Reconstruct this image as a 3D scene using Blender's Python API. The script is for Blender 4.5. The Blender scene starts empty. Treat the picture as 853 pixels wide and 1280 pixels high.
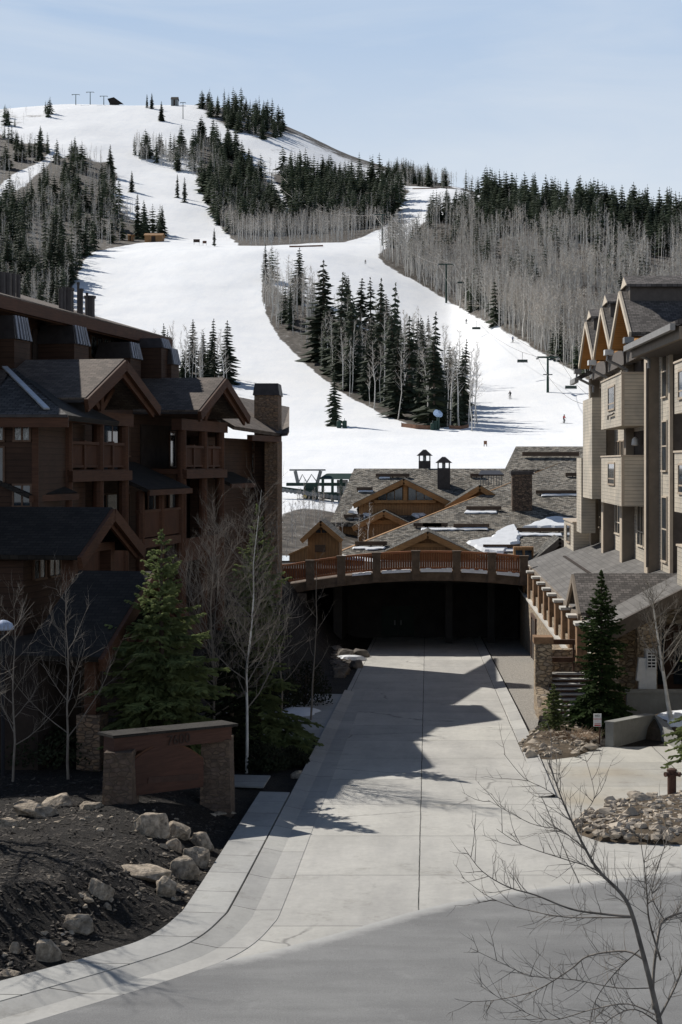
import bpy, bmesh, math, random
import numpy as np
from mathutils import Vector, Matrix, noise

random.seed(7)
R = math.radians
scene = bpy.context.scene
col = scene.collection

# ------------------------------------------------------------------ camera
CAMZ, F, CX, CY = 8.0, 2000.0, 534.0, 580.0
def W(px, py, Y):                       # a place at depth Y
    return Vector(((px - CX) / F * Y, Y, CAMZ + (CY - py) / F * Y))
def zat(py, Y): return CAMZ + (CY - py) / F * Y
def xat(px, Y): return (px - CX) / F * Y

cam = bpy.data.cameras.new('camera')
cam.sensor_fit = 'VERTICAL'; cam.sensor_height = 36.0; cam.sensor_width = 24.0
cam.lens = F * 36.0 / 1280.0
cam.shift_x = -(CX - 426.5) / 1280.0
cam.shift_y = (CY - 640.0) / 1280.0
cam.clip_start = 0.1; cam.clip_end = 20000
camo = bpy.data.objects.new('camera', cam); col.objects.link(camo)
camo.location = (0, 0, CAMZ); camo.rotation_euler = (R(90), 0, 0)
scene.camera = camo

# ------------------------------------------------------------------ light
SUN_EL = 39.0
sd = Vector((-0.71, 0.704, 0)).normalized()
sunv = Vector((sd.x * math.cos(R(SUN_EL)), sd.y * math.cos(R(SUN_EL)), math.sin(R(SUN_EL))))
sun = bpy.data.lights.new('sun', 'SUN'); sun.energy = 5.0; sun.angle = R(0.5); sun.color = (1.0, 0.955, 0.88)
suno = bpy.data.objects.new('sun', sun); col.objects.link(suno)
suno.rotation_euler = sunv.to_track_quat('Z', 'Y').to_euler(); suno.location = (-60, 40, 60)
world = bpy.data.worlds.new('World'); scene.world = world; world.use_nodes = True
nt = world.node_tree; nt.nodes.clear()
out = nt.nodes.new('ShaderNodeOutputWorld'); bg = nt.nodes.new('ShaderNodeBackground')
sky = nt.nodes.new('ShaderNodeTexSky'); sky.sky_type = 'NISHITA'; sky.sun_disc = False
sky.sun_elevation = R(SUN_EL); sky.sun_rotation = math.atan2(sd.x, sd.y)
sky.altitude = 2400; sky.air_density = 1.0; sky.dust_density = 0.6; sky.ozone_density = 1.2
tc = nt.nodes.new('ShaderNodeTexCoord'); mp = nt.nodes.new('ShaderNodeMapping')
mp.inputs['Scale'].default_value = (1.6, 1.6, 9.0)
nz = nt.nodes.new('ShaderNodeTexNoise'); nz.inputs['Scale'].default_value = 2.2; nz.inputs['Detail'].default_value = 7; nz.inputs['Roughness'].default_value = .55; nz.inputs['Distortion'].default_value = .6
rp = nt.nodes.new('ShaderNodeMapRange'); rp.inputs[1].default_value = .42; rp.inputs[2].default_value = .78; rp.inputs[3].default_value = .0; rp.inputs[4].default_value = .5
sx = nt.nodes.new('ShaderNodeSeparateXYZ')
hz = nt.nodes.new('ShaderNodeMapRange'); hz.inputs[1].default_value = .50; hz.inputs[2].default_value = .30; hz.inputs[3].default_value = 0.0; hz.inputs[4].default_value = 1.0
mx = nt.nodes.new('ShaderNodeMix'); mx.data_type = 'RGBA'
hc = nt.nodes.new('ShaderNodeValToRGB'); hc.color_ramp.elements[0].position = .12; hc.color_ramp.elements[0].color = (.74, .80, .86, 1)
hc.color_ramp.elements[1].position = .32; hc.color_ramp.elements[1].color = (.34, .50, .745, 1)
hm = nt.nodes.new('ShaderNodeMix'); hm.data_type = 'RGBA'; hm.blend_type = 'MULTIPLY'; hm.inputs[0].default_value = 1; hm.inputs[7].default_value = (16.6, 16.6, 16.6, 1)
cm = nt.nodes.new('ShaderNodeMix'); cm.data_type = 'RGBA'; cm.inputs[7].default_value = (13.2, 13.8, 14.4, 1)
l = nt.links.new
l(tc.outputs['Generated'], mp.inputs['Vector']); l(mp.outputs['Vector'], nz.inputs['Vector'])
l(nz.outputs['Fac'], rp.inputs[0]); l(tc.outputs['Generated'], sx.inputs[0]); l(sx.outputs['Z'], hz.inputs[0])
l(sx.outputs['Z'], hc.inputs[0]); l(hc.outputs[0], hm.inputs[6])
l(rp.outputs[0], cm.inputs[0]); l(hm.outputs[2], cm.inputs[6])
l(hz.outputs[0], mx.inputs[0]); l(sky.outputs[0], mx.inputs[6]); l(cm.outputs[2], mx.inputs[7]); l(mx.outputs[2], bg.inputs[0])
bg.inputs[1].default_value = 0.06
l(bg.outputs[0], out.inputs[0])
scene.view_settings.view_transform = 'Standard'; scene.view_settings.look = 'None'
scene.view_settings.exposure = 0; scene.view_settings.gamma = 1
scene.render.resolution_x = 682; scene.render.resolution_y = 1024
scene.cycles.max_bounces = 5; scene.cycles.diffuse_bounces = 2; scene.cycles.glossy_bounces = 2
scene.cycles.transmission_bounces = 2; scene.cycles.transparent_max_bounces = 4

# ------------------------------------------------------------------ materials
class NT:
    def __init__(s, name):
        s.m = bpy.data.materials.new(name); s.m.use_nodes = True
        s.t = s.m.node_tree; s.t.nodes.clear()
        s.out = s.n('ShaderNodeOutputMaterial'); s.b = s.n('ShaderNodeBsdfPrincipled')
        s.l(s.b.outputs[0], s.out.inputs[0])
        s.b.inputs['Specular IOR Level'].default_value = .25
        s.uv = s.n('ShaderNodeTexCoord')
    def n(s, ty, **kw):
        x = s.t.nodes.new(ty)
        for k, v in kw.items():
            setattr(x, k, v)
        return x
    def l(s, a, b): s.t.links.new(a, b)
    def noise(s, scale, detail=5, coord='Object', rough=.6, dist=0, mapping=None):
        x = s.n('ShaderNodeTexNoise'); x.inputs['Scale'].default_value = scale; x.inputs['Detail'].default_value = detail
        x.inputs['Roughness'].default_value = rough; x.inputs['Distortion'].default_value = dist
        src = s.uv.outputs[coord]
        if mapping:
            m = s.n('ShaderNodeMapping'); m.inputs['Scale'].default_value = mapping; s.l(src, m.inputs[0]); src = m.outputs[0]
        s.l(src, x.inputs['Vector']); return x
    def ramp(s, sock, stops, interp='LINEAR'):
        x = s.n('ShaderNodeValToRGB'); s.l(sock, x.inputs[0]); e = x.color_ramp.elements; x.color_ramp.interpolation = interp
        while len(e) < len(stops): e.new(.5)
        for i, (p, c) in enumerate(stops):
            e[i].position = p; e[i].color = (c[0], c[1], c[2], 1)
        return x
    def mix(s, fac, a, b, blend='MIX'):
        x = s.n('ShaderNodeMix'); x.data_type = 'RGBA'; x.blend_type = blend
        if isinstance(fac, (int, float)): x.inputs[0].default_value = fac
        else: s.l(fac, x.inputs[0])
        for i, v in ((6, a), (7, b)):
            if isinstance(v, tuple): x.inputs[i].default_value = (v[0], v[1], v[2], 1)
            else: s.l(v, x.inputs[i])
        return x.outputs[2]
    def bump(s, sock, strength=.3, dist=.02, prev=None):
        x = s.n('ShaderNodeBump'); x.inputs['Strength'].default_value = strength; x.inputs['Distance'].default_value = dist
        s.l(sock, x.inputs['Height'])
        if prev is not None: s.l(prev.outputs[0], x.inputs['Normal'])
        s.l(x.outputs[0], s.b.inputs['Normal']); return x
    def color(s, sock):
        if isinstance(sock, tuple): s.b.inputs['Base Color'].default_value = (sock[0], sock[1], sock[2], 1)
        else: s.l(sock, s.b.inputs['Base Color'])
    def rough(s, v): s.b.inputs['Roughness'].default_value = v
def sc3(c, k): return (c[0] * k, c[1] * k, c[2] * k)

def m_plain(name, c, rough=.7, var=.35, scale=2.5, bump=.15, metal=0.0, coord='Object', mapping=None):
    t = NT(name); n1 = t.noise(scale, 6, coord, mapping=mapping)
    r = t.ramp(n1.outputs['Fac'], [(.28, sc3(c, 1 - var)), (.72, sc3(c, 1 + var))])
    t.color(r.outputs[0]); t.rough(rough); t.b.inputs['Metallic'].default_value = metal
    if bump: t.bump(t.noise(scale * 9, 5, coord, mapping=mapping).outputs['Fac'], bump, .02)
    return t.m
def m_wood(name, c, var=.45, rough=.7, gap=0.0, horizontal=True):
    # grained boards; gap is the board width in metres
    t = NT(name)
    n1 = t.noise(1.2, 6, 'UV', mapping=(1.2, 14, 1) if horizontal else (14, 1.2, 1))
    n2 = t.noise(.6, 3, 'Object')
    r = t.ramp(n1.outputs['Fac'], [(.25, sc3(c, 1 - var)), (.75, sc3(c, 1 + var))])
    r2 = t.ramp(n2.outputs['Fac'], [(.3, (.72, .72, .72)), (.7, (1.15, 1.1, 1.05))])
    cc = t.mix(1.0, r.outputs[0], r2.outputs[0], 'MULTIPLY')
    if gap:
        sp = t.n('ShaderNodeSeparateXYZ'); t.l(t.uv.outputs['UV'], sp.inputs[0])
        d = t.n('ShaderNodeMath', operation='DIVIDE'); t.l(sp.outputs['Y' if horizontal else 'X'], d.inputs[0]); d.inputs[1].default_value = gap
        fr = t.n('ShaderNodeMath', operation='FRACT'); t.l(d.outputs[0], fr.inputs[0])
        g = t.ramp(fr.outputs[0], [(0, (.25, .25, .25)), (.10, (.8, .8, .8)), (.16, (1, 1, 1)), (1, (.9, .9, .9))])
        cc = t.mix(1.0, cc, g.outputs[0], 'MULTIPLY')
        t.bump(fr.outputs[0], .6, gap * .18)
    else:
        t.bump(n1.outputs['Fac'], .2, .02)
    t.color(cc); t.rough(rough); return t.m
def m_shingle(name, c, var=.5, bw=.42, bh=.2, gapc=.35, rough=.85, dirt=.4, patch=None, odd=.5):
    t = NT(name)
    br = t.n('ShaderNodeTexBrick'); t.l(t.uv.outputs['UV'], br.inputs['Vector'])
    br.inputs['Color1'].default_value = (*sc3(c, 1 - var), 1); br.inputs['Color2'].default_value = (*sc3(c, 1 + var), 1)
    br.inputs['Mortar'].default_value = (*sc3(c, gapc), 1)
    br.inputs['Scale'].default_value = 1; br.inputs['Brick Width'].default_value = bw; br.inputs['Row Height'].default_value = bh
    br.inputs['Mortar Size'].default_value = bh * .09; br.inputs['Bias'].default_value = 0.0
    br.inputs['Mortar Smooth'].default_value = .3
    br.offset = .5
    n1 = t.noise(.5, 6, 'Object', .65)
    r = t.ramp(n1.outputs['Fac'], [(.3, (1 - dirt,) * 3), (.7, (1 + dirt * .5,) * 3)])
    cc = t.mix(1.0, br.outputs['Color'], r.outputs[0], 'MULTIPLY')
    if patch:
        n2 = t.noise(2.8, 4, 'UV', .7); r2 = t.ramp(n2.outputs['Fac'], [(.55, (0, 0, 0)), (.66, (1, 1, 1))])
        cc = t.mix(r2.outputs[0], cc, patch)
    sp = t.n('ShaderNodeSeparateXYZ'); t.l(t.uv.outputs['UV'], sp.inputs[0])
    d = t.n('ShaderNodeMath', operation='DIVIDE'); t.l(sp.outputs['Y'], d.inputs[0]); d.inputs[1].default_value = bh
    fr = t.n('ShaderNodeMath', operation='FRACT'); t.l(d.outputs[0], fr.inputs[0])
    iv = t.n('ShaderNodeMath', operation='SUBTRACT'); iv.inputs[0].default_value = 1; t.l(fr.outputs[0], iv.inputs[1])
    b1 = t.bump(iv.outputs[0], .7, .035); t.bump(br.outputs['Fac'], -.4, .02, b1)
    t.color(cc); t.rough(rough); return t.m
def m_stone(name, cols, scale=2.6, mortar=(.2, .18, .15), bump=.9, stretch=(1, 1.6, 1)):
    t = NT(name)
    m = t.n('ShaderNodeMapping'); m.inputs['Scale'].default_value = stretch; t.l(t.uv.outputs['UV'], m.inputs[0])
    nn = t.noise(1.5, 3, 'UV'); ad = t.mix(.12, m.outputs[0], nn.outputs['Color'], 'ADD')
    v1 = t.n('ShaderNodeTexVoronoi'); v1.inputs['Scale'].default_value = scale; t.l(ad, v1.inputs['Vector']); v1.inputs['Randomness'].default_value = .85
    v2 = t.n('ShaderNodeTexVoronoi', feature='DISTANCE_TO_EDGE'); v2.inputs['Scale'].default_value = scale; t.l(ad, v2.inputs['Vector']); v2.inputs['Randomness'].default_value = .85
    sp = t.n('ShaderNodeSeparateXYZ'); t.l(v1.outputs['Color'], sp.inputs[0])
    k = len(cols); r = t.ramp(sp.outputs['X'], [(i / max(1, k - 1), c) for i, c in enumerate(cols)])
    n2 = t.noise(7, 6, 'Object'); r2 = t.ramp(n2.outputs['Fac'], [(.25, (.55, .55, .55)), (.75, (1.25, 1.25, 1.25))])
    cc = t.mix(1.0, r.outputs[0], r2.outputs[0], 'MULTIPLY')
    e = t.ramp(v2.outputs['Distance'], [(.02, (0, 0, 0)), (.09, (1, 1, 1))])
    cc = t.mix(e.outputs[0], mortar, cc)
    t.color(cc); t.rough(.9)
    b1 = t.bump(e.outputs[0], bump, .06); t.bump(n2.outputs['Fac'], .5, .05, b1); return t.m
def m_concrete(name, c, joint=None, crack=True, var=.12, stain=None):
    t = NT(name)
    n1 = t.noise(.35, 7, 'Object', .62); n2 = t.noise(6, 6, 'Object', .7)
    r1 = t.ramp(n1.outputs['Fac'], [(.3, sc3(c, 1 - var)), (.7, sc3(c, 1 + var))])
    r2 = t.ramp(n2.outputs['Fac'], [(.3, (.92, .92, .92)), (.7, (1.06, 1.06, 1.05))])
    cc = t.mix(1.0, r1.outputs[0], r2.outputs[0], 'MULTIPLY')
    if stain:
        n5 = t.noise(.22, 4, 'Object', .5); r5 = t.ramp(n5.outputs['Fac'], [(.5, (0, 0, 0)), (.72, (.8, .8, .8))])
        cc = t.mix(r5.outputs[0], cc, stain)
    n6 = t.noise(.9, 5, 'Object', .7, mapping=(1.0, .16, 1)); r6 = t.ramp(n6.outputs['Fac'], [(.35, (.86, .86, .87)), (.6, (1, 1, 1))])
    cc = t.mix(1.0, cc, r6.outputs[0], 'MULTIPLY')
    if joint:
        nn = t.noise(.9, 4, 'Object'); v = t.mix(.05, t.uv.outputs['Object'], nn.outputs['Color'], 'ADD')
        br = t.n('ShaderNodeTexBrick'); m = t.n('ShaderNodeMapping'); m.inputs['Location'].default_value = joint[2]; t.l(v, m.inputs[0]); t.l(m.outputs[0], br.inputs['Vector'])
        br.offset = 0; br.inputs['Scale'].default_value = 1; br.inputs['Brick Width'].default_value = joint[0]; br.inputs['Row Height'].default_value = joint[1]
        br.inputs['Mortar Size'].default_value = .017; br.inputs['Mortar Smooth'].default_value = .4
        br.inputs['Color1'].default_value = (.90, .90, .90, 1); br.inputs['Color2'].default_value = (1.07, 1.07, 1.05, 1)
        jn = t.noise(1.7, 3, 'Object'); jr = t.ramp(jn.outputs['Fac'], [(.38, (.08, .08, .08)), (.62, (.95, .95, .95))])
        jf = t.mix(1.0, br.outputs['Fac'], jr.outputs[0], 'MULTIPLY')
        cc = t.mix(1.0, cc, br.outputs['Color'], 'MULTIPLY')
        cc = t.mix(jf, cc, (.13, .125, .115))
    if crack:
        nn = t.noise(.5, 5, 'Object'); v = t.mix(1.2, t.uv.outputs['Object'], nn.outputs['Color'], 'ADD')
        vo = t.n('ShaderNodeTexVoronoi', feature='DISTANCE_TO_EDGE'); vo.inputs['Scale'].default_value = .13; t.l(v, vo.inputs['Vector'])
        e = t.ramp(vo.outputs['Distance'], [(.002, (1, 1, 1)), (.006, (0, 0, 0))])
        mk = t.noise(.3, 2, 'Object'); mr = t.ramp(mk.outputs['Fac'], [(.5, (0, 0, 0)), (.56, (.8, .8, .8))])
        f = t.mix(1.0, e.outputs[0], mr.outputs[0], 'MULTIPLY')
        cc = t.mix(f, cc, (.17, .165, .155))
    n8 = t.noise(1.1, 8, 'Object', .75); r8 = t.ramp(n8.outputs['Fac'], [(.56, (1, 1, 1)), (.70, (.74, .73, .71))]); cc = t.mix(1.0, cc, r8.outputs[0], 'MULTIPLY')
    n9 = t.noise(22, 4, 'Object', .8); r9 = t.ramp(n9.outputs['Fac'], [(.62, (1, 1, 1)), (.74, (.62, .61, .6))]); cc = t.mix(1.0, cc, r9.outputs[0], 'MULTIPLY')
    t.color(cc); t.rough(.85); t.bump(n2.outputs['Fac'], .12, .02); return t.m
def m_leaf(name, c, trans=.35, var=.5, ns=.9):
    t = NT(name); oi = t.n('ShaderNodeObjectInfo')
    n1 = t.noise(ns, 4, 'Object')
    r = t.ramp(n1.outputs['Fac'], [(.3, sc3(c, 1 - var)), (.7, sc3(c, 1 + var))])
    hs = t.n('ShaderNodeHueSaturation'); t.l(r.outputs[0], hs.inputs['Color'])
    mr = t.n('ShaderNodeMapRange'); t.l(oi.outputs['Random'], mr.inputs[0]); mr.inputs[3].default_value = .65; mr.inputs[4].default_value = 1.4
    t.l(mr.outputs[0], hs.inputs['Value'])
    t.color(hs.outputs[0]); t.rough(.75); t.b.inputs['Specular IOR Level'].default_value = .12
    tr = t.n('ShaderNodeBsdfTranslucent'); t.l(hs.outputs[0], tr.inputs[0]); ms = t.n('ShaderNodeMixShader'); ms.inputs[0].default_value = trans
    t.l(t.b.outputs[0], ms.inputs[1]); t.l(tr.outputs[0], ms.inputs[2]); t.l(ms.outputs[0], t.out.inputs[0]); return t.m
def m_glass(name, c=(.03, .04, .05), rough=.06, var=.6):
    t = NT(name); n1 = t.noise(1.1, 3, 'Object'); r = t.ramp(n1.outputs['Fac'], [(.35, sc3(c, 1 - var)), (.65, sc3(c, 1 + var))])
    t.color(r.outputs[0]); t.rough(rough); t.b.inputs['Specular IOR Level'].default_value = .8
    t.bump(t.noise(.8, 2, 'Object').outputs['Fac'], .04, .05); return t.m
def m_snow(name, c=(.86, .88, .91)):
    t = NT(name); n1 = t.noise(1.8, 7, 'Object', .65); r = t.ramp(n1.outputs['Fac'], [(.3, sc3(c, .9)), (.6, c)])
    t.color(r.outputs[0]); t.rough(.7); t.bump(n1.outputs['Fac'], .35, .12); return t.m

M = {}
M['concrete'] = m_concrete('road concrete', (.50, .485, .455), (3.55, 4.7, (.15, 1.2, 0)))
M['drive'] = m_concrete('driveway concrete', (.47, .455, .42), (5.2, 5.0, (2.2, .9, 0)), stain=(.42, .37, .29))
M['walk'] = m_concrete('pavement concrete', (.43, .425, .41), (60, 1.9, (31, 0, 0)), crack=False)
M['kerb'] = m_concrete('kerb concrete', (.44, .43, .41), (60, 3.0, (31, 0, 0)), crack=False)
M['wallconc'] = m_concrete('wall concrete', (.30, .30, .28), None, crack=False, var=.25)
def m_asphalt():
    t = NT('asphalt'); n1 = t.noise(.5, 6, 'Object', .6); n2 = t.noise(45, 3, 'Object')
    m3 = t.noise(1.0, 5, 'Object', .6, mapping=(.25, 1.2, 1))
    r1 = t.ramp(n1.outputs['Fac'], [(.3, (.17, .17, .17)), (.7, (.225, .225, .222))]); r2 = t.ramp(n2.outputs['Fac'], [(.3, (.8, .8, .8)), (.7, (1.2, 1.2, 1.2))])
    r3 = t.ramp(m3.outputs['Fac'], [(.35, (.88, .88, .88)), (.65, (1.1, 1.1, 1.1))])
    c = t.mix(1.0, r1.outputs[0], r2.outputs[0], 'MULTIPLY'); c = t.mix(1.0, c, r3.outputs[0], 'MULTIPLY')
    n4 = t.noise(.8, 8, 'Object', .75); r4 = t.ramp(n4.outputs['Fac'], [(.58, (0, 0, 0)), (.78, (.55, .55, .55))]); c = t.mix(r4.outputs[0], c, (.33, .33, .325))
    at_ = t.n('ShaderNodeAttribute'); at_.attribute_name = 'dust'; n7 = t.noise(2.2, 6, 'Object', .7); sm = t.n('ShaderNodeMath', operation='MULTIPLY_ADD'); t.l(n7.outputs['Fac'], sm.inputs[0]); sm.inputs[1].default_value = 1.0; sm.inputs[2].default_value = -.5
    s2 = t.n('ShaderNodeMath', operation='ADD', use_clamp=True); t.l(sm.outputs[0], s2.inputs[0]); t.l(at_.outputs['Fac'], s2.inputs[1]); r7 = t.ramp(s2.outputs[0], [(.22, (0, 0, 0)), (.95, (.92, .92, .92))]); c = t.mix(r7.outputs[0], c, (.44, .435, .42))
    t.color(c); t.rough(.85); t.bump(n2.outputs['Fac'], .25, .01); return t.m
M['asphalt'] = m_asphalt()
M['gravel'] = m_plain('gravel', (.30, .28, .25), .95, .6, 14, .8)
def m_mulch():
    t = NT('mulch'); n1 = t.noise(16, 6, 'Object', .75); n2 = t.noise(.7, 5, 'Object')
    r1 = t.ramp(n1.outputs['Fac'], [(.35, (.012, .0105, .0095)), (.55, (.034, .030, .027)), (.70, (.11, .10, .09))])
    r2 = t.ramp(n2.outputs['Fac'], [(.3, (.6, .6, .6)), (.7, (1.25, 1.2, 1.15))])
    t.color(t.mix(1.0, r1.outputs[0], r2.outputs[0], 'MULTIPLY')); t.rough(.95); t.bump(n1.outputs['Fac'], 1.0, .12); return t.m
M['mulch'] = m_mulch()
M['soil'] = m_plain('soil', (.10, .075, .05), .95, .5, 3, .9)
M['snow'] = m_snow('snow')
def m_rock(name, c, dirt=(.05, .042, .035)):
    t = NT(name); n1 = t.noise(1.3, 8, 'Object', .7); n2 = t.noise(5.5, 8, 'Object', .75); n3 = t.noise(2.2, 5, 'Object', .6, 1.5)
    r1 = t.ramp(n1.outputs['Fac'], [(.3, sc3(c, .5)), (.5, c), (.7, sc3(c, 1.35))]); r2 = t.ramp(n2.outputs['Fac'], [(.35, (.5, .48, .45)), (.6, (1.15, 1.12, 1.1))])
    cc = t.mix(1.0, r1.outputs[0], r2.outputs[0], 'MULTIPLY'); r3 = t.ramp(n3.outputs['Fac'], [(.56, (0, 0, 0)), (.70, (.75, .75, .75))]); cc = t.mix(r3.outputs[0], cc, dirt)
    t.color(cc); t.rough(.95); b1 = t.bump(n1.outputs['Fac'], .8, .15); t.bump(n2.outputs['Fac'], .9, .05, b1); return t.m
M['rock'] = m_rock('sandstone rock', (.46, .395, .315))
M['rockdark'] = m_plain('dark rock', (.17, .15, .13), .92, .5, 1.7, .9)
M['cobble'] = m_plain('cobble', (.42, .36, .29), .92, .55, 1.1, .6)
M['bark'] = m_plain('dark bark', (.085, .065, .05), .9, .5, 5, .8)
M['aspenbark'] = m_plain('pale aspen bark', (.60, .575, .53), .85, .35, 2, .3)
M['twig'] = m_plain('grey twig', (.235, .21, .18), .9, .35, 3, .2)
M['twigfar'] = m_plain('far aspen twig', (.46, .415, .365), .9, .6, .028, 0)
M['twiglit'] = m_plain('pale twig', (.215, .185, .155), .85, .35, 3, .2)
M['branch'] = m_plain('foreground branch bark', (.20, .175, .15), .8, .55, 7, .5)
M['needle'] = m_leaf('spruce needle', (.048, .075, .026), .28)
M['needlelit'] = m_leaf('sunlit spruce needle', (.125, .15, .062), .4)  # sunlit green put into the needle colour
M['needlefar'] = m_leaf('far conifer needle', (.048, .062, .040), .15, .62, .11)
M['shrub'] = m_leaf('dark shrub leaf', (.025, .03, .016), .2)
# left lodge
M['lsiding'] = m_wood('brown lap siding', (.062, .033, .021), .3, gap=.22)
M['ltimber'] = m_wood('reddish timber', (.092, .042, .024), .35)
M['lpanel'] = m_wood('vertical rail boards', (.098, .044, .026), .3, gap=.16, horizontal=False)
M['lroof'] = m_shingle('brown asphalt shingle', (.15, .12, .10), .28, .3, .17, .5)
M['lroofdark'] = m_shingle('dark asphalt shingle', (.030, .025, .021), .25, .3, .17, .5)
M['lrooftile'] = m_shingle('weathered roof tile', (.10, .092, .088), .45, .3, .2, .3)
M['darkmetal'] = m_plain('dark metal', (.05, .043, .042), .45, .3, 3, .1, .3)
M['fin'] = m_plain('pale metal fin', (.30, .31, .35), .5, .2, 3, .1, .2)
M['recess'] = m_plain('dark recess', (.035, .025, .02), .9, .4, 2, .1)  # near-black carrying the shade of recesses, also used for dark boards
M['stonechim'] = m_stone('brown ledge stone', [(.25, .17, .11), (.34, .22, .14), (.20, .15, .11), (.30, .21, .15)], 4.2, (.12, .09, .07), .8, (1, 2.6, 1))
M['stonesign'] = m_stone('sign pillar stone', [(.145, .10, .075), (.11, .082, .065), (.175, .125, .09), (.13, .095, .078)], 5.0, (.105, .08, .06), .6, (1, 1.8, 1))
M['glass'] = m_glass('dark window glass')
def m_reflect():  # bright reflection streaks are painted into the glass colour
    t = NT('window glass with painted reflections'); n1 = t.noise(3, 6, 'UV', .7, 1.2, mapping=(3.2, .6, 1)); r = t.ramp(n1.outputs['Fac'], [(.46, (.02, .022, .022)), (.56, (.22, .24, .24)), (.7, (.55, .6, .6))])
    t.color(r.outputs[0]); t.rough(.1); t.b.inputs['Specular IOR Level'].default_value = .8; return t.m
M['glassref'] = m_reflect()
M['lframe'] = m_plain('brown window frame', (.12, .07, .045), .6, .2, 4, .1)
M['brightmetal'] = m_plain('bright pale metal', (.62, .63, .64), .35, .15, 3, .1, .5)
# lodge behind the bridge
M['shake'] = m_shingle('weathered shake', (.18, .16, .132), .75, .34, .26, .35, .9, .5, (.33, .32, .29))
M['shakedark'] = m_shingle('dark shake', (.10, .094, .082), .7, .34, .26, .35, .9, .5, (.2, .19, .17))
M['honey'] = m_wood('honey timber', (.36, .20, .085), .3)
M['honeyboard'] = m_wood('honey boards', (.31, .175, .08), .3, gap=.24, horizontal=False)
M['guard'] = m_wood('snow guard log', (.10, .07, .05), .4)
M['railwood'] = m_wood('red brown railing', (.26, .10, .045), .3, gap=.14, horizontal=False)
M['railtop'] = m_wood('red brown rail', (.34, .14, .065), .3)
M['deckstone'] = m_plain('deck fascia', (.13, .095, .07), .85, .4, 2, .5)
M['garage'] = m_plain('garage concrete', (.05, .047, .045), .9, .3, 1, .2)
M['doorgreen'] = m_plain('dark green door', (.02, .035, .028), .6, .2, 3, .1)
M['liftgreen'] = m_plain('dark green paint', (.018, .045, .035), .5, .25, 3, .1)
M['steel'] = m_plain('grey steel', (.17, .18, .18), .45, .25, 3, .1, .4)
M['orange'] = m_plain('orange netting', (.55, .16, .06), .8, .2, 6, .1)
M['yellow'] = m_plain('yellow paint', (.6, .42, .05), .5, .15, 3, .1)
# right building
M['rsiding'] = m_wood('cream lap siding', (.60, .55, .465), .11, gap=.19)
M['rtrim'] = m_plain('beige trim', (.50, .42, .33), .7, .12, 3, .1)
M['rpier'] = m_plain('taupe pier', (.235, .195, .155), .8, .15, 2, .1)
M['rdark'] = m_plain('dark brown fascia', (.10, .085, .075), .7, .2, 3, .1)
M['rroof'] = m_shingle('grey brown roof tile', (.125, .112, .105), .4, .26, .19, .45, .8, .35)
M['rroofgrey'] = m_shingle('grey roof felt', (.155, .148, .142), .14, 1.0, .32, .8, .9, .25)
M['rsoffit'] = m_wood('orange soffit boards', (.52, .26, .085), .2, gap=.16)
M['rbarge'] = m_plain('pale barge board', (.58, .50, .40), .7, .12, 3, .1)
M['rframe'] = m_plain('tan window frame', (.40, .32, .24), .6, .15, 3, .1)
M['gutter'] = m_plain('grey gutter', (.26, .255, .25), .5, .15, 3, .1, .3)
M['stoneright'] = m_stone('tan ledge stone', [(.50, .38, .25), (.34, .28, .22), (.56, .45, .32), (.42, .31, .20), (.30, .26, .22)], 3.3, (.27, .215, .16), 1.0, (1, 1.9, 1))
M['postwood'] = m_plain('brown stone post', (.27, .165, .095), .85, .45, 3, .6)
M['cap'] = m_concrete('pale cap', (.56, .54, .50), None, False, .12)
M['treadwood'] = m_plain('brown tread edge', (.085, .05, .035), .8, .3, 3, .3)
M['white'] = m_plain('white paint', (.70, .70, .69), .55, .1, 4, .1)
M['signred'] = m_plain('sign red', (.50, .06, .06), .5, .1, 4, 0)
M['signwood'] = m_wood('carved sign wood', (.075, .036, .026), .35)
M['signtext'] = m_plain('dark sign lettering', (.030, .017, .013), .6, .2, 4, 0)
M['signtextred'] = m_plain('faint red sign lettering', (.10, .04, .03), .6, .2, 4, 0)
M['rust'] = m_plain('rusty brown pipe', (.095, .05, .035), .7, .45, 8, .5)
M['net'] = m_plain('faded orange netting', (.20, .11, .07), .9, .3, 2, 0)
M['signworn'] = m_plain('worn sign carving', (.060, .030, .022), .6, .3, 4, 0)
M['lampblue'] = m_plain('pale blue lamp head', (.42, .50, .66), .5, .12, 5, .1)
M['black'] = m_plain('black cloth', (.02, .02, .024), .8, .2, 4, 0)
M['redcloth'] = m_plain('red cloth', (.42, .035, .035), .8, .2, 4, 0)
M['bluecloth'] = m_plain('blue cloth', (.05, .09, .25), .8, .2, 4, 0)
M['skin'] = m_plain('skin', (.5, .3, .22), .6, .1, 4, 0)
M['snowgunblue'] = m_plain('blue white snow gun', (.30, .42, .60), .5, .3, 3, .1)

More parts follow.
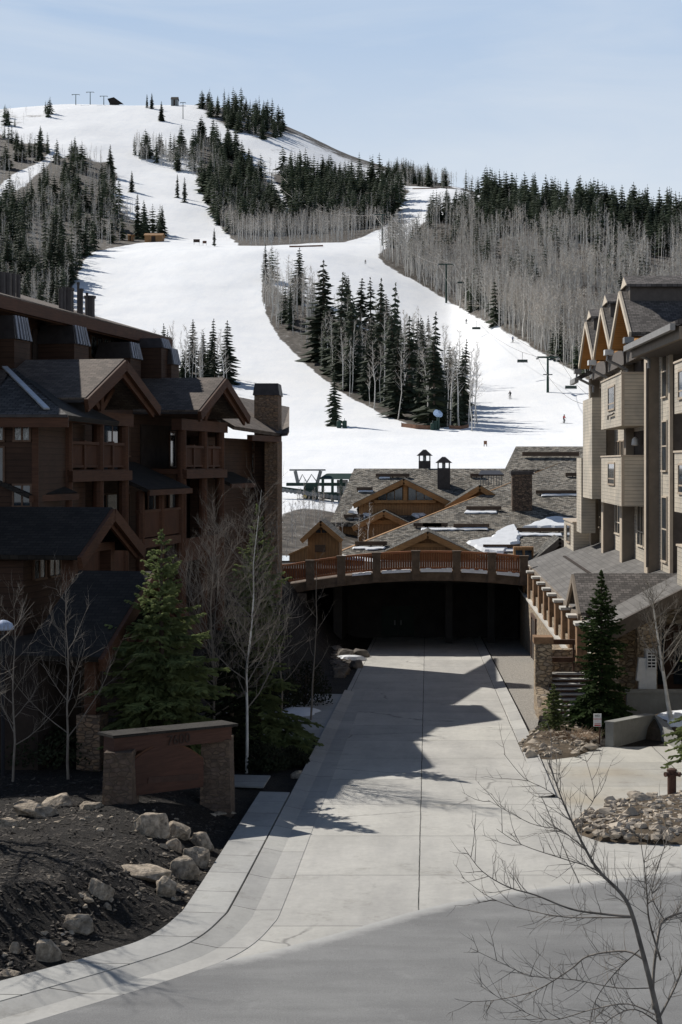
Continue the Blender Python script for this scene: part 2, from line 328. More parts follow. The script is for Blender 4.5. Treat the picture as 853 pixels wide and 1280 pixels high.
# ------------------------------------------------------------------ mesh builder
OFF = {}
def ident(u, v, z): return Vector((u, v, z))
class MB:
    def __init__(s): s.v = []; s.f = []; s.k = []; s.cur = 0
    def face(s, pts):
        i = len(s.v); s.v += [Vector(p) for p in pts]; s.f.append(tuple(range(i, i + len(pts)))); s.k.append(s.cur)
    def hexa(s, p):                      # bottom ring 0-3, top ring 4-7
        i = len(s.v); s.v += [Vector(q) for q in p]
        for f in ((3, 2, 1, 0), (4, 5, 6, 7), (0, 1, 5, 4), (1, 2, 6, 5), (2, 3, 7, 6), (3, 0, 4, 7)):
            s.f.append(tuple(i + a for a in f)); s.k.append(s.cur)
        return s
    def box(s, x0, x1, y0, y1, z0, z1, L=ident):
        return s.hexa([L(x0, y0, z0), L(x1, y0, z0), L(x1, y1, z0), L(x0, y1, z0), L(x0, y0, z1), L(x1, y0, z1), L(x1, y1, z1), L(x0, y1, z1)])
    def slab(s, pts, th):                # a sheet of any outline with thickness downwards along its normal
        p = [Vector(q) for q in pts]; n = Vector()
        for a in range(len(p)):
            n += (p[a] - p[0]).cross(p[(a + 1) % len(p)] - p[0])
        n.normalize()
        if n.z < 0: p.reverse(); n = -n
        i = len(s.v); k = len(p); s.v += p + [q - n * th for q in p]
        s.f.append(tuple(range(i, i + k))); s.k.append(s.cur)
        s.f.append(tuple(range(i + 2 * k - 1, i + k - 1, -1))); s.k.append(s.cur)
        for a in range(k):
            b = (a + 1) % k; s.f.append((i + b, i + a, i + k + a, i + k + b)); s.k.append(s.cur)
        return s
    def beam(s, p, q, w, h, up=Vector((0, 0, 1))):
        p = Vector(p); q = Vector(q); d = (q - p).normalized(); sdv = d.cross(up)
        if sdv.length < 1e-4: sdv = d.cross(Vector((0, 1, 0)))
        sdv.normalize(); u = sdv.cross(d); a = sdv * w / 2; b = u * h / 2
        return s.hexa([p - a - b, p + a - b, q + a - b, q - a - b, p - a + b, p + a + b, q + a + b, q - a + b])
    def tube(s, pts, rad, n=6, cap=True):
        pts = [Vector(p) for p in pts]; rings = []; prev = None
        for i, p in enumerate(pts):
            d = (pts[min(i + 1, len(pts) - 1)] - pts[max(i - 1, 0)])
            if d.length < 1e-6: d = Vector((0, 0, 1))
            d.normalize()
            if prev is None:
                a = d.cross(Vector((0, 0, 1)) if abs(d.z) < .9 else Vector((1, 0, 0)))
            else:
                a = prev - d * prev.dot(d)
            if a.length < 1e-6: a = d.orthogonal()
            a.normalize(); b = d.cross(a); prev = a
            r = rad[i] if isinstance(rad, (list, tuple)) else rad
            i0 = len(s.v)
            for j in range(n):
                t = 2 * math.pi * j / n; s.v.append(p + (a * math.cos(t) + b * math.sin(t)) * r)
            rings.append(i0)
        for a, b in zip(rings, rings[1:]):
            for j in range(n):
                k = (j + 1) % n; s.f.append((a + j, a + k, b + k, b + j)); s.k.append(s.cur)
        if cap:
            s.f.append(tuple(rings[0] + j for j in range(n - 1, -1, -1))); s.k.append(s.cur)
            s.f.append(tuple(rings[-1] + j for j in range(n))); s.k.append(s.cur)
        return s
    def lathe(s, c, prof, n=14):
        c = Vector(c); rings = []
        for r, z in prof:
            i0 = len(s.v); rings.append(i0)
            for j in range(n):
                t = 2 * math.pi * j / n; s.v.append(c + Vector((math.cos(t) * r, math.sin(t) * r, z)))
        for a, b in zip(rings, rings[1:]):
            for j in range(n):
                k = (j + 1) % n; s.f.append((a + j, a + k, b + k, b + j)); s.k.append(s.cur)
        s.f.append(tuple(rings[0] + j for j in range(n - 1, -1, -1))); s.k.append(s.cur)
        s.f.append(tuple(rings[-1] + j for j in range(n))); s.k.append(s.cur)
        return s
    def hull(s, pts):
        bm = bmesh.new()
        for p in pts: bm.verts.new(p)
        r = bmesh.ops.convex_hull(bm, input=bm.verts)
        dead = [g for g in r['geom_interior'] if isinstance(g, bmesh.types.BMVert)]
        if dead: bmesh.ops.delete(bm, geom=dead, context='VERTS')
        bm.verts.index_update(); i = len(s.v)
        s.v += [v.co.copy() for v in bm.verts]
        for f in bm.faces: s.f.append(tuple(i + v.index for v in f.verts)); s.k.append(s.cur)
        bm.free(); return s
    def mesh(s, name, mats, off=Vector(), smooth=False, uv=True, fix=True):
        me = bpy.data.meshes.new(name)
        me.from_pydata([tuple(p - off) for p in s.v], [], s.f)
        for m in (mats if isinstance(mats, (list, tuple)) else [mats]): me.materials.append(m)
        if len(me.materials) > 1: me.polygons.foreach_set('material_index', s.k)
        if fix:
            bm = bmesh.new(); bm.from_mesh(me); bmesh.ops.recalc_face_normals(bm, faces=bm.faces); bm.to_mesh(me); bm.free()
        if uv and len(s.f) < 20000:
            lay = me.uv_layers.new(name='UVMap').data
            for p in me.polygons:
                n = p.normal
                if abs(n.z) > .985: a = Vector((1, 0, 0)); b = Vector((0, 1, 0))
                else:
                    a = Vector((0, 0, 1)).cross(n).normalized(); b = n.cross(a)
                for li in p.loop_indices:
                    c = me.vertices[me.loops[li].vertex_index].co + off
                    lay[li].uv = (c.dot(a), c.dot(b))
        if smooth: me.polygons.foreach_set('use_smooth', [True] * len(me.polygons))
        return me
    def build(s, name, mats, parent=None, smooth=False, uv=True, fix=True, loc=None):
        off = OFF.get(parent.name, Vector()) if parent else (Vector(loc) if loc is not None else Vector())
        me = s.mesh(name, mats, off, smooth, uv, fix)
        o = bpy.data.objects.new(name, me); col.objects.link(o)
        if parent: o.parent = parent
        else: o.location = off
        OFF[o.name] = off
        return o
def tag(o, label=None, cat=None, group=None, kind=None):
    if label: o['label'] = label
    if cat: o['category'] = cat
    if group: o['group'] = group
    if kind: o['kind'] = kind
    return o
def thing(name, label, cat, loc, group=None):
    o = bpy.data.objects.new(name, None); col.objects.link(o); o.location = loc; o.empty_display_size = .3
    OFF[o.name] = Vector(loc); return tag(o, label, cat, group)
def dup(o, loc, rz=0, s=1.0, label=None, group=None):
    c = o.copy(); col.objects.link(c); c.location = loc; c.rotation_euler = (0, 0, rz); c.scale = (s, s, s)
    if label: c['label'] = label
    if group: c['group'] = group
    for ch in list(o.children):
        k = ch.copy(); col.objects.link(k); k.parent = c
        for g in list(ch.children):
            q = g.copy(); col.objects.link(q); q.parent = k
    return c
# ------------------------------------------------------------------ the ski hill
def pchip(xs, ys, q):
    xs = np.asarray(xs, float); ys = np.asarray(ys, float); q = np.asarray(q, float)
    h = np.diff(xs); d = np.diff(ys) / h; m = np.zeros_like(ys)
    for i in range(1, len(xs) - 1):
        if d[i - 1] * d[i] > 0:
            w1 = 2 * h[i] + h[i - 1]; w2 = h[i] + 2 * h[i - 1]; m[i] = (w1 + w2) / (w1 / d[i - 1] + w2 / d[i])
    m[0] = d[0]; m[-1] = d[-1]
    k = np.clip(np.searchsorted(xs, q) - 1, 0, len(xs) - 2); t = np.clip((q - xs[k]) / h[k], 0, 1)
    return ((2 * t ** 3 - 3 * t ** 2 + 1) * ys[k] + (t ** 3 - 2 * t ** 2 + t) * h[k] * m[k] + (-2 * t ** 3 + 3 * t ** 2) * ys[k + 1] + (t ** 3 - t ** 2) * h[k] * m[k + 1])
HY = [118, 140, 160, 185, 215, 260, 320, 400, 500, 600, 700, 780, 860, 1000, 1200, 1400, 1520, 1800, 2300, 3200]
HC = {   # bearing -> height profile along the depths above, as sight-line rows
 -900: [690, 660, 640, 610, 590, 565, 540, 500, 450, 410, 370, 350, 330, 300, 270, 250, 245, 280, 330, 400],
 -300: [690, 655, 630, 605, 583, 560, 530, 485, 425, 375, 328, 302, 277, 240, 198, 165, 155, 210, 300, 390],
 0:    [690, 652, 625, 600, 580, 555, 525, 475, 420, 370, 325, 300, 275, 240, 195, 150, 136, 200, 300, 390],
 90:   [690, 655, 625, 602, 583, 557, 527, 477, 420, 367, 324, 302, 285, 246, 196, 148, 131, 200, 300, 390],
 150:  [690, 655, 625, 602, 583, 558, 529, 478, 420, 366, 322, 303, 297, 254, 200, 149, 131, 200, 300, 390],
 230:  [692, 652, 626, 604, 585, 561, 532, 482, 422, 362, 314, 303, 300, 257, 203, 150, 131, 205, 300, 390],
 300:  [692, 655, 628, 606, 587, 563, 535, 485, 425, 362, 311, 304, 301, 262, 207, 155, 138, 210, 300, 390],
 370:  [694, 655, 630, 608, 588, 563, 536, 487, 427, 363, 312, 304, 299, 262, 212, 172, 163, 215, 300, 390],
 450:  [700, 668, 640, 612, 590, 563, 537, 490, 430, 368, 317, 303, 293, 262, 226, 203, 199, 235, 310, 390],
 510:  [705, 678, 648, 614, 591, 564, 538, 493, 436, 378, 326, 303, 286, 244, 226, 217, 218, 245, 310, 390],
 560:  [705, 680, 650, 614, 591, 565, 540, 493, 436, 384, 335, 308, 281, 240, 232, 234, 238, 255, 315, 390],
 600:  [705, 680, 650, 614, 590, 565, 540, 488, 418, 368, 325, 300, 275, 246, 242, 246, 250, 262, 318, 390],
 640:  [705, 680, 650, 613, 589, 564, 539, 481, 402, 354, 315, 290, 268, 256, 258, 262, 268, 275, 320, 390],
 700:  [705, 680, 648, 612, 588, 562, 535, 472, 398, 348, 309, 286, 268, 262, 266, 272, 280, 290, 325, 390],
 750:  [705, 678, 645, 611, 587, 560, 530, 468, 396, 346, 308, 287, 272, 268, 274, 280, 288, 300, 330, 395],
 853:  [705, 675, 640, 610, 586, 560, 528, 468, 400, 352, 317, 298, 285, 284, 292, 300, 310, 320, 350, 400],
 1300: [700, 670, 640, 610, 590, 565, 540, 500, 450, 410, 380, 360, 345, 345, 350, 360, 370, 380, 400, 430],
 2000: [700, 670, 640, 615, 595, 570, 550, 520, 480, 450, 430, 415, 405, 405, 410, 420, 430, 440, 450, 470]}
GX = np.array(list(range(-900, -60, 30)) + list(range(-60, 915, 5)) + list(range(915, 2001, 35)), float)
GYs = np.concatenate([np.linspace(118, 300, 50), np.geomspace(303, 1650, 190), np.geomspace(1690, 3200, 14)])
cols_ = np.array([pchip(HY, HC[k], GYs) for k in sorted(HC)])
GP = np.array([pchip(sorted(HC), cols_[:, j], GX) for j in range(len(GYs))])       # [Y, px]
def hill_rows(px):
    k = int(np.clip(np.searchsorted(GX, px) - 1, 0, len(GX) - 2)); t = (px - GX[k]) / (GX[k + 1] - GX[k])
    return GP[:, k] * (1 - t) + GP[:, k + 1] * t
def hill_z(px, Y):
    p = np.interp(Y, GYs, hill_rows(px)); return CAMZ + (CY - p) / F * Y
def hill(px, py):
    rows = hill_rows(px); h = np.nonzero(rows <= py)[0]
    if len(h) == 0 or h[0] == 0: return None
    i = h[0]; a, b = rows[i - 1], rows[i]; t = (a - py) / (a - b); Y = GYs[i - 1] + t * (GYs[i] - GYs[i - 1])
    return W(px, py, Y)
def inpoly(x, y, poly):
    c = False; j = len(poly) - 1
    for i in range(len(poly)):
        xi, yi = poly[i]; xj, yj = poly[j]
        if (yi > y) != (yj > y) and x < (xj - xi) * (y - yi) / (yj - yi) + xi: c = not c
        j = i
    return c
# woods: outline (bearing, row), kind of wood
WOOD = {
 'left': [(-80, 260), (0, 251), (30, 231), (50, 216), (66, 200), (96, 192), (121, 203), (143, 203), (146, 221), (143, 246), (151, 261), (166, 271), (176, 290), (205, 292), (205, 301), (160, 305), (116, 314), (98, 342), (88, 366), (40, 400), (-80, 420)],
 'leftlow': [(88, 366), (40, 400), (-80, 420), (-80, 470), (90, 470), (84, 400)],
 'leftpatch': [(-80, 165), (0, 168), (30, 180), (60, 178), (64, 188), (52, 203), (22, 215), (0, 232), (-80, 260)],
 'lefttop': [(-80, 125), (0, 130), (30, 142), (62, 138), (66, 145), (35, 156), (0, 166), (-80, 180)],
 'strip': [(167, 178), (200, 186), (240, 192), (252, 205), (246, 222), (205, 207), (167, 200)],
 'main': [(243, 198), (247, 215), (256, 250), (272, 282), (298, 306), (345, 306), (430, 302), (462, 292), (478, 287), (498, 262), (512, 238), (488, 226), (450, 226), (420, 222), (385, 222), (365, 212), (350, 218), (330, 214), (300, 195), (262, 170), (250, 172)],
 'topband': [(246, 133), (262, 150), (290, 163), (322, 178), (350, 172), (362, 166), (335, 150), (290, 136), (255, 131)],
 'ridge': [(485, 222), (512, 233), (560, 236), (600, 238), (640, 258), (600, 244), (560, 233), (500, 214)],
 'right': [(470, 318), (485, 331), (520, 352), (580, 388), (640, 418), (700, 455), (740, 478), (905, 540), (905, 300), (853, 288), (800, 279), (750, 271), (700, 266), (650, 262), (612, 252), (597, 256), (578, 266), (545, 270), (527, 282), (513, 300), (490, 304)],
 'rightcrest': [(600, 241), (640, 254), (700, 262), (750, 268), (800, 276), (853, 285), (905, 292), (905, 318), (853, 306), (800, 294), (750, 284), (700, 277), (645, 268), (606, 250)],
 'island': [(324, 343), (331, 388), (350, 424), (385, 458), (420, 488), (470, 514), (520, 534), (582, 536), (592, 522), (584, 492), (545, 468), (500, 438), (460, 418), (420, 398), (385, 384), (352, 366), (338, 348)],
 'leftclump': [(186, 466), (230, 462), (284, 470), (290, 496), (186, 500)],
 'bank': [(200, 655), (340, 655), (352, 642), (380, 634), (420, 640), (440, 650), (470, 690), (345, 700), (200, 700)],
}
WHITE = [[(305, 196), (330, 222), (340, 236), (347, 262), (360, 286), (372, 284), (362, 262), (352, 236), (335, 215), (318, 196)],
         [(362, 160), (480, 212), (470, 216), (420, 203), (350, 172)]]
def wood_at(px, py):
    for k, p in WOOD.items():
        if inpoly(px, py, p):
            if k in ('main', 'topband') and any(inpoly(px, py, w) for w in WHITE): return None
            return k
    return None
V = np.zeros((len(GYs), len(GX), 3)); A = np.zeros((len(GYs), len(GX)))
for j, Y in enumerate(GYs):
    for i, px in enumerate(GX):
        py = GP[j, i]; z = CAMZ + (CY - py) / F * Y
        x = (px - CX) / F * Y
        k = wood_at(px, py) if Y > 300 or py > 600 else None
        if -100 < px < 920 and k: A[j, i] = .45 if k in ('strip', 'lefttop') else (.62 if k == 'topband' else 1.0)
        elif px <= -100 or px >= 905: A[j, i] = .8 if Y > 350 else .3
        if 1250 < Y < 1800 and 330 < px < 560 and py < 222: A[j, i] = max(A[j, i], .40, .72 - .028 * (py - np.min(GP[:, i])))
        w = noise.noise(Vector((x * .018, Y * .018, 0))) * 1.5 + noise.noise(Vector((x * .06, Y * .06, 4))) * .35
        V[j, i] = (x, Y, z + w * min(1, max(0, (Y - 320) / 500)) + noise.noise(Vector((x * .05, Y * .05, 9))) * .35)
ny, nx = len(GYs), len(GX)
for _ in range(2):
    A[1:-1, 1:-1] = (A[1:-1, 1:-1] * 2 + A[:-2, 1:-1] + A[2:, 1:-1] + A[1:-1, :-2] + A[1:-1, 2:]) / 6
idx = np.arange(ny * nx).reshape(ny, nx)
fc = np.stack([idx[:-1, :-1], idx[:-1, 1:], idx[1:, 1:], idx[1:, :-1]], -1).reshape(-1, 4)
me = bpy.data.meshes.new('ski_hill'); me.from_pydata(V.reshape(-1, 3).tolist(), [], fc.tolist())
at = me.attributes.new('wood', 'FLOAT', 'POINT'); at.data.foreach_set('value', A.reshape(-1).astype(np.float32))
me.polygons.foreach_set('use_smooth', [True] * len(me.polygons))
t = NT('snow and woodland floor')
an = t.n('ShaderNodeAttribute'); an.attribute_name = 'wood'
n1 = t.noise(.09, 7, 'Object', .7); n2 = t.noise(.5, 6, 'Object', .7)
ms = t.n('ShaderNodeMath', operation='MULTIPLY_ADD'); t.l(n1.outputs['Fac'], ms.inputs[0]); ms.inputs[1].default_value = .9; ms.inputs[2].default_value = -.45
ad2 = t.n('ShaderNodeMath', operation='ADD'); t.l(an.outputs['Fac'], ad2.inputs[0]); t.l(ms.outputs[0], ad2.inputs[1])
mk = t.ramp(ad2.outputs[0], [(.46, (0, 0, 0)), (.62, (1, 1, 1))])
fl = t.ramp(n2.outputs['Fac'], [(.36, (.035, .029, .024)), (.53, (.09, .075, .06)), (.62, (.18, .16, .14)), (.70, (.55, .57, .60))])
sn = t.ramp(n1.outputs['Fac'], [(.3, (.88, .895, .92)), (.65, (.95, .955, .96))])
n4 = t.noise(.16, 5, 'Object', .6, mapping=(1.6, .22, 1)); r4 = t.ramp(n4.outputs['Fac'], [(.3, (.94, .95, .965)), (.55, (1, 1, 1))])
n7 = t.noise(.35, 6, 'Object', .75, 2.5, mapping=(2.2, .10, 1)); r7 = t.ramp(n7.outputs['Fac'], [(.48, (1, 1, 1)), (.52, (.93, .94, .955)), (.56, (1, 1, 1))])
sn2 = t.mix(1.0, sn.outputs[0], r4.outputs[0], 'MULTIPLY'); sn2 = t.mix(1.0, sn2, r7.outputs[0], 'MULTIPLY')
t.color(t.mix(mk.outputs[0], sn2, fl.outputs[0])); t.rough(.8)
t.bump(n2.outputs['Fac'], .25, .5)
me.materials.append(t.m)
ho = bpy.data.objects.new('ski_hill', me); col.objects.link(ho); tag(ho, 'snow covered ski hill with groomed runs between dark woods', kind='structure')

# ------------------------------------------------------------------ trees for the hill
def conifer_mesh(mb, trunk, seed, rad=.17, whorls=17, per=7, bare=.08, gap=0.0):
    rn = random.Random(seed)
    trunk.tube([(0, 0, -.03), (0, 0, .5), (0, 0, .99)], [.013, .008, .002], 5)
    for k in range(whorls):
        f = k / (whorls - 1); z = bare + (1 - bare) * (f ** .92) * .985
        Lr = rad * ((1 - f) ** .75) * rn.uniform(.75, 1.1) + .012
        if rn.random() < gap: continue
        for j in range(per if f < .8 else max(4, per - 2)):
            a = 2 * math.pi * (j + rn.random() * .8) / per + k * 1.3; l_ = Lr * rn.uniform(.55, 1.12)
            d = Vector((math.cos(a), math.sin(a), 0)); s_ = Vector((-d.y, d.x, 0)); z0 = z + rn.uniform(-.012, .012)
            droop = l_ * rn.uniform(.25, .6) * (1 - f * .8)
            tip = d * l_ + Vector((0, 0, z0 - droop)); mid = d * l_ * .55 + Vector((0, 0, z0 - droop * .35)); w = l_ * rn.uniform(.24, .38) + .004
            root = Vector((0, 0, z0 + .012)); dz = Vector((0, 0, -w * .55))
            mb.face([root, mid + s_ * w + dz, tip]); mb.face([root, tip, mid - s_ * w + dz])
def aspen_mesh(mb, twig, seed, lean=.04, h0=.38, nb=16, nt=70, w=.0042):
    rn = random.Random(seed); pts = []; x = y = 0
    for k in range(6):
        pts.append(Vector((x, y, -.02 + k * .2))); x += rn.uniform(-lean, lean) * .5; y += rn.uniform(-lean, lean) * .5
    mb.tube(pts, [.0085, .0075, .006, .0045, .003, .001], 4, False)
    def on(z):
        k = min(4, int((z + .02) / .2)); t_ = (z + .02) / .2 - k; return pts[k].lerp(pts[k + 1], t_)
    ends = []
    for k in range(nb):
        z = h0 + (.95 - h0) * (k + rn.random()) / nb; a = rn.uniform(0, 6.283); l_ = (.15 * (1.05 - z) + .035) * rn.uniform(.7, 1.5)
        d = Vector((math.cos(a), math.sin(a), rn.uniform(.7, 1.7))).normalized(); p = on(z); q = p + d * l_
        s_ = Vector((rn.uniform(-1, 1), rn.uniform(-1, 1), .2)).normalized() * w
        mb.face([p - s_, p + s_, q]); ends.append((p, q))
    for k in range(nt):
        p, q = rn.choice(ends); b = p.lerp(q, rn.uniform(.25, 1.0)); d = Vector((rn.uniform(-1, 1), rn.uniform(-1, 1), rn.uniform(-.1, 1.3))).normalized() * rn.uniform(.03, .085)
        s_ = Vector((rn.uniform(-1, 1), rn.uniform(-1, 1), rn.uniform(-.5, .5))).normalized() * (w * .55)
        twig.face([b - s_, b + s_, b + d])
NV = 7
con_parts = []; con_far = []; asp_far = []; asp_parts = []
for k in range(NV):
    c, tr = MB(), MB(); conifer_mesh(c, tr, 100 + k, rad=[.17, .20, .22, .17, .145, .24, .19][k], whorls=22, per=10, bare=[.05, .1, .03, .12, .08, .02, .05][k], gap=[0, .1, 0, .15, .1, 0, .05][k])
    con_parts.append((tr.mesh('trunk', M['bark'], uv=False, fix=False), c.mesh('crown', M['needlefar'], uv=False, fix=False)))
    c = MB(); tr = MB(); conifer_mesh(c, c, 200 + k, rad=[.20, .25, .28, .21, .18, .30, .23][k], whorls=13, per=7)
    con_far.append(c.mesh('conifer', M['needlefar'], uv=False, fix=False))
    a, tw = MB(), MB(); aspen_mesh(a, tw, 300 + k, nb=20, nt=120, w=.0050)
    asp_parts.append((a.mesh('trunk', M['aspenbark'], uv=False, fix=False), tw.mesh('crown', M['twigfar'], uv=False, fix=False)))
    a = MB(); tw = a
    class _T:
        pass
    tw = MB(); aspen_mesh(a, tw, 300 + k, nb=16, nt=80, w=.0058); n0 = len(a.v); a.k = [0] * len(a.f)
    for f in tw.f: a.f.append(tuple(n0 + q for q in f)); a.k.append(1)
    a.v += tw.v
    asp_far.append(a.mesh('aspen', [M['aspenbark'], M['twigfar']], uv=False, fix=False))
SPOT = []        # kind, place, height, wood, rows tall
def plant(kind, px, py, hm, wood, near=False):
    p = hill(px, py)
    if p is None: return
    SPOT.append((kind, p - Vector((0, 0, .25)), hm, wood, hm / p.y * F, px, py))
rs = random.Random(11)
def fill(wood, n, kind, h, box=None, keep=None):
    poly = WOOD[wood]; xs = [p[0] for p in poly]; ys = [p[1] for p in poly]; c = 0; tries = 0
    while c < n and tries < n * 60:
        tries += 1; px = rs.uniform(min(xs), max(xs)); py = rs.uniform(min(ys), max(ys))
        if not (-70 < px < 900) or not inpoly(px, py, poly): continue
        if any(inpoly(px, py, w) for w in WHITE): continue
        if keep and not keep(px, py): continue
        plant(kind, px, py, rs.uniform(*h), wood); c += 1
def patchy(sc, thr, seed): return lambda px, py: noise.noise(Vector((px * sc, py * sc * 1.6, seed))) > thr
fill('left', 300, 'c', (12, 21), keep=patchy(.03, -.18, 1)); fill('left', 700, 'a', (9, 14), keep=lambda x, y: noise.noise(Vector((x * .03, y * .048, 1))) < .25); fill('left', 300, 'a', (9, 14))
fill('leftlow', 110, 'c', (12, 20)); fill('leftlow', 260, 'a', (10, 15))
fill('leftpatch', 50, 'c', (10, 19)); fill('leftpatch', 260, 'a', (9, 13)); fill('lefttop', 38, 'c', (9, 16)); fill('lefttop', 30, 'a', (8, 11))
fill('strip', 20, 'c', (13, 24)); fill('strip', 240, 'a', (9, 14))
fill('main', 430, 'c', (13, 23), keep=lambda x, y: y < 294 - max(0, (x - 300)) * .05 and noise.noise(Vector((x * .022, y * .03, 3))) > -.34)
fill('main', 760, 'a', (10, 15), keep=lambda x, y: y > 270 or noise.noise(Vector((x * .022, y * .03, 3))) < .0)
fill('main', 330, 'a', (10, 15), keep=lambda x, y: y > 284); fill('topband', 80, 'c', (13, 24), keep=patchy(.05, -.2, 8)); fill('topband', 60, 'a', (8, 12)); fill('ridge', 60, 'c', (9, 16)); fill('ridge', 160, 'a', (9, 14))
fill('rightcrest', 330, 'c', (13, 22)); fill('rightcrest', 90, 'a', (9, 13))
def upperband(x, y): return y < 262 + (x - 600) * .09 + 30 + 14 * noise.noise(Vector((x * .02, 0, 3)))
fill('right', 230, 'c', (11, 19), keep=lambda x, y: upperband(x, y) and x > 535)
fill('right', 330, 'c', (8, 16), keep=lambda x, y: noise.noise(Vector((x * .016, y * .034, 5))) > .08)
fill('right', 2300, 'a', (11, 17), keep=lambda x, y: noise.noise(Vector((x * .016, y * .045, 12))) > -.06 and not (upperband(x, y) and x > 560 and noise.noise(Vector((x * .03, 3, 1))) > -.2))
fill('right', 760, 'a', (12, 18), keep=lambda x, y: y > 318 + (x - 470) * .55 - 30)
fill('island', 46, 'c', (11, 23), keep=lambda x, y: x > 372 or y < 350 or y > 395); fill('island', 150, 'a', (10, 18)); fill('island', 60, 'a', (10, 15), keep=lambda x, y: y < 410)
fill('bank', 130, 'a', (1.5, 4)); fill('leftclump', 17, 'c', (9, 17)); fill('leftclump', 26, 'a', (10, 15))
for px, py, hp in [(586, 532, 100), (594, 536, 112), (590, 540, 96), (597, 530, 80), (560, 534, 110), (480, 505, 120), (500, 515, 110), (440, 492, 96)]:
    p = hill(px, py); plant('a', px, py, hp / F * p.y, 'island')
for px, py, hp in [(404, 452, 128), (424, 470, 130), (445, 482, 120), (474, 496, 150), (489, 502, 150), (512, 512, 118), (541, 528, 140), (531, 524, 112), (573, 533, 90), (396, 442, 70), (461, 500, 70), (551, 530, 80), (340, 352, 44)]:
    p = hill(px, py); plant('c', px, py, hp / F * p.y, 'island')
ISO = [(418, 532, 74, 'lone dark spruce on the groomed snow left of the tree island', 2), (332, 352, 48, 'narrow spruce at the top left tip of the tree island', 4),
       (165, 240, 27, 'small lone spruce on the upper snow run', 2), (222, 247, 30, 'left of two small spruces side by side on the upper snow run', 4), (231, 254, 33, 'right and lower of two small spruces side by side on the upper snow run', 0),
       (172, 301, 60, 'tall thin spruce left of the wooden hut on the hill', 4), (181, 299, 44, 'shorter spruce behind the left side of the wooden hut on the hill', 0), (203, 296, 40, 'spruce just right of the wooden hut on the hill', 5), (268, 306, 22, 'tiny lone spruce on the lip of the lower run', 0),
       (202, 152, 26, 'short round spruce in the snow gap below the summit lifts', 5), (222, 131, 16, 'dark spruce on the skyline right of the summit lift tower', 5), (190, 136, 20, 'leftmost dark spruce clump on the bare summit skyline', 2), (184, 135, 18, 'thin spruce on the bare summit skyline beside a wider one', 4), (138, 222, 42, 'broad dark spruce at the right end of the left wood', 5), (50, 200, 38, 'tall dark spruce standing in the upper left snow strip', 2)]
iso_out = []
for px, py, hp, lab, k in ISO:
    p = hill(px, py)
    if p is None: continue
    root = thing('spruce_tree', lab, 'tree', p - Vector((0, 0, .2)))
    for nm, me_ in zip(('trunk', 'crown'), con_parts[k]):
        o = bpy.data.objects.new(nm, me_); col.objects.link(o); o.parent = root
    s = hp / F * p.y; root.scale = (s, s, s); root.rotation_euler = (0, 0, rs.uniform(0, 6))
WDESC = {'left': 'the wood on the left hillside', 'leftlow': 'the low wood above the brown lodge roof', 'leftpatch': 'the upper left wood above the snow strip', 'lefttop': 'the far left skyline', 'strip': 'the thin wood strip between the upper snow runs',
         'main': 'the dense wood in the middle of the hill', 'topband': 'the band just right of the summit', 'ridge': 'the ridge above the short snow run', 'right': 'the big wooded slope right of the ski run', 'rightcrest': 'the crest of the right hillside', 'island': 'the tree island on the lower ski run', 'leftclump': 'the clump behind the brown lodge chimneys', 'bank': 'the brushy bank behind the wooden hut'}
def emit(kind, far, parts, n_ind, matl, nm, nice):
    L = [s for s in SPOT if s[0] == kind]
    L.sort(key=lambda s: -s[4] if -20 < s[5] < 873 else 0)
    rr = random.Random(5)
    for s in L[:n_ind]:
        desc = nice + WDESC[s[3]]; k = rr.randrange(NV); rz = rr.uniform(0, 6.28); sw = rr.uniform(.75, 1.4)
        grp = ('conifers' if kind == 'c' else 'bare aspens') + ' in ' + WDESC[s[3]]
        if s[3] in ('island', 'leftclump') or s[4] > 62:
            o = bpy.data.objects.new(nm, None); col.objects.link(o); o.empty_display_size = .2
            for pn, pm in zip(('trunk', 'crown'), parts[k]):
                c = bpy.data.objects.new(pn, pm); col.objects.link(c); c.parent = o
        else:
            o = bpy.data.objects.new(nm, far[k]); col.objects.link(o)
        o.location = s[1]; o.rotation_euler = (rr.uniform(-.05, .05), rr.uniform(-.05, .05), rz); o.scale = (s[2] * sw, s[2] * sw, s[2]); tag(o, desc, 'tree', grp)
    vs = []; fs = []; mi = []; n0 = 0; arr = []
    for m_ in far:
        a = np.zeros(len(m_.vertices) * 3); m_.vertices.foreach_get('co', a); arr.append((a.reshape(-1, 3), [tuple(p.vertices) for p in m_.polygons], [p.material_index for p in m_.polygons]))
    for s in L[n_ind:]:
        a, f, mm = arr[rr.randrange(NV)]; th = rr.uniform(0, 6.28); c, sn_ = math.cos(th), math.sin(th); sw = rr.uniform(.75, 1.55)
        x = (a[:, 0] * c - a[:, 1] * sn_) * s[2] * sw; y = (a[:, 0] * sn_ + a[:, 1] * c) * s[2] * sw
        vs.append(np.stack([x + s[1].x, y + s[1].y, a[:, 2] * s[2] + s[1].z], -1)); fs += [tuple(q + n0 for q in g) for g in f]; mi += mm; n0 += len(a)
    if vs:
        me_ = bpy.data.meshes.new(nm); me_.from_pydata(np.concatenate(vs).tolist(), [], fs)
        for m_ in matl: me_.materials.append(m_)
        me_.polygons.foreach_set('material_index', mi)
        o = bpy.data.objects.new('distant_' + nm + 's', me_); col.objects.link(o)
        tag(o, ('small far off conifers filling the woods of the ski hill' if kind == 'c' else 'small far off leafless aspens filling the slopes of the ski hill'), 'woodland', None, 'stuff')
emit('c', con_far, con_parts, 280, [M['needlefar']], 'conifer_tree', 'dark conifer among many in ')
emit('a', asp_far, asp_parts, 300, [M['aspenbark'], M['twigfar']], 'aspen_tree', 'pale leafless aspen among many in ')
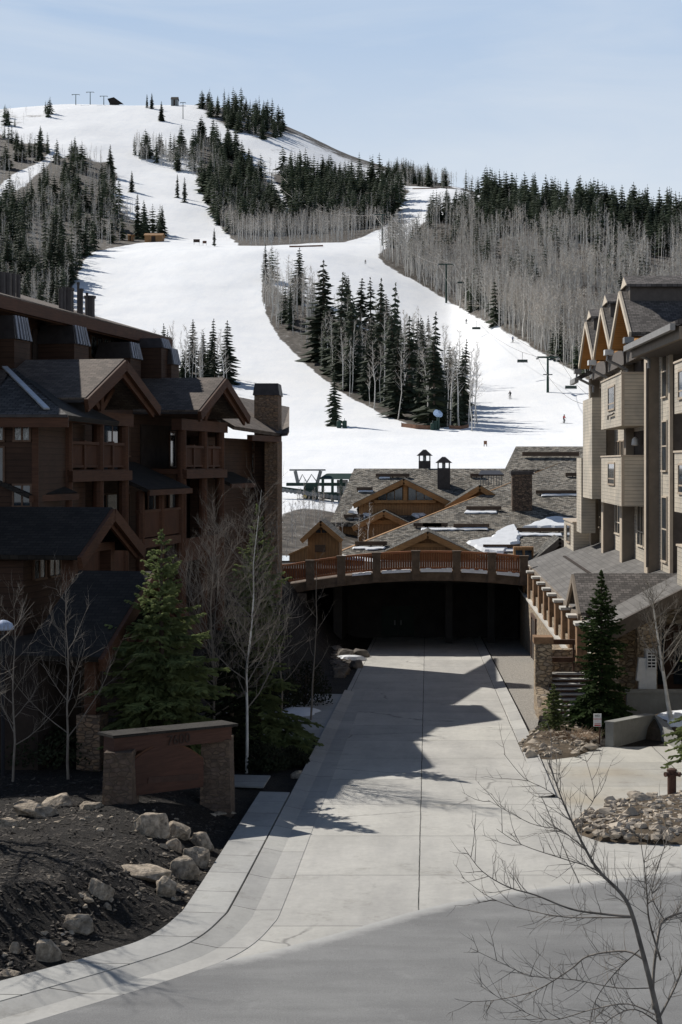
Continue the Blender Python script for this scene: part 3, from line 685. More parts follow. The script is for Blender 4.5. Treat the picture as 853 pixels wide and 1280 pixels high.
# ------------------------------------------------------------------ near ground, road, paving
def base(Y): return 0.2 - 0.0425 * Y
def ss(x, a, b):
    t = min(1, max(0, (x - a) / (b - a))); return t * t * (3 - 2 * t)
def edge(Y): return -4.78 if Y > 33 else -4.78 - (33 - Y) * .55
def gz(X, Y):
    b = base(Y)
    if X < edge(Y):
        d = edge(Y) - X
        n = noise.noise(Vector((X * .9, Y * .9, 1))) * .12 + noise.noise(Vector((X * 3, Y * 3, 2))) * .04
        m = .85 * ss(d, .1, 2.6) + n * ss(d, 0, .6)
        up = 1.9 * ss(d, 1.0, 6.5) + n * .4
        k = ss(Y, 47.2, 48.6); path = ss(Y, 48.2, 48.8) * (1 - ss(Y, 50.4, 51.2))
        h = m * (1 - k) + up * k
        h = h * (1 - path) + path * .05
        drv = ss(Y, 58.5, 60.5) * (1 - ss(Y, 76, 78)) * (1 - ss(d, 3.5, 7)); h = h * (1 - drv) + .05 * drv
        rise = ss(Y, 78, 92) * ss(d, .2, 5.0); h += rise * (3.4 + n * 3)
        return b + h - .03
    if X > 4.0:
        r = 0
        if X > 9 and Y < 62: r = 1.0 * ss(X, 9.4, 13)
        if Y < 41.5 and X > 4: r += 0
        return b - .03 + r
    return b - .06
def G(px, py, lift=0.0):
    # where a sight line meets the near ground
    d = Vector(((px - CX) / F, 1, (CY - py) / F)); lo = 12.0
    prev = lo
    Y = lo
    while Y < 135:
        if CAMZ + d.z * Y <= gz(d.x * Y, Y) + lift:
            a, b_ = prev, Y
            for _ in range(18):
                m = (a + b_) / 2
                if CAMZ + d.z * m <= gz(d.x * m, m) + lift: b_ = m
                else: a = m
            return Vector((d.x * b_, b_, CAMZ + d.z * b_))
        prev = Y; Y += .1
    return W(px, py, 100)
def GP0(px, py, dz=0.0):
    Y = 7.8 * F / ((py - CY) - 85.0); return Vector((xat(px, Y), Y, base(Y) + dz))

xs = np.concatenate([np.linspace(-120, -24, 10), np.arange(-23, -4, .28), np.arange(-4, 14.1, .9), np.linspace(16, 120, 12)])
ys = np.concatenate([np.linspace(-30, 18, 6), np.arange(19, 62, .28), np.arange(62, 119.5, .7)])
vs = []; fs = []
for Y in ys:
    for X in xs: vs.append((X, Y, gz(X, Y)))
n = len(xs)
for j in range(len(ys) - 1):
    for i in range(n - 1): fs.append((j * n + i, j * n + i + 1, (j + 1) * n + i + 1, (j + 1) * n + i))
me = bpy.data.meshes.new('ground'); me.from_pydata(vs, [], fs); me.materials.append(M['mulch'])
me.polygons.foreach_set('use_smooth', [True] * len(me.polygons))
o = bpy.data.objects.new('ground', me); col.objects.link(o); tag(o, 'dark mulch and soil of the planting beds', kind='structure')

def sheet(name, pts, mat, dz, label, thick=.03):
    b = MB(); b.slab([(x, y, base(y) + dz) for x, y in pts], thick); o = b.build(name, mat); return tag(o, label, kind='structure')
def curve_pts(pts, k=6):
    out = []
    for i in range(len(pts) - 1):
        p0 = Vector(pts[max(0, i - 1)]); p1 = Vector(pts[i]); p2 = Vector(pts[i + 1]); p3 = Vector(pts[min(len(pts) - 1, i + 2)])
        for j in range(k):
            t = j / k; out.append(tuple(.5 * ((2 * p1) + (p2 - p0) * t + (2 * p0 - 5 * p1 + 4 * p2 - p3) * t * t + (3 * p1 - p0 - 3 * p2 + p3) * t ** 3)))
    out.append(tuple(pts[-1])); return out
# concrete road running under the bridge, and its apron
sheet('road', [(-3.95, 119), (3.9, 119), (3.9, 47), (3.95, 43), (6, 40), (18, 44), (40, 66), (60, 62), (-3, 20), (-6, 24), (-3.95, 30)], M['concrete'], .0, 'pale concrete road with cracked joints running down under the bridge')
# driveway on the right
sheet('driveway', [(3.91, 47), (3.95, 43.2), (6, 40.2), (30, 50), (30, 63), (9, 62.5), (8.8, 58.2), (6.3, 58.0), (5.6, 57.4), (4.7, 57.2), (3.91, 58)], M['drive'], .004, 'stained concrete driveway branching off to the right')
sheet('gravel_strip', [(4.05, 118), (6.9, 118), (6.9, 70), (5.0, 70), (4.6, 66), (4.05, 60)], M['gravel'], .03, 'grey gravel strip beside the road kerb')
street_edge = curve_pts([(-60, -44), (-30, -5.0), (-8.6, 24.0), (-6.0, 27.4), (-4.6, 28.6), (-3.3, 29.4), (-1.8, 31.0), (.44, 33.6), (3.0, 35.3), (5.86, 36.8), (12, 40.4), (24, 50), (60, 84)], 5)
def offs(line, d):
    out = []
    for i, p in enumerate(line):
        a = Vector(line[max(0, i - 1)]).to_2d(); b = Vector(line[min(len(line) - 1, i + 1)]).to_2d(); t_ = (b - a).normalized(); nrm = Vector((t_.y, -t_.x)); q = Vector(p).to_2d() + nrm * d; out.append((q.x, q.y))
    return out
inner = offs(street_edge, .6); vs = [(x, y, base(y) + .008) for x, y in list(street_edge) + inner]; k = len(street_edge)
fs = [(i, k + i, k + i + 1, i + 1) for i in range(k - 1)]; far_ = [(60, 69.5), (-60, -32.5)]; vs += [(x, y, base(y) + .008) for x, y in far_]
fs.append(tuple(range(2 * k - 1, k - 1, -1)) + (2 * k + 1, 2 * k))
me = bpy.data.meshes.new('street'); me.from_pydata(vs, [], fs); at = me.attributes.new('dust', 'FLOAT', 'POINT'); at.data.foreach_set('value', [1.0] * k + [0.0] * (k + 2))
bm = bmesh.new(); bm.from_mesh(me); bmesh.ops.recalc_face_normals(bm, faces=bm.faces); bm.to_mesh(me); bm.free()
me.materials.append(M['asphalt']); o = bpy.data.objects.new('street', me); col.objects.link(o); tag(o, 'smooth grey asphalt street crossing in front', kind='structure')
# pavement and kerb on the left, following the curve
kl = curve_pts([(-3.95, 78), (-3.95, 60), (-3.95, 45), (-3.95, 34), (-4.02, 31.8), (-4.35, 30.0), (-5.1, 28.6), (-6.9, 26.2), (-12, 19.6), (-30, -4.0)], 6)
def offs(line, d):
    out = []
    for i, p in enumerate(line):
        a = Vector(line[max(0, i - 1)]).to_2d(); b = Vector(line[min(len(line) - 1, i + 1)]).to_2d(); t_ = (b - a).normalized(); nrm = Vector((t_.y, -t_.x)); q = Vector(p).to_2d() + nrm * d; out.append((q.x, q.y))
    return out
def ribbon(name, line, d0, z0, d1, z1, mat, label, drop=.25):
    a = offs(line, d0); c = offs(line, d1); b = MB()
    for i in range(len(line) - 1):
        p = [(a[i], z0), (a[i + 1], z0), (c[i + 1], z1), (c[i], z1)]; tp = [Vector((q[0], q[1], base(q[1]) + z)) for q, z in p]
        b.face(tp)
        b.face([tp[1], tp[0], tp[0] - Vector((0, 0, drop)), tp[1] - Vector((0, 0, drop))]); b.face([tp[3], tp[2], tp[2] - Vector((0, 0, drop)), tp[3] - Vector((0, 0, drop))])
    o = b.build(name, mat, fix=False); return tag(o, label, kind='structure')
sgn = 1
ribbon('pavement', [p for p in kl if p[1] < 49.5], .10, .115, .98, .14, M['walk'], 'pale concrete pavement curving round the mulch bed')
ribbon('kerb', kl, -.42, .012, .055, .112, M['kerb'], 'rolled concrete kerb along the left road edge')
ribbon('gutter', kl, -.95, .010, -.42, .011, M['kerb'], 'concrete gutter strip beside the left kerb', .02)
krr = [(3.42, 118), (3.42, 70), (3.38, 58), (3.25, 47)]
ribbon('kerb_right', krr, -.03, .012, -.52, .09, M['kerb'], 'pale rolled kerb along the right road edge')
sheet('footpath', [(-4.95, 48.4), (-4.95, 50.6), (-9, 51.2), (-16, 51.4), (-16, 50), (-9, 49.2)], M['walk'], .10, 'short concrete path turning off behind the sign', .05)
sheet('side_drive', [(-3.98, 60), (-3.98, 76.5), (-8.5, 77), (-14, 76), (-14, 62), (-8.5, 60.5)], M['walk'], .05, 'concrete entry apron in front of the brown lodge', .05)

# ------------------------------------------------------------------ bridge
def zc(X): return 2.24 - .62 * ((X - .4) / 8.0) ** 2 if X > -9 else 2.24 - .62 * (9.4 / 8.0) ** 2 - (-9 - X) * .10
br = thing('footbridge', 'arched wooden railed footbridge with stone fascia spanning the concrete road', 'bridge', (0, 106, .5))
X0, X1 = -15.5, 6.75
nX = 26; xb = [X0 + (X1 - X0) * i / nX for i in range(nX + 1)]
deck, fas, led = MB(), MB(), MB()
for a, b_ in zip(xb, xb[1:]):
    za, zb = zc(a), zc(b_)
    deck.hexa([(a, 106, za - 1.75), (b_, 106, zb - 1.75), (b_, 111, zb - 1.75), (a, 111, za - 1.75), (a, 106, za - 1.3), (b_, 106, zb - 1.3), (b_, 111, zb - 1.3), (a, 111, za - 1.3)])
    fas.hexa([(a, 105.7, za - 1.95), (b_, 105.7, zb - 1.95), (b_, 105.99, zb - 1.95), (a, 105.99, za - 1.95), (a, 105.7, za - 1.32), (b_, 105.7, zb - 1.32), (b_, 105.99, zb - 1.32), (a, 105.99, za - 1.32)])
deck.build('deck', M['deckstone'], br); fas.build('fascia', M['deckstone'], br)
px_posts = [300, 344, 388, 427, 471, 520, 571, 615, 655]
xp = [xat(p, 105.8) for p in px_posts]
for x in xp:
    b = MB(); b.box(x - .26, x + .26, 105.48, 105.95, zc(x) - 1.9, zc(x) - .06); b.box(x - .31, x + .31, 105.43, 105.97, zc(x) - .06, zc(x) + .06); b.build('post', M['deckstone'], br)
for a, b_ in zip(xp, xp[1:]):
    a += .27; b_ -= .27; k = 5; rail, pan = MB(), MB()
    low = MB()
    for i in range(k):
        u, v = a + (b_ - a) * i / k, a + (b_ - a) * (i + 1) / k
        for (m_, h0, h1, y0, y1) in ((rail, -.10, .03, 105.55, 105.85), (low, -1.16, -1.03, 105.6, 105.8)):
            m_.hexa([(u, y0, zc(u) + h0), (v, y0, zc(v) + h0), (v, y1, zc(v) + h0), (u, y1, zc(u) + h0), (u, y0, zc(u) + h1), (v, y0, zc(v) + h1), (v, y1, zc(v) + h1), (u, y1, zc(u) + h1)])
    npk = int((b_ - a) / .15)
    for i in range(npk):
        u = a + (b_ - a) * (i + .5) / npk; pan.box(u - .062, u + .062, 105.66, 105.74, zc(u) - 1.05, zc(u) - .10)
    low.build('bottom_rail', M['railtop'], br); r_ = rail.build('top_rail', M['railtop'], br); pan.build('picket_panel', M['railwood'], br)
for k_, (a, b_, h) in enumerate([(xp[4] - 1.6, xp[4] - .35, .12), (xp[4] + .35, xp[5] - .35, .16), (xp[5] + .32, xp[6] - .32, .2), (xp[6] + .32, xp[7] - .32, .2), (xp[7] + .32, xp[8] - .32, .2)]):
    s_ = MB(); q = 6
    for i in range(q):
        u, v = a + (b_ - a) * i / q, a + (b_ - a) * (i + 1) / q; hu = h * (.7 + .5 * random.random())
        s_.hexa([(u, 105.45, zc(u) - 1.36), (v, 105.45, zc(v) - 1.36), (v, 105.98, zc(v) - 1.31), (u, 105.98, zc(u) - 1.31), (u, 105.5, zc(u) - 1.32 + hu), (v, 105.5, zc(v) - 1.32 + hu), (v, 105.98, zc(v) - 1.30 + hu), (u, 105.98, zc(u) - 1.30 + hu)])
    tag(s_.build('snow_strip', M['snow']), ['short thin snow strip on the bridge ledge, leftmost', 'snow strip on the bridge ledge, second from the left', 'snow strip on the middle of the bridge ledge', 'snow strip on the bridge ledge, second from the right', 'snow strip on the bridge ledge next to the stone terrace'][k_], 'snow', 'snow strips on the bridge ledge')
# underpass beyond
ga = thing('underpass_garage', 'dark garage underpass beneath the footbridge with double doors', 'garage', (0, 118, -4.7))
zg = base(118)
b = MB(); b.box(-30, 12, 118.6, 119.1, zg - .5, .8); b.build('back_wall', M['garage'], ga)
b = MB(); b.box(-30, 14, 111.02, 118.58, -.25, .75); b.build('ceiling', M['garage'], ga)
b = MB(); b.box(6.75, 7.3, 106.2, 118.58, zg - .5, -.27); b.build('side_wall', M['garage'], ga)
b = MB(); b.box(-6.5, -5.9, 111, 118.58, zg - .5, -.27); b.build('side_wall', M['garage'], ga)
for (xa, xb_) in ((xat(477, 118), xat(497, 118)), (xat(498, 118), xat(518, 118))):
    b = MB(); b.box(xa, xb_, 118.48, 118.58, zg + .05, zg + 2.3); d_ = b.build('door', M['doorgreen'], ga)
    hx = xb_ - .2 if xa < -2.3 else xa + .2
    b = MB(); b.box(hx - .05, hx + .05, 118.38, 118.47, zg + .9, zg + 1.25); b.build('handle', M['steel'], d_)
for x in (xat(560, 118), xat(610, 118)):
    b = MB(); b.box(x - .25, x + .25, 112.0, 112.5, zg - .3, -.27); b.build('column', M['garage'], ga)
# abutment on the left
M['stainchim0'] = m_stone('dark abutment stone', [(.085, .07, .06), (.12, .095, .075), (.06, .052, .045)], 1.6, (.05, .045, .04), .8, (1, 1.6, 1))
ab = thing('abutment_wall', 'dark stone abutment wall left of the underpass', 'wall', (-11, 104, -3))
b = MB(); b.box(-22, -7.9, 104.6, 105.2, base(104) - .5, zc(-9) - 1.9); b.build('wall', M['stainchim0'], ab)

# ------------------------------------------------------------------ day lodge behind the bridge
lo = thing('day_lodge', 'sprawling timber lodge with weathered shake roofs and stone chimneys behind the bridge', 'lodge', (5, 130, 1))
A1, B1 = zat(690, 122), .283
def r1(x, Y, up=0): return Vector((x, Y, A1 + B1 * (Y - 122) + up))
def on1(px, py, up=0):
    k = (CY - py) / F; Y = (A1 - B1 * 122 - CAMZ + up) / (k - B1); return r1(xat(px, Y), Y, up)
b = MB(); b.slab([r1(-7.3, 121.2), r1(32, 121.2), r1(32, 146), r1(12.1, 146)], .35); b.build('roof', M['shake'], lo)
b = MB(); b.slab([r1(-7.32, 121.15, .03), (-7.6, 122.0, A1 - .25), (11.9, 146.6, A1 + B1 * 24 - .4), r1(12.12, 146.05, .03)], .25); b.build('rake_board', M['honey'], lo)
b = MB(); b.box(-6.2, 32, 122.2, 145.5, -2.5, A1 - .1); b.hexa([(-6.0, 122.2, A1 - .1), (32, 122.2, A1 - .1), (32, 145.5, A1 - .1), (12.4, 145.5, A1 - .1), (-5.8, 122.5, A1 - .05), (32, 122.5, A1 - .05), (32, 145.4, A1 + B1 * 23 - .5), (12.5, 145.4, A1 + B1 * 23 - .5)]); b.build('wall', M['honeyboard'], lo)
A2, B2 = zat(650, 138), .367
def r2(x, Y, up=0): return Vector((x, Y, A2 + B2 * (Y - 138) + up))
def on2(px, py, up=0):
    k = (CY - py) / F; Y = (A2 - B2 * 138 - CAMZ + up) / (k - B2); return r2(xat(px, Y), Y, up)
rid = [r2(xat(443, 150), 150), r2(xat(640, 150), 150)]
b = MB(); b.slab([r2(xat(413, 137.5), 137.5), r2(xat(640, 137.5), 137.5), rid[1], rid[0]], .4); b.slab([rid[0], rid[1], (rid[1].x, 160, rid[1].z - 3), (rid[0].x, 160, rid[0].z - 3)], .35); b.build('roof', M['shake'], lo)
b = MB(); b.slab([rid[0] + Vector((-.25, .1, -.42)), rid[0] + Vector((2.6, .1, -.42)), rid[0] + Vector((2.2, .2, -1.5)), rid[0] + Vector((.3, .2, -1.5))], .3); b.build('eave_bracket', M['honey'], lo)
b = MB(); b.box(-7.6, 7.5, 138.6, 158, -1, A2 - .2); b.hexa([(-7.4, 138.6, A2 - .2), (7.4, 138.6, A2 - .2), (7.4, 158, A2 - .2), (-5.6, 158, A2 - .2), (-7.2, 139, A2 - .1), (7.4, 139, A2 - .1), (7.4, 150, A2 + 3.6), (-5.4, 150, A2 + 3.6)]); b.build('wall', M['honeyboard'], lo)
z3r, z3e = zat(558, 160), zat(587, 153)
b = MB(); b.slab([(xat(631, 153), 153, z3e), (26, 153, z3e), (26, 160, z3r), (xat(645, 160), 160, z3r)], .3); b.build('roof', M['shake'], lo)
b = MB(); b.box(xat(631, 153), 26, 153.05, 153.3, z3e - .75, z3e - .32); b.build('fascia', M['honey'], lo)
b = MB(); b.box(xat(640, 154), 26, 154, 164, -1, z3e - .4); b.build('wall', M['honeyboard'], lo)
def gable(par, cx, Yf, apex, foot, hw, Yb, roofm, boardm, wallm, inset=.7, wz=None, ov=.0, th=.22):
    # a cross gable facing the road: roof slopes, barge boards, gable wall
    L_, R_, P_ = Vector((cx - hw, Yf, foot)), Vector((cx + hw, Yf, foot)), Vector((cx, Yf, apex)); bk = Vector((0, Yb - Yf, 0))
    for q in (L_, R_):
        b = MB(); b.slab([q, P_, P_ + bk, q + bk], th); r_ = b.build('gable_roof', roofm, par)
    for q in (L_, R_):
        b = MB(); b.beam(q + Vector((0, -.06, -.28)), P_ + Vector((0, -.06, -.28)), .14, .42); b.build('barge_board', boardm, par)
    b = MB(); y = Yf + inset; b.slab([(cx - hw + .5, y, foot - .1), (cx + hw - .5, y, foot - .1), (cx, y, apex - .42)], .12)
    if wz is not None: b.box(cx - hw + .45, cx + hw - .45, y, y + .3, wz, foot - .1)
    b.build('gable_wall', wallm, par)
g1x, g1y = xat(535, 120.4), 120.4
gable(lo, g1x, 120.4, zat(664, 120.4), zat(693, 120.4), xat(597, 120.4) - g1x, 128.5, M['shakedark'], M['honey'], M['honeyboard'], .6, -.5)
b = MB(); b.box(g1x - 1.4, g1x + 1.4, 120.85, 120.97, zat(684, 121), zat(679, 121)); b.build('tie_beam', M['honey'], lo)
# big dormer with a row of windows
gx, gy = xat(505, 138.2), 138.2; hw = xat(568, gy) - gx
gable(lo, gx, gy, zat(598, gy), zat(629, gy), hw, 147.5, M['shakedark'], M['honey'], M['honeyboard'], .8, A2 - .3)
for p0, p1, t0, t1, bt in [(473, 483, 620, 617, 625), (484, 493, 617, 614, 625), (494, 503, 613, 609, 625), (511, 520, 609, 613, 625), (521, 530, 614, 617, 625), (531, 541, 617, 621, 625)]:
    y = gy + .62; b = MB(); P4 = [W(p0, bt, y), W(p1, bt, y), W(p1, t1, y), W(p0, t0, y)]
    c = sum(P4, Vector()) / 4; b.slab([c + (q - c) * 1.12 + Vector((0, 0, 0)) for q in P4], .06); w_ = b.build('window', M['honey'], lo)
    b = MB(); b.slab([q + Vector((0, -.08, 0)) for q in P4], .03); b.build('pane', M['glass'], w_)
b = MB(); b.beam(W(468, 627, gy + .5), W(545, 627, gy + .5), .3, .25); b.build('sill_beam', M['honey'], lo)
b = MB(); b.beam(W(507, 602, gy + .5), W(507, 628, gy + .5), .35, .35, Vector((0, 1, 0))); b.build('king_post', M['honey'], lo)
# lower cross gable and the half hidden one on the right
gable(lo, xat(480, 134), 134, zat(638, 134), zat(657, 134), 2.6, 141, M['shakedark'], M['honey'], M['honeyboard'], .7, -1)
b = MB(); b.box(xat(463, 134.6), xat(497, 134.6), 134.55, 134.68, zat(655, 134.6), zat(650, 134.6)); b.build('tie_beam', M['honey'], lo)
gable(lo, xat(600, 136.5), 136.5, zat(606, 136.5), zat(632, 136.5), 2.9, 146, M['shakedark'], M['honey'], M['honeyboard'], .7, 2)
gable(lo, xat(700, 118.6), 118.6, zat(672, 118.6), zat(706, 118.6), 2.4, 124, M['shakedark'], M['rdark'], M['recess'], .5, -1.5)
b = MB(); wx = xat(655, 120); b.box(wx - .75, wx + .75, 120.2, 121.1, zat(705, 120), zat(684, 120)); w_ = b.build('window', M['honeyboard'], lo)
for q in (-.35, .35):
    b = MB(); b.box(wx + q - .25, wx + q + .25, 120.14, 120.19, zat(701, 120), zat(688, 120)); b.build('pane', M['glass'], w_)
# chimneys and cupolas
def chimney(par, px, ptop, pbot, Y, wpx, mat, capm, name='chimney'):
    w = wpx / F * Y / 2; x = xat(px, Y); b = MB(); b.box(x - w, x + w, Y, Y + 2 * w, zat(pbot, Y) - .8, zat(ptop, Y)); c = b.build(name, mat, par)
    b = MB(); b.box(x - w - .12, x + w + .12, Y - .12, Y + 2 * w + .12, zat(ptop, Y) - .15, zat(ptop, Y) + .14); b.build('cap', capm, c); return c
M['stainchim'] = m_stone('stained lodge stone', [(.12, .085, .065), (.20, .14, .10), (.07, .05, .042), (.17, .12, .09)], 3.4, (.06, .05, .04), .8, (1, 1.8, 1))
chimney(lo, 653, 591, 637, 132, 25, M['stainchim'], M['darkmetal'])
def cupola(px, pt, pm, pb, Y, wpx, stack=True):
    w = wpx / F * Y / 2; x = xat(px, Y); b = MB(); z0, z1, z2 = zat(pb, Y), zat(pm, Y), zat(pt, Y); hh = (z2 - z1)
    b.box(x - w, x + w, Y, Y + 2 * w, z0 - .6, z1); c = b.build('cupola', M['darkmetal'], lo)
    p_ = MB()
    for dx in (-w + .07, w - .07, 0):
        for dy in (.07, 2 * w - .07): p_.box(x + dx - .06, x + dx + .06, Y + dy - .06, Y + dy + .06, z1, z1 + hh * .5)
    p_.build('cage', M['steel'], c)
    r_ = MB(); ov = .2
    q0 = [Vector((x - w - ov, Y - ov, z1 + hh * .45)), Vector((x - w - ov, Y + 2 * w + ov, z1 + hh * .45)), Vector((x + w + ov, Y + 2 * w + ov, z1 + hh * .45)), Vector((x + w + ov, Y - ov, z1 + hh * .45))]
    t0 = [Vector((x - w * .25, Y + w * .75, z2)), Vector((x - w * .25, Y + w * 1.25, z2)), Vector((x + w * .25, Y + w * 1.25, z2)), Vector((x + w * .25, Y + w * .75, z2))]
    r_.hexa(q0 + t0); r_.build('cap', M['darkmetal'], c)
    s_ = MB(); s_.tube([(x, Y + w, z1), (x, Y + w, z1 + hh * .45)], .16, 8); s_.build('flue', M['steel'], c)
cupola(531, 562, 576, 584, 151, 15); cupola(555, 571, 585, 605, 145, 16)
b = MB(); sx0, sx1 = xat(598, 144), xat(630, 144); b.slab([(sx0, 143.5, zat(593, 144)), (sx1, 143.5, zat(593, 144)), (sx1 - .3, 145.5, zat(588, 145)), (sx0 + .3, 145.5, zat(588, 145))], .12); sk = b.build('skylight_canopy', M['darkmetal'], lo)
b = MB()
for i in range(9):
    x = sx0 + .2 + (sx1 - sx0 - .4) * i / 8; b.box(x - .03, x + .03, 143.6, 143.68, zat(607, 144), zat(593.5, 144))
b.build('slats', M['steel'], sk)
# snow guards (logs) on the roofs
def guard(fn, p0, p1, py, par=lo):
    a, c = fn(p0, py, .22), fn(p1, py, .22); b = MB(); b.beam(a, c, .22, .3)
    for t_ in (.1, .5, .9):
        q = a.lerp(c, t_); b.box(q.x - .06, q.x + .06, q.y - .08, q.y + .08, q.z - .4, q.z)
    b.build('snow_guard', M['guard'], par)
for p0, p1, py in [(583, 627, 635), (529, 560, 656), (567, 612, 657), (604, 650, 683), (646, 705, 662), (670, 724, 615), (707, 725, 593), (444, 484, 679), (517, 552, 656)]: guard(on1, p0, p1, py)
for p0, p1, py in [(470, 512, 594), (446, 466, 611), (588, 604, 594), (430, 455, 645)]: guard(on2, p0, p1, py)
Y3 = 156.5; b = MB(); b.beam((xat(653, Y3), Y3, zat(567.5, Y3)), (xat(724, Y3), Y3, zat(567.5, Y3)), .3, .4); b.build('snow_guard', M['guard'], lo)
def snowpatch(fn, pts, label, th=.16, group='snow patches on the lodge roofs'):
    thin = max(p[1] for p in pts) - min(p[1] for p in pts) < 5
    if thin: th = .07
    P = [fn(px, py, .05) for px, py in pts]; nrm = (P[1] - P[0]).cross(P[2] - P[0]).normalized()
    if nrm.z < 0: nrm = -nrm
    # ragged outline
    Q = []
    for a, c in zip(P, P[1:] + P[:1]):
        k = max(1, int((c - a).length / .35))
        for i in range(k):
            q = a.lerp(c, i / k); Q.append(q + Vector((noise.noise(q * 2.1) * .22, noise.noise(q * 1.7 + Vector((7, 0, 0))) * .30, noise.noise(q * 1.7 + Vector((7, 0, 0))) * .30 * B1)))
    b = MB(); c0 = sum(Q, Vector()) / len(Q); i0 = len(b.v); k = len(Q)
    in1 = [q + (c0 - q).normalized() * min(.25 if not thin else .08, (c0 - q).length * .3) + nrm * th for q in Q]
    for i in range(k):
        j = (i + 1) % k; b.face([Q[i], Q[j], in1[j], in1[i]]); b.face([in1[i], in1[j], c0 + nrm * th * 1.02])
    tag(b.build('roof_snow', M['snow']), label, 'snow', group)
snowpatch(on1, [(583, 678), (612, 673), (630, 660), (643, 656), (652, 668), (649, 679), (641, 682), (628, 692), (605, 690), (592, 684)], 'largest ragged snow patch low on the near shake roof')
snowpatch(on1, [(652, 660), (672, 652), (690, 646), (726, 650), (726, 661)], 'bright snow wedge on the near shake roof beside the grey stucco building')
snowpatch(on1, [(582, 639), (620, 639), (621, 641.5), (582, 641.5)], 'thin snow line under the highest log of the near roof left of the chimney')
snowpatch(on1, [(527, 660), (612, 660), (612, 663), (527, 663)], 'long thin snow line under two logs halfway up the near roof')
snowpatch(on1, [(646, 666.5), (704, 666.5), (704, 670), (646, 670)], 'snow line under the log right of the chimney')
snowpatch(on1, [(441, 684), (481, 684), (481, 687), (441, 687)], 'thin snow line near the lower left corner of the near roof')
snowpatch(on1, [(606, 687), (648, 686), (645, 690), (606, 690)], 'snow line under the lowest log of the near roof')
snowpatch(on1, [(677, 618), (724, 617), (724, 619.5), (677, 620)], 'speckled snow line right of the stone chimney')
snowpatch(on2, [(436, 641), (441, 634), (449, 633), (447, 642)], 'small square snow patch on the far shake roof')
snowpatch(on2, [(451, 645), (455, 640), (468, 638), (475, 638), (462, 645)], 'slanting snow patch left of the small lodge gable')
snowpatch(on2, [(430, 646), (456, 645.5), (456, 648), (430, 648)], 'thin snow line along the lower left edge of the far shake roof')
snowpatch(on2, [(500, 635), (512, 637), (542, 637), (542, 641), (530, 644), (522, 648), (513, 643)], 'snow patch in the roof valley below the lodge window dormer')
snowpatch(on2, [(474, 596), (487, 596), (487, 598), (474, 598)], 'tiny snow dash high on the far shake roof')
snowpatch(on2, [(448, 613), (466, 613), (466, 615), (448, 615)], 'thin snow dash at the left edge of the far shake roof')
# wooden hut and orange fence
hu = thing('wooden_hut', 'small honey coloured wooden hut with shake gable roof left of the lodge', 'hut', (xat(402, 117), 117, zat(700, 117)))
hx0, hx1 = xat(385, 117), xat(424, 117); hz = zat(672, 117); ap = zat(650, 117); hc = xat(402, 117)
b = MB(); b.box(hx0, hx1, 117, 121, zat(705, 117), hz); b.build('wall', M['honeyboard'], hu)
for sx_ in (-1, 1):
    b = MB(); e_ = Vector((xat(377, 116.5) if sx_ < 0 else xat(428, 116.5), 116.3, zat(673, 116.5))); p_ = Vector((hc, 116.3, ap)); k = Vector((0, 5.2, 0)); b.slab([e_, p_, p_ + k, e_ + k], .18); b.build('roof', M['shakedark'], hu)
    b = MB(); b.beam(e_ + Vector((0, -.05, -.22)), p_ + Vector((0, -.05, -.22)), .12, .34); b.build('barge_board', M['honey'], hu)
b = MB(); b.slab([(hx0, 117.02, hz - .05), (hx1, 117.02, hz - .05), (hc, 117.02, ap - .4)], .1); b.build('gable_wall', M['honeyboard'], hu)
b = MB(); b.box(hc - .5, hc + .5, 116.9, 116.99, zat(667, 117), zat(661, 117)); w_ = b.build('window', M['honey'], hu)
b = MB(); b.box(hc - .4, hc - .05, 116.85, 116.89, zat(666, 117), zat(662, 117)); b.box(hc + .05, hc + .4, 116.85, 116.89, zat(666, 117), zat(662, 117)); b.build('pane', M['glass'], w_)
b = MB(); b.box(xat(394, 117), xat(407, 117), 116.9, 116.99, zat(690, 117), zat(681, 117)); b.build('shutter', M['guard'], hu)
fe = thing('wooden_fence', 'honey boarded fence sloping down left of the wooden hut', 'fence', (xat(375, 116), 116, zat(700, 116)))
b = MB(); b.slab([W(362, 694, 116), W(385, 683, 116), W(385, 702, 116), W(362, 702, 116)], .1); b.build('boards', M['honeyboard'], fe)
b = MB(); b.beam(W(361, 693.5, 115.9), W(386, 682.5, 115.9), .2, .12); b.build('top_rail', M['honey'], fe)
# building masses keep the hill snow bank behind the hut
# ------------------------------------------------------------------ stucco and siding building on the right
XW = 11.3
def RL(u, v, z): return Vector((XW - v, u, z))          # u along the road, v out from the wall towards it
rb = thing('apartment_building', 'tall cream sided apartment building with three steep gables and boxed balconies right of the road', 'building', (XW + 4, 85, base(85)))
zw0 = zat(677, 105.6)                                     # foot of the wall on the lower roof (about 2.9)
ZE = 14.3
b = MB(); b.box(74.3, 105.6, -14, 0, -6, ZE, RL); b.build('wall', M['rsiding'], rb)
b = MB(); b.box(52, 74.25, -14, -1.6, -6, 14.6, RL); b.build('wall', M['rsiding'], rb)
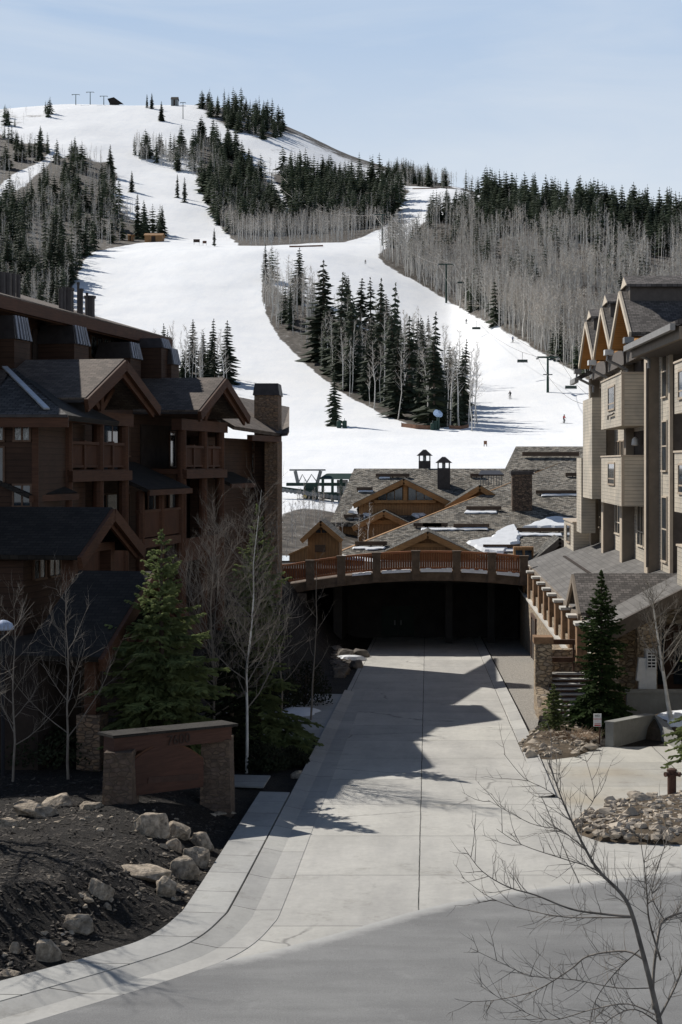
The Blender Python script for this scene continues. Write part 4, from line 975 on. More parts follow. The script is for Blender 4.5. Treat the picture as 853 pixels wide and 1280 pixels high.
# corner boards
for u in (74.3, 105.6):
    b = MB(); b.box(u - .16, u + .16, -.1, .05, zw0 - .3, ZE, RL); b.build('corner_board', M['rtrim'], rb)
def window(par, L, u0, u1, v, z0, z1, fm, gm, bars=(), hb=(), sill=True, t=.07):
    b = MB(); d = .07
    b.box(u0 - t, u1 + t, v - .02, v + .06, z1, z1 + t, L); b.box(u0 - t, u1 + t, v - .02, v + (.11 if sill else .06), z0 - t, z0, L)
    b.box(u0 - t, u0, v - .02, v + .06, z0, z1, L); b.box(u1, u1 + t, v - .02, v + .06, z0, z1, L)
    for f_ in bars: b.box(u0 + (u1 - u0) * f_ - .035, u0 + (u1 - u0) * f_ + .035, v - .02, v + .05, z0, z1, L)
    for f_ in hb: b.box(u0, u1, v - .02, v + .048, z0 + (z1 - z0) * f_ - .03, z0 + (z1 - z0) * f_ + .03, L)
    w_ = b.build('window', fm, par)
    b = MB(); b.box(u0, u1, v + .005, v + .025, z0, z1, L); b.build('pane', gm, w_); return w_
# piers
for (ua, ub, z0, z1) in [(77.9, 79.0, 2.4, 14.0), (105.0, 106.1, 2.6, 13.6)]:
    b = MB(); b.box(ua, ub, 0.003, .52, z0, z1, RL); p_ = b.build('pier', M['rpier'], rb)
    b = MB(); b.box(ua - .02, ub + .03, .523, .58, z0, z1, RL); b.build('lit_face', M['rtrim'], p_)  # pale board painting the sunlit side of the pier
for (ua, ub, z0, z1) in [(87.3, 88.2, 2.6, 5.9), (96.6, 97.5, 2.6, 8.3)]:
    b = MB(); b.box(ua, ub, 0.003, .62, z0, z1, RL); p_ = b.build('pier', M['rpier'], rb)
    b = MB(); b.box(ua - .02, ub + .03, .623, .68, z0, z1, RL); b.build('lit_face', M['rtrim'], p_)  # sunlit side of the short piers, painted as a pale strip
for (ua, ub, z0, z1) in [(87.3, 88.2, 8.3, 14.2), (96.6, 97.5, 8.3, 14.2)]:
    b = MB(); b.box(ua, ub, 0.003, .45, z0, z1, RL); p_ = b.build('pier', M['rpier'], rb)
# windows of the three bays
for (ua, ub, nb) in [(80.6, 82.9, 2), (83.4, 85.7, 2), (90.6, 93.0, 2), (93.4, 95.8, 2), (99.3, 101.2, 2), (101.6, 103.0, 2), (103.4, 104.7, 2)]:
    window(rb, RL, ua, ub, .0, 3.7 if ua < 84 else 3.9, 5.75, M['rbarge'], M['glass'], [.5], [.35])
for (ua, ub) in [(91.6, 92.9), (93.6, 95.6), (98.6, 100.4), (101.6, 103.4)]:
    window(rb, RL, ua, ub, .0, 7.0, 9.3, M['rframe'], M['glass'], [.5])
for (ua, ub) in [(91.8, 95.2), (98.8, 101.8), (102.6, 104.4)]:
    window(rb, RL, ua, ub, .0, 10.9, 12.9, M['rframe'], M['glass'], [.5])
for (ua, ub, z0, z1) in [(75.2, 76.7, 3.4, 6.4), (75.2, 76.7, 7.7, 10.0), (75.2, 76.7, 11.2, 13.6)]:
    window(rb, RL, ua, ub, .0, z0, z1, M['rtrim'], M['glass'], [], [.5])
# dark sheets painting the shade behind the balconies and a door under the upper balcony
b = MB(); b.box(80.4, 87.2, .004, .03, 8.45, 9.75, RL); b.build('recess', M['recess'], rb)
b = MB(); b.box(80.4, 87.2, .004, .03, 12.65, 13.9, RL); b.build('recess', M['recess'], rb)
lamp_ = MB(); lamp_.lathe(RL(84.2, .35, 9.0), [(.05, .42), (.16, .3), (.2, 0), (.05, -.04)][::-1], 10); lamp_.build('wall_lamp', M['white'], rb)
def balcony(u0, u1, v1, z0, z1, openings=(), slope=0.0):
    b = MB(); t = .16
    b.box(u0, u1, .06, v1, z0, z0 + .22, RL)                              # floor
    b.box(u0, u0 + t, .06, v1 - t, z0 + .22, z1, RL); b.box(u1 - t, u1, .06, v1 - t, z0 + .22, z1, RL); b.box(u0, u1, v1 - t, v1, z0 + .22, z1, RL)
    bal = b.build('balcony', M['rsiding'], rb)
    c = MB(); c.box(u0 - .05, u1 + .05, v1 - t - .05, v1 + .05, z1, z1 + .08, RL); c.box(u0 - .05, u0 + t + .05, .06, v1 - t - .05, z1, z1 + .08, RL); c.build('coping', M['rtrim'], bal)
    c = MB(); c.box(u0 - .012, u0 + .14, v1 - .13, v1 + .02, z0, z1, RL); c.build('corner_board', M['rtrim'], bal)
    for (a0, a1, q0, q1) in openings:
        f_ = MB(); e = .09
        f_.box(a0 - e, a1 + e, v1 + .003, v1 + .05, q1, q1 + e, RL); f_.box(a0 - e, a1 + e, v1 + .003, v1 + .07, q0 - e, q0, RL); f_.box(a0 - e, a0, v1 + .003, v1 + .05, q0, q1, RL); f_.box(a1, a1 + e, v1 + .003, v1 + .05, q0, q1, RL)
        f_.box(a0, a1, v1 + .003, v1 + .03, q0 + (q1 - q0) * .22, q0 + (q1 - q0) * .28, RL)
        w_ = f_.build('opening', M['rframe'], bal)
        g_ = MB(); g_.box(a0, a1, v1 + .004, v1 + .02, q0, q1, RL); g_.build('pane', M['glass'], w_)
    return bal
balcony(81.3, 90.9, 1.4, 5.85, 8.38, [(84.3, 87.2, 6.95, 8.0)])
bq = balcony(81.3, 90.9, 1.4, 9.95, 12.6, [(84.3, 87.2, 10.95, 12.1)])
b = MB(); b.tube([RL(84.4, 1.42, 10.7), RL(84.4, 1.52, 10.62), RL(86.4, 1.52, 10.6), RL(86.5, 1.52, 10.4)], .045, 6); b.build('scupper', M['rdark'], bq)
# balcony of the next bay, cut by the frame
b0 = balcony(55, 64.0, 1.4 , 6.1, 8.45, [(60.6, 62.8, 6.9, 7.95)])
b1 = balcony(55, 64.0, 1.4, 10.0, 12.0, [(60.6, 62.8, 10.6, 11.6)])
b2 = balcony(60, 66.5, .9, 3.0, 4.6, [(62.5, 64.5, 3.5, 4.3)])
b = MB(); b.box(74.28, 74.5, -1.6, -.02, 2.2, ZE, RL); b.build('return_wall', M['rdark'], rb)
# far end bay panels
b = MB(); b.box(96.0, 101.6, .55, 1.4, 5.9, 12.0, RL); b.build('bay_panel', M['rsiding'], rb)
b = MB(); b.box(101.65, 104.8, .6, 1.5, 3.6, 8.4, RL); b.build('bay_panel', M['rsiding'], rb)
# small box dormer on the lower roof
u0, u1 = xat(717, 1), 0
bx = MB()
YD0 = 105.8; vA = XW - xat(717, YD0)
bx.box(YD0, 113, -.8, vA, 1.2, zat(654, YD0), RL); dm = bx.build('box_dormer', M['rsiding'], rb)
bx = MB(); bx.box(YD0 - .1, 113.1, -.8, vA + .08, zat(654, YD0), zat(654, YD0) + .1, RL); bx.build('coping', M['rtrim'], dm)
window(dm, RL, 108, 110.6, vA, 2.7, 3.8, M['rframe'], M['glass'], sill=True)
# gables
def rgable(u0, u1, zf, zp, v=1.5, back=12.0):
    um = (u0 + u1) / 2
    A_, P_, B_ = RL(u0, v, zf), RL(um, v, zp), RL(u1, v, zf); bk = Vector((back, 0, 0))
    for q in (A_, B_):
        b = MB(); b.slab([q, P_, P_ + bk, q + bk], .22); r_ = b.build('gable_roof', M['rroof'], rb)
    for q in (A_, B_):
        b = MB(); b.beam(q + Vector((-.04, 0, -.14)), P_ + Vector((-.04, 0, -.14)), .12, .30); b.build('barge_board', M['rbarge'], rb)
    b = MB(); i_ = Vector((.9, 0, 0)); b.slab([A_ + i_ + Vector((0, .3, -.12)), B_ + i_ + Vector((0, -.3, -.12)), P_ + i_ + Vector((0, 0, -.35))], .1); b.build('gable_panel', M['rsoffit'], rb)
    for q, s_ in ((A_, 1), (B_, -1)):     # boarded underside of the overhang
        b = MB(); b.slab([q + Vector((0, s_ * .25, -.26)), P_ + Vector((0, 0, -.34)), P_ + i_ + Vector((0, 0, -.34)), q + i_ + Vector((0, s_ * .25, -.26))], .03); b.build('soffit', M['rsoffit'], rb)
    b = MB(); b.box(u0 + .35, u1 - .35, .25, .75, zf - 1.0, zf - .1, RL); b.build('gable_beam', M['rdark'], rb)
    # raised ridge vent roof
    b = MB(); b.box(um - 1.0, um + 1.0, v - 11, v - .35, zp - .75, zp + .28, RL); rv = b.build('ridge_vent', M['rdark'], rb)  # dark box colour stands in for the shadow gap under the cap
    for s_ in (-1, 1):
        b = MB(); b.slab([RL(um + s_ * 1.35, v - .15, zp + .22), RL(um, v - .15, zp + .78), RL(um, v - 11, zp + .78), RL(um + s_ * 1.35, v - 11, zp + .22)], .14); b.build('vent_roof', M['rroof'], rv)
    b = MB(); b.slab([RL(um - 1.2, v - .2, zp + .2), RL(um + 1.2, v - .2, zp + .2), RL(um, v - .2, zp + .7)], .06); b.build('vent_gable', M['rbarge'], rv)
for u0, u1, zf, zp in [(76.9, 85.1, 14.35, 16.75), (85.5, 93.6, 14.35, 16.75), (94.2, 102.6, 14.35, 16.75)]: rgable(u0, u1, zf, zp)
# main roof mass behind the gables
b = MB(); b.slab([RL(70, -.2, 14.2), RL(106, -.2, 14.2), RL(106, -9, 17.3), RL(70, -9, 17.3)], .2); b.build('roof', M['rroof'], rb)
b = MB(); b.box(74, 106, -12, -.3, ZE, 14.6, RL); b.build('attic', M['rdark'], rb)
# eaves between the gables with gutters and downpipes
for (ua, ub) in [(102.9, 106.4)]:
    b = MB(); b.slab([RL(ua, 1.7, 13.6), RL(ub, 1.7, 13.6), RL(ub, 0, 14.4), RL(ua, 0, 14.4)], .25); b.build('eave_roof', M['rroof'], rb)
    b = MB(); b.box(ua, ub, 1.55, 1.8, 13.25, 13.55, RL); b.build('gutter', M['gutter'], rb)
b = MB(); b.slab([RL(62, 1.7, 13.55), RL(76.6, 1.7, 13.75), RL(76.6, -1, 14.75), RL(62, -4, 16.0)], .22); b.build('eave_roof', M['rroof'], rb)
b = MB(); b.beam(RL(62, 1.78, 13.32), RL(76.7, 1.78, 13.52), .2, .26); b.build('gutter', M['gutter'], rb)
b = MB(); b.beam(RL(62, 1.45, 13.1), RL(76.4, 1.45, 13.3), .16, .5); b.build('fascia', M['rpier'], rb)
b = MB(); b.slab([RL(62, 1.4, 12.98), RL(76.3, 1.4, 13.18), RL(76.3, -.1, 13.18), RL(62, -1.5, 12.98)], .08); b.build('soffit', M['rdark'], rb)
for u in (76.9, 85.3, 93.9, 102.8):
    b = MB(); z = 13.9; b.tube([RL(u, 1.65, z), RL(u, 1.7, z - .35), RL(u, .9, z - .75), RL(u, .62, z - .9), RL(u, .62, z - 1.3)], .085, 7)
    b.build('downpipe_elbow', M['gutter'], rb)
    b = MB(); b.box(u - .35, u + .35, 1.4, 1.85, z - .1, z + .18, RL); b.build('rain_head', M['white'] if u in (85.3, 93.9) else M['gutter'], rb)
b = MB(); b.tube([RL(77.5, .62, 12.9), RL(77.5, .62, 3.0)], .08, 7); b.build('downpipe', M['rdark'], rb)
# ---- lower roof over the stone terrace
ze0 = 1.12; sl = (zw0 - ze0) / (XW - 6.85)
def lr(X, Y, up=0): return Vector((X, Y, ze0 + (X - 6.85) * sl + up))
b = MB(); b.slab([lr(6.95, 112), lr(6.95, 65.2), lr(XW + .4, 68.6), lr(XW + .4, 112)], .2); b.build('lower_roof', M['rroofgrey'], rb)
b = MB(); b.slab([lr(XW + .4, 68.6), lr(XW + .4, 74.2), lr(16, 74.2), lr(16, 71.5)], .2); b.build('lower_roof', M['rroofgrey'], rb)
b = MB(); b.beam(lr(6.72, 65.05, -.32), lr(15, 71.0, -.32), .14, .62); b.build('rake_fascia', M['rdark'], rb)
b = MB(); b.beam(lr(6.9, 65.1, -.14), lr(6.9, 112, -.14), .12, .3); b.build('eave_fascia', M['rpier'], rb)
# dark soffit and entrance recess under it
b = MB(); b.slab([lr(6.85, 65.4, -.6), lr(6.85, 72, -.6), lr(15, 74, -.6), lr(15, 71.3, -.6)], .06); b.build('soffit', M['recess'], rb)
# cross gable on the lower roof
zr = zat(716.5, 73.5)
for Yf in (70.4, 76.6):
    b = MB(); P0 = Vector((6.75, 73.5, zr)); f_ = Vector((6.75, Yf, ze0 + .35)); xb_ = 6.85 + (zr - ze0) / sl; xf = 6.85 + .35 / sl
    b.slab([f_, P0, (xb_ + .1, 73.5, zr), (xf + .1, Yf, ze0 + .35)], .18); b.build('gable_roof', M['rroof'], rb)
    b = MB(); b.beam(f_ + Vector((-.05, 0, -.2)), P0 + Vector((-.05, 0, -.2)), .12, .34); b.build('barge_board', M['rpier'], rb)
b = MB(); b.slab([(7.2, 70.7, ze0 + .1), (7.2, 76.3, ze0 + .1), (7.2, 73.5, zr - .35)], .1); b.build('gable_panel', M['rsoffit'], rb)
# lower storey walls (behind the terrace)
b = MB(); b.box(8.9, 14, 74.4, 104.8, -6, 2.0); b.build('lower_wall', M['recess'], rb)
b = MB(); b.box(8.6, 14, 71.6, 74.38, -6, 1.6); b.build('lower_wall', M['stoneright'], rb)
for X, Y in ((7.55, 66.8), (9.3, 67.9)):
    b = MB(); b.box(X - .42, X + .42, Y - .4, Y + .4, base(Y) - .3, lr(X, Y).z - .75); c_ = b.build('stone_column', M['stoneright'], rb)
    b = MB(); b.box(X - .2, X + .2, Y - .2, Y + .2, lr(X, Y).z - .75, lr(X, Y).z - .35); b.build('post', M['rpier'], c_)
# entrance details in the recess
b = MB(); b.box(9.5, 12.2, 71.42, 71.58, base(71) + .6, base(71) + 3.6); d_ = b.build('entrance_door', M['treadwood'], rb)
b = MB(); b.box(9.7, 10.6, 71.36, 71.41, base(71) + 1.0, base(71) + 3.3); b.box(11.0, 11.9, 71.36, 71.41, base(71) + 1.0, base(71) + 3.3); b.build('pane', M['glass'], d_)

# ---- stone terrace wall with posts
tw = thing('terrace_wall', 'tan stone terrace wall topped by a row of square posts beside the gravel strip', 'wall', (6.9, 90, base(90)))
zl = -.62
b = MB(); b.box(6.52, 8.85, 71.5, 112, -6, zl - .12); b.build('stone_wall', M['stoneright'], tw)
b = MB(); b.box(6.38, 7.5, 71.4, 112.1, zl - .117, zl); b.build('ledge', M['cap'], tw)
for i, pxp in enumerate([662, 668.5, 675.5, 682.5, 689.5, 696.5, 704.5, 713.5, 723, 733]):
    Y = 6.9 * F / (pxp - CX); jj = random.uniform(-.05, .05)
    b = MB(); b.box(6.46, 6.92, Y - .42, Y + .42, zl, 1.02 + jj * .3); p_ = b.build('post', M['postwood'], tw)
    b = MB(); b.box(6.38, 6.94, Y - .5, Y + .5, 1.025 + jj * .3, 1.15 + jj * .3); b.build('cap', M['cap'], p_)
ys_ = [6.9 * F / (p - CX) for p in (662, 668.5, 675.5, 682.5, 689.5, 696.5, 704.5, 713.5, 723, 733)]
for a, c in zip(ys_, ys_[1:]):
    b = MB(); b.box(6.6, 6.8, c + .43, a - .43, zl, zl + .55); b.build('infill_panel', M['stoneright'], tw)
b = MB(); b.box(6.46, 6.517, 95.4, 98.8, -4.2, -1.55); dn = b.build('doorway', M['recess'], tw)  # dark sheet stands in for the shade inside the opening
b = MB(); b.box(6.42, 6.515, 95.1, 95.4, -4.2, -1.4); b.box(6.42, 6.515, 98.8, 99.1, -4.2, -1.4); b.box(6.42, 6.515, 95.1, 99.1, -1.4, -1.2); b.build('frame', M['treadwood'], dn)
# ---- outside stair with stone newel
st = thing('outside_stair', 'stone sided outdoor stair with brown edged treads below the terrace posts', 'stairs', (6, 67, base(67)))
zb = base(66.5)
xs0, xs1 = 5.22, 7.5
b = MB(); b.hexa([(4.62, 66.0, zb - .5), (5.2, 66.0, zb - .5), (5.2, 68.4, zb - .5), (4.62, 68.4, zb - .5), (4.62, 66.0, zb + .25), (5.2, 66.0, zb + .25), (5.2, 68.4, zb + 1.1), (4.62, 68.4, zb + 1.1)]); b.build('stringer_wall', M['stoneright'], st)
b = MB(); b.box(4.58, 5.42, 68.5, 69.5, zat(803, 69), zat(795, 69)); b.build('newel_cap', M['postwood'], st)
b = MB(); b.box(4.64, 5.36, 68.56, 69.44, zb, zat(803, 69) - .003); b.build('newel', M['stoneright'], st)
for i in range(9):
    y = 66.4 + i * .36; z = zb + .14 + i * .17
    b = MB(); b.box(xs0, xs1, y, y + .5, z, z + .05); s_ = b.build('tread', M['cap'], st)
    b = MB(); b.box(xs0, xs1, y - .02, y + .05, z - .09, z - .002); b.build('nosing', M['treadwood'], s_)
b = MB(); b.box(xs0, xs1, 69.4, 69.5, zb - .2, zb + 1.35); b.build('riser_wall', M['recess'], st)
b = MB(); b.box(xs0, 6.88, 70.8, 71.35, zb - .2, zat(812, 70.8)); b.build('landing_wall', M['stoneright'], st)
for py in (802, 824):
    b = MB(); b.box(xs0 - .1, 6.85, 69.8, 69.98, zat(py + 3, 70), zat(py - 3, 70)); b.build('rail', M['treadwood'], st)
for x in (xs0 + .02, 6.4):
    b = MB(); b.box(x - .05, x + .05, 69.82, 69.92, zb + .5, zat(801, 70)); b.build('rail_post', M['treadwood'], st)

# ---- low concrete wall, dark retaining wall and the white cabinet behind
lw = thing('concrete_wall', 'low grey concrete wall stepping along the driveway beside the small sign', 'wall', (8, 58, base(58)))
p0 = GP0(767, 934); p1 = GP0(822, 926)
b = MB(); q0 = Vector((p0.x, p0.y, 0)); q1 = Vector((xat(818, 61.2), 61.2, 0)); d_ = (q1 - q0).normalized(); n_ = Vector((-d_.y, d_.x, 0)) * .32
za, zb2 = zat(904, p0.y), zat(894, 61.2)
b.hexa([(q0.x, q0.y, -3.2), (q1.x, q1.y, -3.2), (q1.x + n_.x, q1.y + n_.y, -3.2), (q0.x + n_.x, q0.y + n_.y, -3.2), (q0.x, q0.y, za), (q1.x, q1.y, zb2), (q1.x + n_.x, q1.y + n_.y, zb2), (q0.x + n_.x, q0.y + n_.y, za)]); b.build('wall', M['wallconc'], lw)
b = MB(); b.beam(Vector((q0.x, q0.y, za + .02)) + n_ / 2, Vector((q1.x, q1.y, zb2 + .02)) + n_ / 2, .40, .05); b.build('coping', M['wallconc'], lw)
b = MB(); b.hexa([(q1.x, q1.y, -3.2), (xat(850, 57), 57, -3.2), (xat(850, 57) + .3, 57.2, -3.2), (q1.x + .3, q1.y + .2, -3.2), (q1.x, q1.y, zb2 - .004), (xat(850, 57), 57, zat(938, 57)), (xat(850, 57) + .3, 57.2, zat(938, 57)), (q1.x + .3, q1.y + .2, zb2 - .004)]); b.build('wing_wall', M['wallconc'], lw)
rw = thing('retaining_wall', 'dark grey retaining wall in shade behind the low concrete wall', 'wall', (9, 65.5, base(65)))
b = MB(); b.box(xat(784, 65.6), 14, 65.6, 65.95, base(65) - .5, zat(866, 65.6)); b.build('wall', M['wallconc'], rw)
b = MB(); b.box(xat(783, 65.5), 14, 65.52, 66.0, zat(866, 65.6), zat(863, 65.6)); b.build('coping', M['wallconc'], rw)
wc = thing('utility_cabinet', 'white upright cabinet with a dark barred grille under the entrance roof', 'cabinet', (xat(812, 66.5), 66.5, zat(866, 66.5)))
cx0, cx1 = xat(807, 66.5), xat(820, 66.5)
b = MB(); b.box(cx0, cx1, 66.3, 67.0, zat(864, 66.5), zat(812, 66.5)); b.build('body', M['white'], wc)
b = MB(); b.box(cx0 - .3, cx0 - .003, 66.3, 66.6, zat(862, 66.5), zat(822, 66.5)); b.hexa([(cx0 - .4, 66.25, zat(850, 66.5)), (cx0 - .3, 66.25, zat(850, 66.5)), (cx0 - .3, 66.6, zat(850, 66.5)), (cx0 - .4, 66.6, zat(850, 66.5)), (cx0 - .3, 66.25, zat(822, 66.5)), (cx0 - .303, 66.25, zat(822, 66.5)), (cx0 - .303, 66.6, zat(822, 66.5)), (cx0 - .3, 66.6, zat(822, 66.5))]); b.build('side_bracket', M['white'], wc)
g_ = MB()
g_.box(cx0 + .06, cx1 - .03, 66.24, 66.295, zat(834, 66.5), zat(813, 66.5)); gr = g_.build('grille', M['black'], wc)
g_ = MB()
for k in range(6):
    z = zat(834 - k * 4, 66.5); g_.box(cx0 + .04, cx1, 66.2, 66.238, z - .025, z + .025)
for k in range(3):
    x = cx0 + .05 + k * (cx1 - cx0 - .1) / 2; g_.box(x - .015, x + .015, 66.19, 66.2, zat(834, 66.5), zat(813, 66.5))
g_.build('bars', M['white'], gr)
# ---- small sign on a post
sg = thing('parking_sign', 'small white and red rectangular sign on a thin dark post beside the concrete wall', 'sign', GP0(750, 931))
p = GP0(750, 931); Y = p.y; sx0_, sx1_ = xat(742, Y), xat(752, Y); z0_, z1_ = zat(908, Y), zat(892, Y); xm = (sx0_ + sx1_) / 2
b = MB(); b.box(p.x - .03, p.x + .03, Y, Y + .05, p.z - .1, z1_ - .1); b.build('post', M['rust'], sg)
b = MB(); b.box(sx0_, sx1_, Y - .035, Y - .003, z0_, z1_); pl = b.build('sign_plate', M['white'], sg)
def text(body, size, loc, par, mat, name='lettering', rz=0, ext=.004):
    cu = bpy.data.curves.new('lettering', 'FONT'); cu.body = body; cu.size = size; cu.extrude = ext; cu.align_x = 'CENTER'; cu.align_y = 'CENTER'
    tmp = bpy.data.objects.new('lettering', cu); col.objects.link(tmp); bpy.context.view_layer.update()
    me_ = bpy.data.meshes.new_from_object(tmp.evaluated_get(bpy.context.evaluated_depsgraph_get())); bpy.data.objects.remove(tmp)
    me_.materials.clear(); me_.materials.append(mat); o = bpy.data.objects.new(name, me_); col.objects.link(o)
    o.rotation_euler = (R(90), 0, rz); o.parent = par; o.location = Vector(loc) - OFF.get(par.name, Vector()); return o
hgt = z1_ - z0_
text('NO', hgt * .22, (xm, Y - .04, z1_ - hgt * .17), pl, M['signtext'])
text('PARKING', hgt * .15, (xm, Y - .04, z1_ - hgt * .42), pl, M['signred'])
b = MB(); b.box(sx0_ + .03, sx1_ - .03, Y - .042, Y - .036, z0_ + hgt * .05, z0_ + hgt * .14); b.box(sx0_ + .03, sx1_ - .03, Y - .042, Y - .036, z0_ + hgt * .22, z0_ + hgt * .25); b.build('red_band', M['signred'], pl)
# ---- brown standpipe
p = G(840, 1000); sp_ = thing('standpipe', 'rusty brown standpipe with capped outlets standing in the rock bed', 'standpipe', p)
h_ = 40 / F * p.y
b = MB(); b.lathe(p - Vector((0, 0, .1)), [(.13, 0), (.13, h_ * .80), (.125, h_ * .86)], 16); b.build('pipe', M['rust'], sp_)
b = MB(); b.lathe(p + Vector((0, 0, h_ * .76)), [(.16, 0), (.16, .05), (.10, .06), (.10, .12), (.15, .125), (.15, .19), (.06, .22)], 16); b.build('cap', M['rust'], sp_)
for s_ in (-1, 1):
    b = MB(); b.tube([p + Vector((0, -.02, h_ * .80 + .02)), p + Vector((s_ * .14, -.12, h_ * .80 + .03)), p + Vector((s_ * .22, -.17, h_ * .80 + .03))], [.06, .06, .075], 10); b.build('outlet', M['rust'], sp_)
# ------------------------------------------------------------------ brown timber lodge on the left
TH = R(9.5); O_ = Vector((-12.5, 65, 0))
ud = Vector((math.sin(TH), math.cos(TH), 0)); vd = Vector((math.cos(TH), -math.sin(TH), 0))
def LL(u, v, z): return Vector((O_.x + ud.x * u + vd.x * v, O_.y + ud.y * u + vd.y * v, z))
def u_at(px, v):                        # where a bearing crosses the plane v of the building
    k = (px - CX) / F; p = O_ + vd * v; return (p.x - k * p.y) / (k * ud.y - ud.x)
def zpx(py, u, v): return zat(py, LL(u, v, 0).y)
lb = thing('timber_lodge', 'dark reddish brown timber lodge with gabled balconies and stone chimneys left of the road', 'lodge', LL(4, -6, -1))
ZB = -4
b = MB(); b.box(-3.6, 24.5, -9, -3.2, ZB, 10.6, LL); b.build('wall', M['lsiding'], lb)
b = MB(); b.box(-9.0, 19.0, -16, -6.0, 10.0, 14.7, LL); b.build('upper_wall', M['lsiding'], lb)
UC = -9.5  # unseen left run of the top roof, length set to shade the porches
# big low roof on top, its eave towards the road
ez = 14.75
b = MB(); b.slab([LL(UC, -4.4, ez + .12), LL(19.6, -4.4, ez - .05), LL(19.6, -18, ez + 3.9), LL(UC, -18, ez + 4.2)], .18); b.build('roof', M['lroof'], lb)
b = MB(); b.beam(LL(UC, -4.45, ez - .2), LL(19.7, -4.45, ez - .38), .2, .5); b.build('eave_fascia', M['ltimber'], lb)
b = MB(); b.slab([LL(UC, -4.6, ez - .4), LL(19.4, -4.6, ez - .6), LL(19.4, -6.0, ez - .2), LL(UC, -6.0, ez - .05)], .08); b.build('soffit', M['ltimber'], lb)
for k, px in enumerate((3, 10, 17, 23)):
    u = u_at(px, -6.0); b = MB(); r_ = .14 if k in (0, 1) else .1; b.tube([LL(u, -6.0, 14.6), LL(u, -6.0, zpx(340 + k, u, -6.0))], r_, 8); b.build('vent_stack', M['darkmetal'], lb)
for px, pt, r_ in ((76, 364, .09), (80, 362, .09), (86, 363, .2), (89.5, 364, .11), (98, 356, .06), (101, 364, .12), (109, 369, .05), (112.5, 373, .24)):
    u = u_at(px, -5.8); b = MB(); b.tube([LL(u, -5.8, 14.7), LL(u, -5.8, zpx(pt, u, -5.8))], r_, 8)
    b.tube([LL(u, -5.8, zpx(pt, u, -5.8)), LL(u, -5.8, zpx(pt, u, -5.8) + .12)], r_ * 1.25, 8); b.build('vent_stack', M['darkmetal'], lb)
# windows under the top roof
u0, u1 = u_at(113, -6.0), u_at(143, -6.0)
window(lb, LL, u0, u1, -5.995, zpx(446, u0, -6), zpx(420, u0, -6), M['lframe'], M['glassref'], [.25, .5, .75])
u0, u1 = u_at(22, -6.0), u_at(30, -6.0)
b = MB(); b.box(u_at(40, -6), u_at(70, -6), -5.99, -5.94, 10.8, 14.0, LL); b.build('recess', M['recess'], lb)  # dark sheet on the wall painting shade under the top roof
# slatted chimney housings
def housing(pxa, pxb, pt, pm, pb, v):
    u0, u1 = u_at(pxa, v), u_at(pxb, v); zt, zm, zb_ = zpx(pt, u1, v), zpx(pm, u1, v), zpx(pb, u1, v) - .5
    w = abs(u1 - u0); b = MB(); b.box(u0, u1, v - 1.7, v, zb_, zm, LL); h_ = b.build('chimney_housing', M['lsiding'], lb)
    c = MB(); q = .08
    lo_ = [LL(u0 - q, v + q, zm), LL(u1 + q, v + q, zm), LL(u1 + q, v - 1.7 - q, zm), LL(u0 - q, v - 1.7 - q, zm)]
    hi = [LL(u0 + w * .06, v - .1, zt), LL(u1 - w * .06, v - .1, zt), LL(u1 - w * .06, v - 1.6, zt), LL(u0 + w * .06, v - 1.6, zt)]
    c.hexa(lo_ + hi); cp = c.build('cap', M['darkmetal'], h_)
    for k in range(5):
        f_ = (k + .5) / 5; f2 = MB(); f2.beam(LL(u0 + w * f_, v + .12, zm), LL(u0 + w * (.06 + .88 * f_), v - .06, zt), .09, .08); f2.build('fin', M['fin'], h_)
housing(18, 38, 398, 427, 450, -4.2); housing(93, 111, 410, 433, 450, -4.2); housing(163, 176.5, 430, 450, 476, -3.9)
housing(202, 213, 425, 437, 470, -3.2); housing(214.5, 224, 437, 457, 474, -3.0); housing(178, 186, 420, 431, 470, -4.8)

